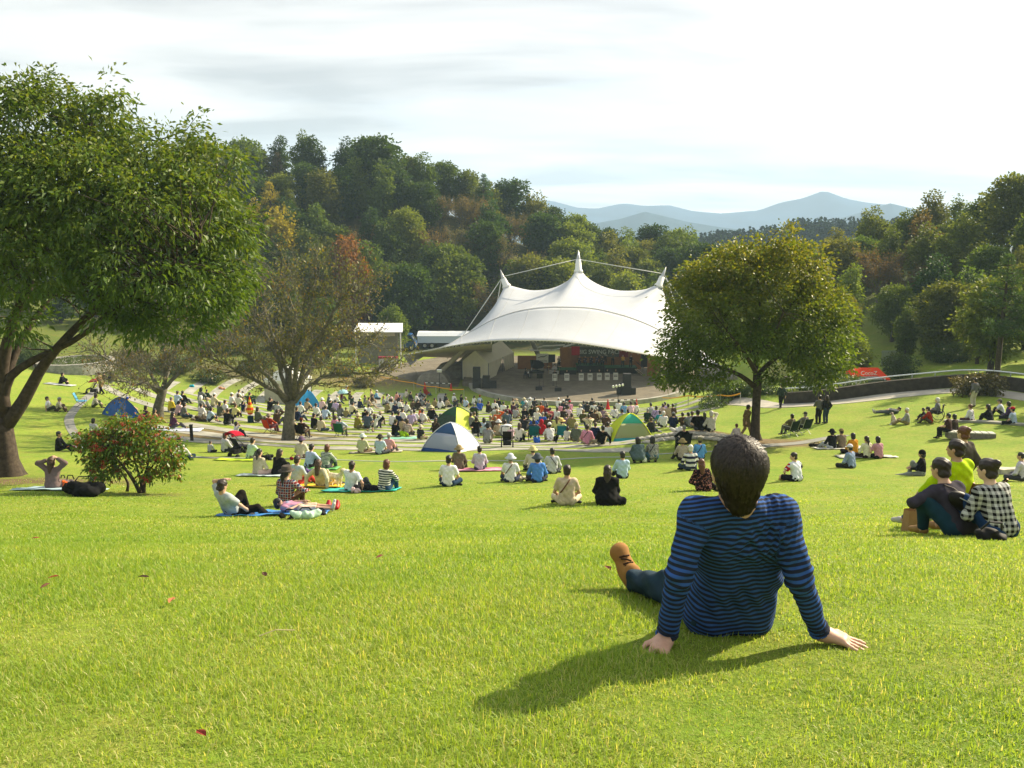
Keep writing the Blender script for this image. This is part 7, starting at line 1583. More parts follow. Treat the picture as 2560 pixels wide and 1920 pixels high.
# ------------------------------------------------------------------ people one by one
CUSTOM.update(
    recline=pose(lean=-30, side=6, nod=22, turn=10, wr=((-.07, -.10, .76), (.34, .30, .06)), an=((-.16, .46, .05), (.22, .62, .05)), kp=((-.1, .3, 1), (.6, .2, .35)), ep=((-1, -.1, .1), (1, -.3, -.2)), fat=1.1),
    plaid=pose(lean=6, turn=-25, wr=((-.12, .32, .2), (.34, .36, .36)), an=((.13, .33, .06), (.10, .56, .05)), kp=((-1, .5, .15), (.35, .3, 1))),
    lie=pose(lean=-86, nod=6, slope=0, pel=(0, 0, .11), wr=((-.12, .10, .24), (.16, -.05, .22)), an=((-.09, .83, .07), (.09, .84, .07)), kp=((0, .1, 1), (0, .1, 1)), toe=((-.3, .2, 1), (.3, .2, 1)), ep=((-1, 0, 0), (1, 0, 0))),
    headhold=pose(lean=3, wr=((-.11, .02, .80), (.13, .10, .84)), an=((.13, .36, .06), (-.13, .44, .06)), kp=((-1, .5, .15), (1, .5, .15)), ep=((-1, -.3, .0), (1, .1, .15)), sw=.92),
    jersey=pose(lean=16, turn=55, wr=((-.16, .34, .2), (.20, .30, .2)), an=((.13, .33, .06), (-.13, .40, .06)), kp=((-1, .5, .15), (1, .5, .15)), ep=((-1, -.3, .1), (1.2, -.2, .2))),
    huddle=pose(lean=30, side=-5, wr=((-.28, .36, .34), (-.06, .44, .30)), an=((-.22, .30, .05), (.10, .42, .05)), kp=((-.6, .4, 1), (.2, .4, 1)), ep=((-1, .1, -.5), (1, -.2, -.2)), fat=1.06, turn=12),
    huddle2=pose(lean=20, side=-6, turn=22, wr=((-.12, .34, .30), (.02, .40, .30)), an=((-.14, .42, .05), (.08, .44, .05)), kp=((-.4, .4, 1), (.1, .4, 1)), ep=((-.7, -.3, -.8), (1, -.3, -.4)), sw=.93),
    lowchair=pose(lean=8, side=-5, turn=22, pel=(0, 0, .42), slope=0, wr=((-.26, .42, .40), (.16, .36, .45)), an=((-.30, .62, -.05), (.1, .6, -.05)), kp=((-.3, 1, .8), (0, 1, .8)), fat=1.1, sw=1.08),
    sideleg=pose(lean=2, nod=4, wr=((-.10, .34, .30), (.12, .36, .32)), an=((-.10, .84, .06), (.12, .40, .06)), kp=((-.1, .1, 1), (.2, .2, 1))),
    lounge=pose(lean=-34, pel=(0, 0, .30), slope=0, wr=((-.2, .2, .42), (.2, .2, .42)), an=((-.12, .72, .08), (.12, .68, .08)), kp=((0, .2, 1), (0, .2, 1))),
)
PA = lambda *a: pattern_cloth(*a)
WHITE = '#d4d4d2'
def at_px(px, py): return tuple(G(px, py))
def face(px, py, extra=0.0):
    g = G(px, py); return -math.atan2(8 - g[0], 102 - g[1]) + R(extra)
def P_(key, px, py, yaw, label, hi=True, **kw):
    g = G(px, py); return person(key, (g[0], g[1] + kw.pop('dy', 0.0), g[2] + kw.pop('dz', 0.0)), R(yaw), label=label, hi=hi, group=kw.pop('group', 'people sitting on the near lawn'), **kw)
# near lawn, left
P_('headhold', 133, 1222, -8, 'woman in mauve grey cardigan holding both hands to her head beside the berry shrub', top='#6c5c5a', sleeve='coat', legs='#4a4448', hair=('long', 'b'))
P_('lap', 147, 1127, -80, 'man in black shirt sitting sideways left of the berry shrub', top='#15161a', legs='#17181c', hair=('short', 'k'))
P_('prop', 122, 1026, -70, 'man in white tee shirt leaning behind a cream hooded companion on the left lawn', hi=False, top=WHITE, sleeve='short', legs='#3a3630', hair=('short', 'd'))
P_('hug', 143, 1028, -75, 'person in cream jumper and grey beanie beside the drain path on the left lawn', hi=False, top='#b4ac94', legs='#4a3c2c', hair=('short', 'g'), hat=('beanie', '#8a8880'))
P_('hug', 152, 960, -85, 'distant person in black hugging knees on the far left lawn', hi=False, top='#131418', legs='#16171b', hair=('bob', 'k'))
P_('run', 86, 922, 20, 'small child in orange running on the far left grass', hi=False, size=.72, top='#c4481c', sleeve='short', legs='#3a3038', hair=('short', 'd'), group=None)
P_('push', 254, 986, 85, 'woman in long patterned dress pushing a stroller on the far left drain path', hi=False, top=PA('print', '#8c7450', '#5c4434', None, .09), sleeve='coat', legs='#1c1620', hair=('short', 'b'), group=None)
P_('cross', 261, 951, 10, 'person in plum jumper sitting behind the stroller on the far left', hi=False, top='#4a2640', legs='#22222a', hair=('short', 'k'))
P_('lap', 275, 958, -30, 'person in dark grey sitting right of the plum jumper on the far left', hi=False, top='#33343a', legs='#7c7c78', hair=('bob', 'k'))
P_('hug', 234, 1018, -70, 'woman in cream top reading with knees up left of the blue dome tent', hi=False, top='#c4bca8', legs='#4c503c', hair=('bob', 'd'))
P_('cross', 232, 1088, -20, 'woman in pale grey with black hair half hidden behind the berry shrub', hi=False, top='#a4a4a4', legs='#3a3a44', hair=('bob', 'k'))
P_('lap', 334, 1018, -55, 'man in dark grey with a blue headcloth sitting behind the blue dome tent', hi=False, top='#3c3e44', sleeve='short', legs='#5c5a54', legkind='short', hair=('short', 'd'), hat=('beanie', '#1c3a94'), dy=-1.0)
P_('cross', 362, 1050, -40, 'woman in plum top sitting at the foot of the leaning cherry', hi=False, top='#4a2440', legs='#241c28', hair=('bob', 'd'))
P_('lap', 386, 1058, -40, 'woman in beige sitting with a brown bag at the cherry foot', hi=False, top='#a08c68', legs='#8a7a5a', hair=('long', 'k'))
P_('prop', 455, 1148, -90, 'person with dark blue trousers lying behind the right side of the berry shrub', hi=False, top='#b8b8b4', legs='#1c2c3c', hair=('short', 'k'))
# near lawn, the reclining family
P_('recline', 582, 1291, -38, 'man in pale grey tee shirt reclining with hand on brow on the blue mat', top='#9ca4a4', sleeve='short', legs='#191410', hair=('short', 'd'), shoes='#3a3a3a')
P_('plaid', 716, 1266, -14, 'person in red and blue plaid shirt and grey felt hat with a ponytail', top=PA('plaid', '#2a3c58', '#6e2c2a', '#b4b4b4', .055), legs='#4a3828', hair=('pony', 'k'), hat=('fedora', '#4c4640'))
P_('lie', 752, 1282, -82, 'girl in pink and grey top lying on her back on the blue mat', size=.78, top=PA('stripe', '#a87890', '#7c7c94', None, .09), sleeve='short', legs='#c8b09c', legkind='short', hair=('bob', 'k'), shoes='#b8b8b4', dz=.03)
P_('cross', 645, 1188, -28, 'woman in cream cardigan with a long black ponytail on a white mat', top='#b0a890', legs='#c4a8a0', hair=('pony', 'k'))
P_('hug', 692, 1188, -30, 'woman in black dress sitting right of the long ponytail woman in cream', top='#131216', legs='#141318', hair=('long', 'd'))
P_('hug', 625, 1148, -35, 'person in pale mint jacket hunched on the lime green mat', hi=False, top='#a8bcb0', legs='#5a5a5c', hair=('short', 'd'))
P_('lap', 562, 1131, -40, 'woman in pale grey jumper sitting beside the red hooded stroller', hi=False, top='#b4b4b8', legs='#23252c', hair=('bob', 'b'))
P_('cross', 525, 1131, -20, 'toddler in grey and white shirt sitting left of the mother with the stroller', hi=False, size=.58, top='#a8aaac', legs='#1c1c20', hair=('short', 'd'))
P_('brow', 590, 1091, -55, 'boy in white tee shirt with raised arms seated beyond the stroller', hi=False, size=.95, top=WHITE, sleeve='short', legs='#2c3038', hair=('bob', 'k'))
P_('hug', 772, 1171, -32, 'man in pale blue shirt hugging his knees on the green mat', top='#a9b6d0', legs='#1b1c22', hair=('short', 'k'))
P_('hug', 812, 1173, -25, 'girl in green and white striped top bent over on the green mat', top=PA('stripe', '#c4c8bc', '#3c5444', None, .045), legs='#4a4c50', hair=('bob', 'r'))
P_('cross', 752, 1146, -10, 'person in cream top and purple sun hat sitting below the cherry trunk', hi=False, top='#c4bda8', legs='#5a4c48', hair=('short', 'k'), hat=('bucket', '#5c4a64'))
P_('lap', 742, 1213, -28, 'man in light blue grey shirt with a hand raised to his face', top='#a4b2b8', legs='#a83c38', hair=('short', 'd'))
P_('back', 805, 1217, -20, 'woman in cream knit with long brown hair propped on both hands', top='#c0b896', legs='#8c7c60', hair=('long', 'b'))
P_('prop', 878, 1229, -18, 'man in white shirt leaning on one hand on the turquoise mat', top='#d2d6da', sleeve='short', legs='#2c3038', hair=('short', 'd'))
P_('hug', 960, 1229, -22, 'woman in black and white striped top and jeans on the turquoise mat', top=PA('stripe', '#c8c8be', '#26302c', None, .06), legs='#28405a', hair=('bob', 'r'))
P_('cross', 905, 1133, -15, 'person in pale green shirt and white sun hat, left of three on beige mat', hi=False, top='#b4b890', legs='#6a5c48', hair=('short', 'd'), hat=('bucket', '#c8d0c4'))
P_('cross', 949, 1136, -12, 'person in light blue shirt and dark hat, middle of three friends on a beige mat', hi=False, top='#a8bccc', sleeve='short', legs='#3c4048', hair=('short', 'k'), hat=('bucket', '#3a3634'))
P_('lap', 972, 1131, -15, 'person in pink shirt and white cap, right of three friends on a beige mat', hi=False, top='#cc989c', legs='#4a4448', hair=('short', 'g'), hat=('cap', '#c8c8c4'))
# centre
P_('cross', 1121, 1216, -6, 'man in white tee shirt and jeans sitting cross-legged alone below the dome tents', top=WHITE, sleeve='short', legs='#20344c', hair=('short', 'k'))
P_('lap', 1147, 1174, -8, 'person in khaki shirt and sun hat on the pink striped mat', top='#6a6454', legs='#4c4838', hair=('short', 'd'), hat=('bucket', '#8c7c5c'))
P_('lap', 1199, 1176, -4, 'woman in pale lilac grey top with short black hair on the pink striped mat', top='#b0aebc', legs='#3c3c48', hair=('short', 'k'))
P_('cross', 1276, 1206, -3, 'person in white tee shirt with bag strap and white sun hat on the centre lawn', top=WHITE, sleeve='short', legs='#2c3448', hair=('short', 'g'), hat=('bucket', '#b8bcc4'), straps=('#5a4430', 1))
P_('cross', 1332, 1178, 0, 'person in cream top and straw coloured hat behind the blue shirted one', hi=False, top='#b8b4a4', legs='#3a3a40', hair=('short', 'k'), hat=('bucket', '#c0b480'))
P_('cross', 1344, 1206, 2, 'person in bright blue shirt and striped dark sun hat on the centre lawn', top='#4f7fc8', legs='#2c3040', hair=('bob', 'k'), hat=('bucket', '#4a525c'))
P_('cross', 1381, 1184, 2, 'person in pale grey top with a dark diagonal strap on the centre lawn', top='#b4b6ba', legs='#3c4048', hair=('short', 'k'), straps=('#2a2a30', -1))
P_('cross', 1417, 1263, -2, 'man in beige tee shirt with a brown cross-body bag sitting cross-legged', top='#b4a48c', sleeve='short', legs='#c8b89c', hair=('short', 'd'), straps=('#5c3c24', 1))
P_('lap', 1517, 1262, -6, 'woman with long wavy hair wrapped in a loose black shawl', top='#131314', sleeve='cape', legs='#1a1a1c', hair=('long', 'd'), shoes='#8c7050')
P_('lap', 1556, 1196, 6, 'man in pale blue shirt sitting alone in the tree shade', top='#a4bccc', legs='#1e2228', hair=('short', 'k'))
P_('kneeside', 1758, 1228, 10, 'woman in black floral dress with long auburn hair left of the striped shirt man', top=PA('print', '#1c1014', '#8c5c54', None, .05), sleeve='coat', legs='#1c1216', hair=('long', 'r'))
P_('squat', 1597, 1158, 4, 'person in grey blue coat squatting left of a floral shirted companion', hi=False, top='#4c5c60', sleeve='coat', legs='#1c2024', hair=('big', 'k'))
P_('squat', 1633, 1156, 4, 'person in floral grey shirt with black suspenders and a dark hood squatting', hi=False, top=PA('print', '#8c8c84', '#4c4c48', None, .05), legs='#3c5c68', hair=('big', 'k'), straps=('#1c1c1c', 1))
P_('lap', 1706, 1151, 10, 'person in beige shirt and tan sun hat below the mound', hi=False, top='#a89c8c', legs='#2c2a24', hair=('short', 'd'), hat=('bucket', '#8c7c58'))
P_('cross', 1750, 1148, 8, 'person in sky blue shirt with a black strap and olive hat', hi=False, top='#5c94c8', legs='#2c3440', hair=('short', 'd'), hat=('beanie', '#6a684c'), straps=('#1c2030', 1))
P_('cross', 1727, 1176, 6, 'white haired person in navy and white striped rugby shirt', top=PA('stripe', '#26263a', '#c4c4c0', None, .17), legs='#2c3a4c', hair=('short', 'w'))
# right lawn
o = P_('jersey', 1992, 1203, 28, 'man in white, red and black cycling jersey sitting cross-legged', top='#c8ccd4', sleeve='short', legs='#15151a', legkind='short', hair=('short', 'd'), shoes='#7c5c44')
for i, c in ((0, '#a01420'), (1, '#1c1e30')):
    V, F = sdf_mesh(arm_prims(skel('jersey'), i, .021, .78), .0105, noise=.003); link('sleeve', raw_mesh('sleeve', V, F, True), cloth(c), o)
P_('cross', 2128, 1171, 35, 'man in blue grey shirt and white cap sitting cross-legged on the right lawn', top='#7c8ca8', legs='#2c2c28', hair=('short', 'k'), hat=('cap', '#ccc8d0'))
P_('lap', 2080, 1122, 22, 'person in black vest over white sleeves and a black hat', hi=False, top='#16181c', legs='#a8acb0', hair=('bob', 'k'), hat=('bucket', '#15161a'))
P_('cross', 2105, 1121, 18, 'person in taupe jacket and khaki cap right of the black vest', hi=False, top='#6c6050', legs='#4c4438', hair=('short', 'd'), hat=('cap', '#857850'))
P_('cross', 2134, 1135, 20, 'woman in mustard yellow top with a black bob behind the white cap man', hi=False, top='#b47c1c', legs='#2c2430', hair=('bob', 'k'))
P_('cross', 2168, 1145, 18, 'woman in cream jumper with a dark ponytail on the right lawn', hi=False, top='#c8c4a8', legs='#2c2020', hair=('pony', 'd'))
P_('cross', 2196, 1146, 18, 'woman in pink top with a black bob, right of the ponytail woman', hi=False, top='#b0808c', sleeve='short', legs='#1a1a1c', hair=('bob', 'k'))
P_('sideleg', 2304, 1190, 62, 'person in black jacket and black hat with pale legs stretched left', top='#101114', legs='#7c8078', hair=('bob', 'k'), hat=('beanie', '#0f1012'), shoes='#6c4c34')
P_('lie', 2222, 1035, 90, 'man in grey lying on his back on the far right lawn', hi=False, top='#5a5c60', legs='#4a4e50', hair=('short', 'k'), shoes='#a0a0a0', dz=.03)
P_('lap', 2268, 1061, 62, 'white haired man in pale grey shirt with a small dog on the right lawn', hi=False, top='#8c8c88', legs='#8a7c58', hair=('crop', 'w'), shoes='#b0b0ac')
P_('hug', 2326, 1058, 55, 'person in rust red top sitting beside the wheelchair', hi=False, top='#8c2c1c', legs='#4c483c', hair=('short', 'd'))
P_('hug', 2313, 1050, 55, 'child in dark clothes in front of the rust red top', hi=False, size=.75, top='#26262c', legs='#26282c', hair=('short', 'k'))
P_('stool', 2370, 1098, 48, 'man in brown shirt with white sleeve bands seated on a low stool', hi=False, top='#3a2622', sleeve='short', legs='#18181a', hair=('short', 'k'))
P_('cross', 2388, 1080, 30, 'woman in dark brown top sitting behind the man on the low stool', hi=False, top='#3c302c', legs='#1c1a1c', hair=('bob', 'k'))
P_('cross', 2428, 1053, 38, 'woman in white blouse with a diagonal strap on the right kerb', hi=False, top='#ccccd0', legs='#4a2c34', hair=('short', 'r'), straps=('#4a3a58', 1))
P_('hug', 2476, 1053, 42, 'woman in black with very long black hair on the right kerb', hi=False, top='#131316', legs='#131316', hair=('long', 'k'))
P_('hug', 2506, 1038, 60, 'man in white tee shirt and grey cap with knees up near the right edge', hi=False, top='#c4c8d0', sleeve='short', legs='#17181c', hair=('short', 'k'), hat=('cap', '#6c6a60'))
P_('cross', 2524, 1046, 50, 'person with dark purple top between the white tee and the red cap', hi=False, top='#4c3c5c', legs='#2c2c34', hair=('bob', 'k'))
P_('cross', 2534, 1061, 38, 'person in pale blue shirt and red cap near the right edge', hi=False, top='#a4b4c8', sleeve='short', legs='#15171c', hair=('short', 'k'), hat=('cap', '#b01c30'))
P_('stand', 2433, 1018, 20, 'person in grey jacket and pale trousers standing before the azalea', hi=False, top='#5c5c5c', legs='#b0aca0', hair=('short', 'd'), group='people standing about')
P_('fold', 2046, 1061, 12, 'man in grey jacket and dark jeans standing on the right lawn with a woman', hi=False, top='#5c5c58', legs='#191b20', hair=('short', 'k'), group='people standing about')
P_('stand', 2064, 1059, 18, 'woman in black top and jeans standing beside the grey jacket man', hi=False, size=.96, top='#18181a', legs='#2c3c50', hair=('long', 'd'), group='people standing about')
P_('walk', 1952, 1021, 5, 'person in dark green jacket walking away along the path', hi=False, top='#2c3830', legs='#15151a', hair=('short', 'k'), group='people standing about')
P_('walk', 1864, 1093, -78, 'person in olive coat with a black backpack walking left of the round tree trunk', hi=False, size=.97, top='#6c5c3c', sleeve='coat', legs='#8c7858', hair=('short', 'k'), group='people standing about')
P_('cross', 1842, 1096, 10, 'child with reddish hair and pale top sitting left of the walking person', hi=False, size=.8, top='#b8aca8', legs='#5a5458', hair=('short', 'r'))
# right foreground group
P_('huddle', 2398, 1340, 14, 'man in dark grey jumper hunched forward with a sling bag on his back', top='#37333c', legs='#1c3844', hair=('short', 'd'), straps=('#2a2018', -1), shoes='#8c6a3c', size=1.03)
P_('huddle2', 2500, 1344, 10, 'woman in black and white checked shirt with hair in a bun', top=PA('check', '#131214', '#b4b4ae', None, .062), legs='#1c3458', hair=('bun', 'd'), size=.98)
P_('lowchair', 2394, 1322, 18, 'man in lime yellow hooded shirt on a low wooden chair', top='#a4c008', legs='#2c4c70', hair=('short', 'd'), shoes='#a8a49c', group='people sitting on the near lawn')
P_('stand', 2392, 1299, 20, 'woman in grey brown top with a high hair bun standing behind the lime shirt', top='#48423c', legs='#3c3838', hair=('bun', 'r'))
P_('cross', 2556, 1205, 42, 'man in lavender white shirt with cropped grey hair behind the stone slab', top='#b4b0bc', legs='#3c3c40', hair=('crop', 'k'), dz=.05)
o = ground_thing('sling_bag', 'black sling bag with pockets on the back of the grey jumper man', 'bag', 2398, 1340); J = skel('huddle'); c = np.array(J['chest']) - np.array(J['fw'])*.22 - J['up']*.05
V, F = sdf_mesh([ell((0, 0, 0), (.17, .07, .10), .02, rotm('Y', .6)), ell((.06, -.05, -.05), (.08, .05, .07), .02, rotm('Y', .6))], .014, noise=.003); k = link('body', raw_mesh('bag', V + c + [-.04, -.05, -.02], F, True), mat('#14110f', rough=.5, name='black_nylon'), o)
b = MB(); b.tube([c + [-.12, -.16, .06], c + [-.04, -.175, .02], c + [.04, -.16, -.04]], .006, 5); b.build('zip', M_STEEL, k)
o = ground_thing('handbag', 'black handbag on the ground below the checked shirt', 'handbag', 2474, 1352, R(8)); V, F = sdf_mesh([ell((0, 0, .06), (.13, .06, .075), .03), ell((.08, 0, .04), (.10, .07, .05), .03), ell((-.07, .02, .07), (.07, .05, .06), .03)], .010, noise=.014, floor=0.0); link('body', raw_mesh('bag', V, F, True), mat('#131214', rough=.75, name='black_leather'), o); b = MB(); b.tube([(-.11, 0, .13), (-.06, -.05, .22), (.07, -.05, .2), (.12, 0, .11)], .012, 6); b.build('strap', M_BLK, o)
g = G(2394, 1322); o = camp_chair('low wooden folding chair under the lime shirted man', tuple(g), R(18), '#6a4a24', '#5a3c1c', low=True, name='wooden_chair')
# wheelchair
def wheelchair():
    g = G(2343, 1053); o = thing('wheelchair', 'black wheelchair facing left on the far right lawn', 'wheelchair', g, R(58))
    for s in (-1, 1):
        b = MB(); a = np.linspace(0, 2*math.pi, 25); b.tube([(s*.30, .30*math.cos(t), .31+.30*math.sin(t)) for t in a], .018, 6, False); k = b.build('wheel', mat('#1c1c1c', name='tyre'), o, True); b = MB()
        for t in a[::3]: b.tube([(s*.30, 0, .31), (s*.30, .29*math.cos(t), .31+.29*math.sin(t))], .004, 4)
        b.build('spokes', M_STEEL, k); b = MB(); b.tube([(s*.25, .45, .07), (s*.22, .45, .07)], .07, 10); b.build('caster', mat('#222', name='rubber'), o); b = MB(); b.tube([(s*.24, .5, .1), (s*.24, .28, .48), (s*.24, -.2, .5), (s*.24, -.26, .92), (s*.24, -.38, .94)], .014, 6); b.build('side_frame', M_BLK, o)
    b = MB(); b.box((0, .05, .48), (.44, .44, .04)); b.build('seat', M_BLK, o); b = MB(); b.box((0, -.22, .72), (.44, .04, .42)); b.build('backrest', M_BLK, o)
    person('stool', tuple(g + np.array([0, 0, .03])), R(58), 1.0, '#6a6a70', 'long', '#4c4c50', 'long', ('bob', 'w'), None, '#333', False, 'white haired elderly person sitting in the wheelchair', 'people sitting on the near lawn')
wheelchair()
# couple on folding chairs under the round tree
for px, py, yw, l1, l2, kw in ((1975, 1092, 25, 'dark green folding chair, left of a pair under the round tree', 'person in olive tee shirt raising hands on the left folding chair', dict(top='#6a644c', sleeve='short', legs='#4c4c48', hair=('short', 'k'))),
                               (2008, 1086, 22, 'dark green folding chair, right of a pair under the round tree', 'man in grey shirt and flat cap on the right folding chair', dict(top='#6c6c64', legs='#22242a', hair=('short', 'g'), hat=('cap', '#3c3a38')))):
    g = G(px, py); camp_chair(l1, tuple(g), R(yw), '#1c2c24', '#a8aca8'); person('chair', tuple(g), R(yw), 1.0, label=l2, group='people on folding chairs', hi=False, **kw)
# chairs in the crowd
for px, py, yw, seat, lab, kw, lab2 in (
    (852, 1094, -14, '#1c5c30', 'green folding chair on the earth right of the bare cherry', dict(top='#a4b0c0', hair=('short', 'k'), hat=('cap', '#b0b4b8'), legs='#6c6450'), 'person in pale blue tee shirt and grey cap on the green folding chair'),
    (757, 1098, -20, '#191614', 'black folding chair right beside the bare cherry trunk', dict(top='#3c2a20', hair=('short', 'd'), hat=('cap', '#6c3418'), legs='#5c4c3c'), 'person in brown with a rust brown cap on the black folding chair'),
    (676, 1084, -34, '#b43c18', 'orange and black folding chair left of the bare cherry trunk', dict(top='#8c2c18', hair=('short', 'd'), hat=('bucket', '#8c8070'), legs='#5c3c44'), 'person in red vest and grey sun hat on the orange folding chair'),
    (1334, 1102, 2, '#156070', 'left teal folding chair at the lower lawn edge', dict(top='#4a4c54', hair=('bob', 'd'), legs='#3c3c40'), 'person with dark bob sunk low in the left teal folding chair'),
    (1403, 1101, 4, '#1f6890', 'right teal folding chair at the lower lawn edge', dict(top='#b0bc7c', hair=('short', 'd'), hat=('straw', '#c4a868'), legs='#5a5a50'), 'person in straw hat sitting in the right teal folding chair'),
    (1240, 1056, 0, '#9ca0a0', 'grey folding chair among the middle of the crowd', dict(top='#c8c8c6', hair=('short', 'k'), legs='#3c3c40'), 'person in white on the grey folding chair behind the green yellow tent'),
    (1186, 1046, -4, '#2c3c20', 'dark olive folding chair right of the green and yellow tent', dict(top='#3c4c7c', hair=('short', 'g'), legs='#3c3c40'), 'person in blue on the dark olive folding chair'),
    (1068, 992, -25, '#9c2c1c', 'red reclining chair by the left striped barrier', dict(top='#c4401c', hair=('short', 'k'), legs='#4c70a0'), 'person in orange lounging on the red reclining chair by the barrier'),
    (1707, 1127, 8, '#222426', 'black folding stool chair on the worn mound', dict(top='#131516', hair=('crop', 'g'), legs='#17181a'), 'grey haired man in black seated on a chair below the mound'),
    (205, 1017, -75, '#5c9cbc', 'empty light blue folding chair on the left lawn', None, None)):
    g = G(px, py); camp_chair(lab, tuple(g), R(yw), seat)
    if kw: person('lounge' if 'lounging' in lab2 else 'chair', tuple(g), R(yw), 1.0, label=lab2, group='people on folding chairs', hi=False, **kw)

# ------------------------------------------------------------------ the audience on the terraces
CC = dict(w=('#d2d2d0', 'white'), ow=('#c4c0b2', 'off white'), cr=('#c0b696', 'cream'), be=('#a5947a', 'beige'), kh=('#827850', 'khaki'), ol=('#4a4828', 'olive'), br=('#4c3a2b', 'brown'), db=('#2d231c', 'dark brown'), bk=('#131315', 'black'), ch=('#2b2c2f', 'charcoal'), gy=('#6c6e70', 'grey'), lg=('#989a9a', 'light grey'), gg=('#565d52', 'grey green'), nv=('#1a2442', 'navy'), bl=('#2a50a4', 'royal blue'), sb=('#6f9cc0', 'sky blue'), pb=('#a4b6cc', 'pale blue'), tl=('#2a8088', 'teal'), lv=('#a997bc', 'lavender'), pk=('#c48498', 'pink'), pp=('#d0b0b8', 'pale pink'), co=('#b05058', 'coral'), rd=('#a01c28', 'red'), ma=('#641c34', 'maroon'), og=('#c45424', 'orange'), ye=('#c4b034', 'yellow'), py=('#c4be80', 'pale yellow'), yg=('#807c28', 'mustard green'), pu=('#44263c', 'plum'), gn=('#1c3426', 'dark green'), mi=('#a8bcb0', 'mint'), mv=('#7c6874', 'mauve'), sl=('#4c5868', 'slate blue'), sa=('#c08478', 'salmon'))
HS = dict(s='short', b='bob', l='long', p='pony', u='bun', c='crop')
HN = dict(short='short {} hair', bob='a {} bob', long='long {} hair', pony='a {} ponytail', bun='a {} bun', crop='cropped {} hair')
HCN = dict(k='black', d='dark', b='brown', l='blond', g='grey', w='white', r='auburn')
HT = dict(C='cap', K='bucket', T='straw', B='beanie', H='hood', F='fedora')
HTN = dict(cap='{} cap', bucket='{} sun hat', straw='{} straw hat', beanie='{} beanie', hood='{} hood', fedora='{} felt hat')
POSE_OF = dict(c='cross', h='hug', l='lap', p='prop', k='kneeside', f='photo', b='brow', t='stool', s='stand', v='back')
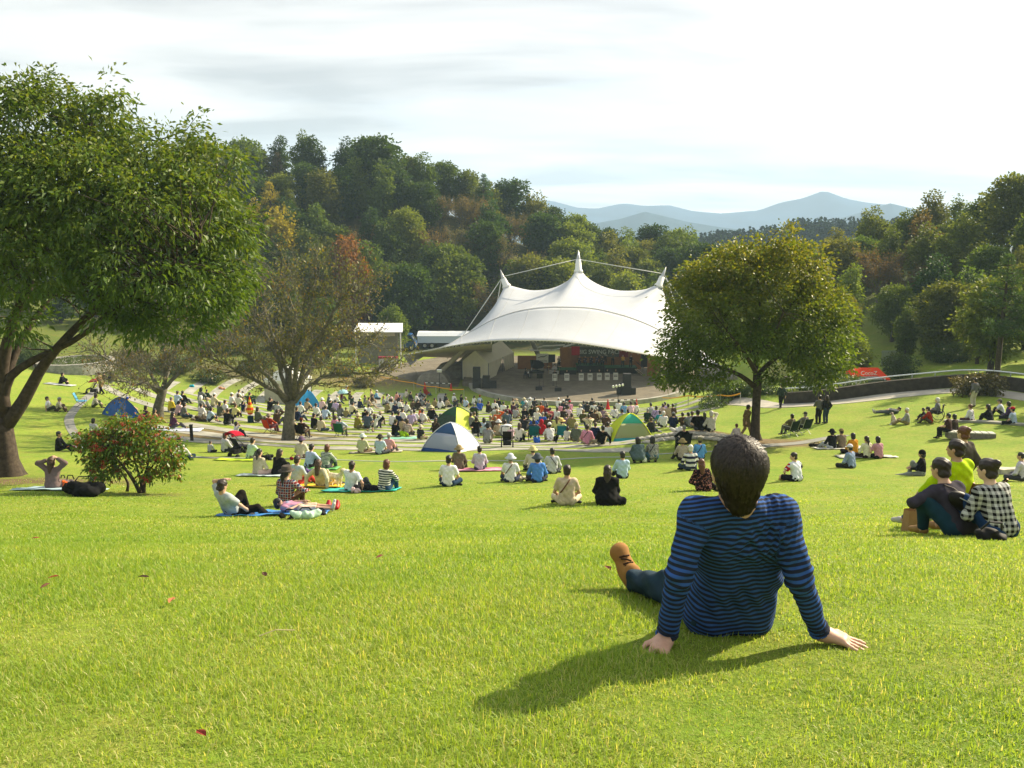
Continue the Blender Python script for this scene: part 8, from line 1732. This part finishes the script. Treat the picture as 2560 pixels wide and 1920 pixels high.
CROWD = """499,1003,gy,sd,Hch,h;516,1000,gn,sk;531,1018,cr,sd,Cw,h;501,1028,lg,sk,Hw;516,1024,lg,sd,Tbe;502,1045,w,sk;521,1056,pb,bk,,h;548,1042,gg,bd;563,1037,w,sb;566,1064,bk,sb,,h;584,1046,py,sb,,h;576,1016,w,sd,Cw;593,1003,w,sk;607,997,w,sk;622,1013,gn,sk,,f;595,1019,ow,bb;607,1031,nv,sk;440,1013,pb,sd,,h;456,1013,bk,pk,,l;425,1030,ye,sg;443,1041,pp,sk;457,1046,gy,bk;430,1074,pu,lk,,l
673,1030,bk,sd,,f;691,1038,lg,sk;642,1057,gg,bd,,l;692,1064,br,sd,,b;741,1055,nv,sd,,p;750,1038,w,sk;764,1029,be,sd,Kbr,h;785,1017,br,sd,Tbe;803,1026,pp,sd,Kw;824,1029,gn,sk,Cw;789,1043,w,sk;811,1051,pb,sk,,h;839,1031,lv,sk;849,1044,gy,lb;865,1046,kh,sd;877,1038,cr,sk,,h;820,1009,sl,sg,Kgy;842,1011,w,sg,,l;783,1075,bk,sk;800,1081,cr,bd;836,1079,pk,bb;731,1088,be,sd,Kbe;864,986,pp,sd,Cw;873,1000,br,sd;853,1002,ma,sk;878,1012,gn,sk
898,1022,nv,sd,Cw;911,1012,gy,sd;927,1009,br,sk;921,1021,be,sd;939,999,sb,sk,Cw;928,994,be,sr;958,1015,lg,ll;967,1009,w,sk;979,1015,pu,sd,Kpp;990,1003,sa,sk;996,1011,bk,sk;966,1034,kh,sd,Kgy;986,1036,nv,sd,Kgy;978,1026,w,sd;997,1024,w,sd;1015,1033,w,pk,,l;1015,996,ow,sk;1024,1003,ch,sk;1040,1007,w,sk;1049,993,gy,sk;1031,1026,br,sd;1045,1027,db,sk;1054,1018,gy,sd;921,1042,w,sk;948,1065,bk,sd,Tbe;912,1058,bk,sk,Cw;891,1074,yg,sl,Kcr;918,1085,sl,sd,,t;936,1074,w,lb;979,1066,w,sk;995,1066,nv,sk;1005,1058,w,sd;1028,1065,lv,sg;1037,1061,w,sk;1049,1045,og,sl,Tcr;1055,1060,w,sd;986,1093,bk,sd,Col;1017,1092,mv,bb;1049,1101,ch,sd,Kcr;1004,1077,be,sd
1112,1007,ch,sk;1134,1008,w,sd,Cw;1137,1019,ch,sd,Kgy;1153,1009,bk,sk;1163,1020,pb,sg,,p;1183,1012,w,pk;1198,1011,pb,sd,Crd;1199,1029,bl,sg;1086,1023,kh,sd;1100,1024,w,lk;1070,1028,gy,sk;1061,1013,ch,sd;1079,1051,bk,sd,Tcr;1117,1019,be,sd;1220,1034,db,sd;1236,1030,w,sr;1097,1074,gy,sk;1088,1086,db,lb;1191,1099,bk,bd,,t;1207,1089,pb,bk;1218,1111,lg,sk,Kch;1223,1082,gg,sl;1237,1083,br,bl;1247,1093,be,sd,Kw;1173,1073,gy,sk;1184,1066,br,sb;1245,1021,bk,sk;1257,1036,w,sk;1258,1050,gy,sb;1282,1023,cr,sb;1290,1020,cr,sd,Tbe;1310,1022,tl,sd,Kcr;1324,1021,w,sd,Kw;1335,1022,ch,sk;1359,1022,gy,sd;1395,1021,w,sd,Cw;1408,1029,ch,sk,Cw;1400,1038,pk,sk;1413,1033,ch,sg;1425,1033,pk,sd,Crd;1420,1014,ch,sk,Cbk
1366,1043,ma,sd;1351,1038,og,sb;1310,1052,bk,sg;1330,1045,bk,sk;1341,1041,ol,sd;1288,1048,lg,sd;1282,1035,pu,sd;1315,1031,gy,sd,Kw;1376,1053,co,sk;1391,1053,w,sk,,p;1419,1049,pp,sd;1407,1054,db,sk;1415,1073,mv,sd;1310,1079,ch,sd,,f;1336,1081,bl,sg;1355,1070,bl,sg;1340,1058,ow,sw;1365,1068,bk,sk;1370,1079,br,sd,Col;1392,1082,py,lb;1417,1106,ow,bd;1376,1106,w,sk,Cw;1353,1091,rd,sd,Hrd;1296,1106,ow,lb;1261,1095,w,sd;1278,1101,pp,bb;1268,1064,sl,sd;1266,1048,ma,sd;1243,1064,og,sl
1459,1033,sl,sd;1468,1033,ch,sk;1448,1043,w,sd,Kcr;1458,1060,ol,sl;1484,1035,w,sk;1479,1053,bk,sk;1493,1056,cr,sg;1482,1023,ch,sk;1497,1039,ch,sk;1504,1039,ch,sk,,f;1509,1052,mv,sd;1538,1048,w,sd;1547,1031,w,sk;1560,1037,sb,sk;1558,1059,lg,sk;1579,1039,pp,sd;1588,1037,w,sd;1472,1077,cr,sd,,f;1486,1060,br,sb;1516,1073,br,sd,Tbe;1521,1101,w,sd;1488,1101,nv,sb;1467,1115,pk,sd;1503,1115,bk,sk;1440,1108,gg,sg,Ccr;1429,1075,kh,sd;1537,1088,rd,sk,,l
1629,1042,lg,sk;1618,1057,gn,sg;1641,1051,lv,bd;1662,1040,lv,sk;1657,1047,be,sd;1673,1047,be,sd;1682,1046,br,sd;1631,1085,ch,sb;1651,1064,tl,sd;1659,1071,w,sw;1683,1074,nv,sd,Cgy;1709,1072,br,sd;1725,1072,gy,sk;1733,1071,gy,sb;1747,1080,bk,sk;1762,1073,ch,lk;1779,1083,ow,sw"""
ANCH = [('under the leaning cherry tree', 430, 1025), ('left of the dark post', 420, 1075), ('on the left upper terraces', 520, 1005), ('on the left lower terraces', 530, 1050), ('beside the folded orange parasol', 610, 1040), ('near the top left terrace bench', 600, 1005), ('left of the cherry trunk', 685, 1045), ('near the sky blue tent', 775, 1020), ('right of the cherry trunk', 775, 1060), ('by the light blue parasol', 865, 992), ('by the round headed post', 840, 1040), ('near the green folding chair', 895, 1072), ('on the upper middle terraces', 930, 1005), ('in the middle terrace rows', 985, 1022), ('near the lime bag', 1005, 1075), ('left of the striped barrier', 1035, 1000), ('left of the green tent', 1065, 1030), ('beside the blue and white tent', 1070, 1085), ('behind the green tent', 1130, 1010), ('behind the olive chair', 1190, 1015), ('right of the green tent', 1230, 1035), ('right of the blue tent', 1210, 1085), ('by the grey stroller', 1265, 1095), ('in the front centre rows', 1300, 1022), ('in the centre of the crowd', 1310, 1050), ('near the left teal chair', 1335, 1085), ('in the front row facing the speakers', 1400, 1022), ('amid the pink tops', 1395, 1048), ('near the straw hat chair', 1400, 1085), ('before the right barrier', 1470, 1035), ('left behind the turquoise tent', 1500, 1055), ('on the last terrace strip', 1480, 1100), ('behind the turquoise tent', 1560, 1045), ('in the group on the right bank', 1650, 1050), ('on the mound edge', 1690, 1075), ('at the right end of the mound', 1760, 1078)]
def crowd():
    rr = random.Random(5); items = []
    for line in CROWD.replace('\n', ';').split(';'):
        f = line.split(',') + ['', ''];
        if len(f) < 5: continue
        px, py, c, h = int(f[0]), int(f[1]), f[2], f[3]; hat = f[4]; ps = f[5]
        style, hc = HS[h[0]], h[1]; cn = CC[c][1]
        if hat: ht = HT[hat[0]]; look = HTN[ht].format(CC[hat[1:]][1])
        else: ht = None; look = HN[style].format(HCN[hc])
        an = min(ANCH, key=lambda a: (a[1]-px)**2 + ((a[2]-py)*2.2)**2)[0]
        key = POSE_OF[ps] if ps else rr.choices(['cross', 'hug', 'lap', 'kneeside', 'prop', 'brow'], [5, 4, 3, 2, 1.2, .7])[0]
        items.append(dict(px=px, py=py, c=c, style=style, hc=hc, hat=(ht, CC[hat[1:]][0]) if ht else None, base=f"person in {cn} top, {look}, {an}", key=key))
    groups = {}
    for it in items: groups.setdefault(it['base'], []).append(it)
    for base, L_ in groups.items():
        L_.sort(key=lambda i: i['px'])
        for n, it in enumerate(L_):
            it['label'] = base if len(L_) == 1 else base + (', left one' if n == 0 else ', right one') if len(L_) == 2 else base + [', leftmost', ', second from left', ', third from left', ', fourth from left', ', fifth from left'][n]
    pats = {'sl': None}
    for it in items:
        px, py = it['px'], it['py']; g = G(px, py); yaw = face(px, py, rr.uniform(-22, 22)); c = it['c']
        col = CC[c][0]
        if (px, py) == (1218, 1111): col = PA('check', '#2c2c30', '#a8a8a8', None, .05)
        elif (px, py) == (1017, 1092): col = PA('plaid', '#7c5c58', '#a89088', '#c4b8ac', .05)
        elif (px, py) in ((499, 1003), (457, 1046), (785, 1017), (873, 1000), (1031, 1026), (1173, 1073)): col = PA('print', CC[c][0], '#8a857a', None, .05)
        elif (px, py) in ((1223, 1082),): col = PA('stripe', '#8c948c', '#55605c', None, .07)
        child = px in (516, 607, 865, 1049, 1258, 1278, 1537, 1417, 1004) 
        size = .86 if child else rr.uniform(1.03, 1.15)
        z = g[2] + (.06 if it['key'] != 'stool' else 0)
        person(it['key'], (g[0], g[1]+.1, z), yaw, size, col, rr.choice(['long', 'short', 'short', 'long', 'long']), rr.choice(['#22262e', '#2c3848', '#4a453a', '#6c6450', '#1a1a1c', '#3c3c40', '#8a8068']), rr.choice(['long', 'long', 'long', 'crop']), (it['style'], it['hc']), it['hat'], rr.choice(['#1c1c1c', '#5a4a3a', '#8c8c88']), False, it['label'], 'audience on the terraces',
               straps=('#2c2428', 1 if px % 2 else -1) if (px, py) in ((1467, 1115), (1538, 1048), (1558, 1059), (1472, 1077), (1641, 1051), (593, 1003), (521, 1056), (1055, 1060)) else None)
        if it['key'] == 'stool':
            o = thing('stool', f"small folding stool under the {CC[c][1]} topped person {'near the lime bag' if px < 1000 else 'right of the blue tent'}", 'stool', (g[0], g[1]+.1, g[2]), yaw); b = MB(); b.box((0, 0, .36), (.36, .3, .03)); b.build('seat', cloth('#3c3c40'), o)
            for s in (-1, 1): b = MB(); b.tube([(s*.16, -.14, 0), (s*.16, .14, .35)], .012, 5); b.tube([(s*.16, .14, 0), (s*.16, -.14, .35)], .012, 5); b.build('leg', M_STEEL, o)
    # second person lying in the blue jeans beside the barrier, walkers at the back
crowd()

# ------------------------------------------------------------------ the band
def band():
    def on(key, px, y, z, yaw, label, **kw):
        p = DK(px, 940, y, z); person(key, tuple(p), R(yaw), 1.0, label=label, group='musicians on the stage', hi=False, **kw)
    def horn(px, y, z, label, col='#b08a30', big=False):
        p = DK(px, 940, y, z); o = thing('saxophone' if big else 'trumpet', label, 'instrument', p, R(180), 'brass instruments'); m = mat(col, rough=.25, metal=.8, name='brass'); b = MB(); s = 1.5 if big else 1.0
        b.tube([(.05, .22, .95*1 - .02), (.0, .34, .80), (0, .38, .45), (.02, .46, .40), (.04, .55, .62)] if big else [(0, .25, .98), (0, .75, .92)], [.015, .025, .04, .05, .09] if big else [.012, .02], 8); b.build('tube', m, o); b = MB(); b.lathe([(.10, 0), (.05, -.08)], 10, (.04, .56, .66) if big else (0, .78, .92)); b.build('bell', m, o)
    w = ['first', 'second', 'third', 'fourth', 'fifth', 'sixth', 'seventh']
    for i, px in enumerate((1387, 1417, 1453, 1475, 1498, 1518, 1539)):
        y = 101.9 + .1*i; c = ('#17171a', '#1c1a1c', '#20202a', '#1a1a1c', '#241c1c', '#17181c', '#2a2020')[i]
        q = DK(px, 940, y); o = thing('chair', f"dark chair behind the {w[i]} band desk from the piano side", 'chair', q, R(180), 'band chairs'); b = MB(); b.box((0, 0, .43), (.42, .42, .05)); b.build('seat', M_BLK, o); b = MB(); b.box((0, -.2, .7), (.42, .04, .4)); b.build('backrest', M_BLK, o)
        for sx in (-.18, .18):
            for sy in (-.18, .18): b = MB(); b.tube([(sx, sy, 0), (sx, sy, .42)], .014, 5); b.build('leg', M_BLK, o)
        on('band', px, y, DZ, 180, f"musician in dark clothes seated behind the {w[i]} band desk from the piano side", top=c, legs='#141416', hair=(('short', 'k'), ('bob', 'd'), ('short', 'd'), ('pony', 'k'), ('short', 'k'), ('bob', 'k'), ('short', 'd'))[i])
        if i % 2 == 0: horn(px, y, DZ, f"brass saxophone held behind the {w[i]} band desk", big=True)
    for i, (px, c) in enumerate(((1448, '#2c2424'), (1462, '#26262c'), (1477, '#2a2a2e'), (1492, '#35303a'), (1505, '#2c2826'))):
        on('band', px, 107.6, DZ+.9, 180, f"musician on the tallest riser, {w[i]} from the piano side", top=c, legs='#161618', hair=('short', 'k'))
        b = MB(); q = DK(px, 940, 107.6, DZ+.95); o = thing('chair', f"chair on the tallest riser, {w[i]} from the piano side", 'chair', q, R(180), 'riser chairs'); b.box((0, 0, .40), (.42, .42, .05)); b.build('seat', M_BLK, o)
        for sx in (-.18, .18):
            for sy in (-.18, .18): b = MB(); b.tube([(sx, sy, -.02), (sx, sy, .38)], .014, 5); b.build('leg', M_BLK, o)
    for i, (px, y, z, c, l) in enumerate(((1497, 109.4, DZ+.9, '#8c8c84', 'musician in pale shirt standing left at the back of the stage'), (1512, 109.4, DZ+.9, '#96968c', 'musician in pale shirt standing second from left at the back of the stage'), (1531, 108.2, DZ+.75, '#55564e', 'musician in grey shirt standing at the back of the stage'), (1556, 106.6, DZ+.75, '#b48a2c', 'musician in mustard yellow shirt standing before the second red banner'), (1576, 106.4, DZ+.75, '#141416', 'guitarist in black standing at the right end of the riser'), (1397, 106.6, DZ+.55, '#6a645c', 'bassist in grey standing by the first tall wooden panel'))):
        on('play', px, y, z, 180, l, top=c, legs='#141416' if i != 3 else '#2c2c30', hair=('short', 'k'))
    p = DK(1340, 940, 103) + np.array([-1.35, -.15, .03]); person('stool', tuple(p), R(-95), 1.0, '#17171a', 'long', '#141416', 'long', ('bob', 'k'), None, '#111', False, 'pianist in black sitting at the grand piano', 'musicians on the stage')
    q = DK(1385, 940, 105.4); o = thing('drum_kit', 'pale drum kit between the piano and the band desks', 'drums', q); m = mat('#a8a49c', rough=.3, name='drum_shell')
    for x, y, z, r, h in ((0, -.1, .32, .30, .42), (-.45, -.05, .35, .2, .45), (.42, -.05, .3, .2, .4), (-.15, .1, .75, .16, .2), (.2, .1, .75, .16, .2)): b = MB(); b.lathe([(r*.98, -h/2), (r, -h/2+.02), (r, h/2-.02), (r*.98, h/2)], 16, (x, y, z)); b.build('drum', m, o)
    for x in (-.7, .7): b = MB(); b.lathe([(.24, 1.08), (.02, 1.12)], 16, (x, 0, 0)); b.tube([(x, 0, 0), (x, 0, 1.1)], .012, 5); b.build('cymbal', mat('#b89a4c', rough=.3, metal=.8, name='cymbal'), o)
    on('stool', 1386, 106.2, DZ, 180, 'drummer in pale shirt behind the drum kit', top='#a8a4a0', legs='#1c1c1e', hair=('short', 'k'))
band()

# ------------------------------------------------------------------ grass blades on the near lawn
def grass():
    rr = np.random.default_rng(99); Ps = []; Hs = []; Ws = []
    def field(y0, y1, dens, h, w, fade=0.0):
        xm = .64*y1/1.0 + 2.2; n = int(dens*(y1-y0)*2*xm); x = rr.uniform(-xm, xm, n); y = rr.uniform(y0, y1, n); k = (np.abs(x) < .66*y + 2.1) & (rr.random(n) > ((y-y0)/(y1-y0))*fade/.75*1.0); x, y = x[k], y[k]
        cl = np.sin(x*1.7 + 1.1*np.sin(y*1.3))*np.sin(y*1.5 + .8*np.sin(x*2.1)) + .7*np.sin(x*4.9+y*2.2)*np.sin(y*5.3 - x*1.9)
        hh = h*(1 + .45*cl + rr.normal(size=len(x))*.24); Ps.append(np.stack([x, y, gz(x, y) - .006], 1)); Hs.append(np.maximum(hh, .35*h)); Ws.append(np.full(len(x), w)*rr.uniform(.7, 1.3, len(x)))
    field(1.35, 3.0, 17000, .030, .0031); field(3.0, 4.6, 12000, .030, .0038); field(4.6, 7, 6000, .030, .0052); field(7, 11, 2600, .030, .008); field(11, 18, 900, .030, .013, .3); field(18, 28, 220, .030, .022, .75)
    P = np.concatenate(Ps); H = np.concatenate(Hs); W = np.concatenate(Ws); n = len(P)
    # the seated man presses the grass flat
    a = rr.uniform(0, 2*math.pi, n); bend = np.clip(rr.normal(.95, .48, n), .05, 2.0); d = np.stack([np.cos(a), np.sin(a), 0*a], 1); s = np.stack([-np.sin(a), np.cos(a), 0*a], 1)
    hp = np.array([HERO.location[0], HERO.location[1]+.08]); rad = np.hypot((P[:, 0]-hp[0])/.24, (P[:, 1]-hp[1])/.2); flat = rad < 1; H[flat] *= .35
    for hx, hy in ((1600, 1603), (2105, 1604)):
        g = G(hx, hy); H[np.hypot(P[:, 0]-g[0], P[:, 1]-g[1]) < .10] *= .4
    up = np.array([0, 0, 1.0]); f1 = np.cos(bend*.5)[:, None]*up + np.sin(bend*.5)[:, None]*d; f2 = np.cos(bend*1.15)[:, None]*up + np.sin(bend*1.15)[:, None]*d
    p1 = P + f1*(H*.55)[:, None]; p2 = p1 + f2*(H*.55)[:, None]; w = (W*.5)[:, None]
    V = np.stack([P - s*w, P + s*w, p1 + s*w*.8, p1 - s*w*.8, p2], 1).reshape(-1, 3)
    i = np.arange(n)*5; F = np.concatenate([np.stack([i, i+1, i+2, i+3], 1), np.stack([i+3, i+2, i+4, i+4], 1)])
    me = bpy.data.meshes.new('grass'); me.vertices.add(len(V)); me.vertices.foreach_set('co', V.astype(np.float32).ravel())
    loops = np.empty(n*7, np.int32); L2 = loops.reshape(n, 7); L2[:, 0:4] = F[:n]; L2[:, 4:7] = np.stack([i+3, i+2, i+4], 1)
    me.loops.add(n*7); me.loops.foreach_set('vertex_index', loops); st = np.empty((n, 2), np.int32); st[:, 0] = np.arange(n)*7; st[:, 1] = st[:, 0] + 4; tt = np.tile(np.array([4, 3], np.int32), n)
    me.polygons.add(2*n); me.polygons.foreach_set('loop_start', st.ravel()); me.polygons.foreach_set('loop_total', tt); me.update(calc_edges=True)
    x, y = P[:, 0], P[:, 1]; patch = .5 + .28*np.sin(x*.9 + 2*np.sin(y*.5)) * np.sin(y*.8 + x*.3) + .22*np.sin(x*3.1 + y*2.3)*np.sin(y*3.7 - x*1.2)
    dry = ss((1.2 - x)/4)*ss((6.5 - y)/5)*.10 + .05*np.sin(x*.5+1)*np.sin(y*.33)
    straw = (rr.random(n) < .06 + .8*dry + .28*np.clip(patch - .35, 0, 1)**1.2)
    c = np.zeros((n, 5, 4), np.float32); c[..., 0] = np.clip(patch*.6 + rr.uniform(0, .55, n), 0, 1)[:, None]; c[..., 1] = (straw*rr.uniform(.4, 1, n))[:, None]; c[..., 3] = 1
    at_ = me.attributes.new('leaf', 'FLOAT_COLOR', 'POINT'); at_.data.foreach_set('color', c.ravel())
    o = link('grass', me, leaf_mat('grass_blades', (.160, .290, .028), (.305, .400, .058), (.56, .52, .24), trans=.5, rough=.5, spec=.3)); tag(o, kind='stuff')
grass()

# ------------------------------------------------------------------ air
def haze():
    b = MB(); b.box((0, 1700, 100), (7200, 3860, 300)); m = bpy.data.materials.new('haze'); m.use_nodes = True; nt = m.node_tree; nt.nodes.clear()
    out = node(nt, 'ShaderNodeOutputMaterial'); v = node(nt, 'ShaderNodeVolumePrincipled'); v.inputs['Color'].default_value = (.58, .79, 1.0, 1); v.inputs['Density'].default_value = .00029; v.inputs['Anisotropy'].default_value = 0.0
    nt.links.new(v.outputs[0], out.inputs['Volume']); tag(b.build('haze', m), kind='stuff')
haze()
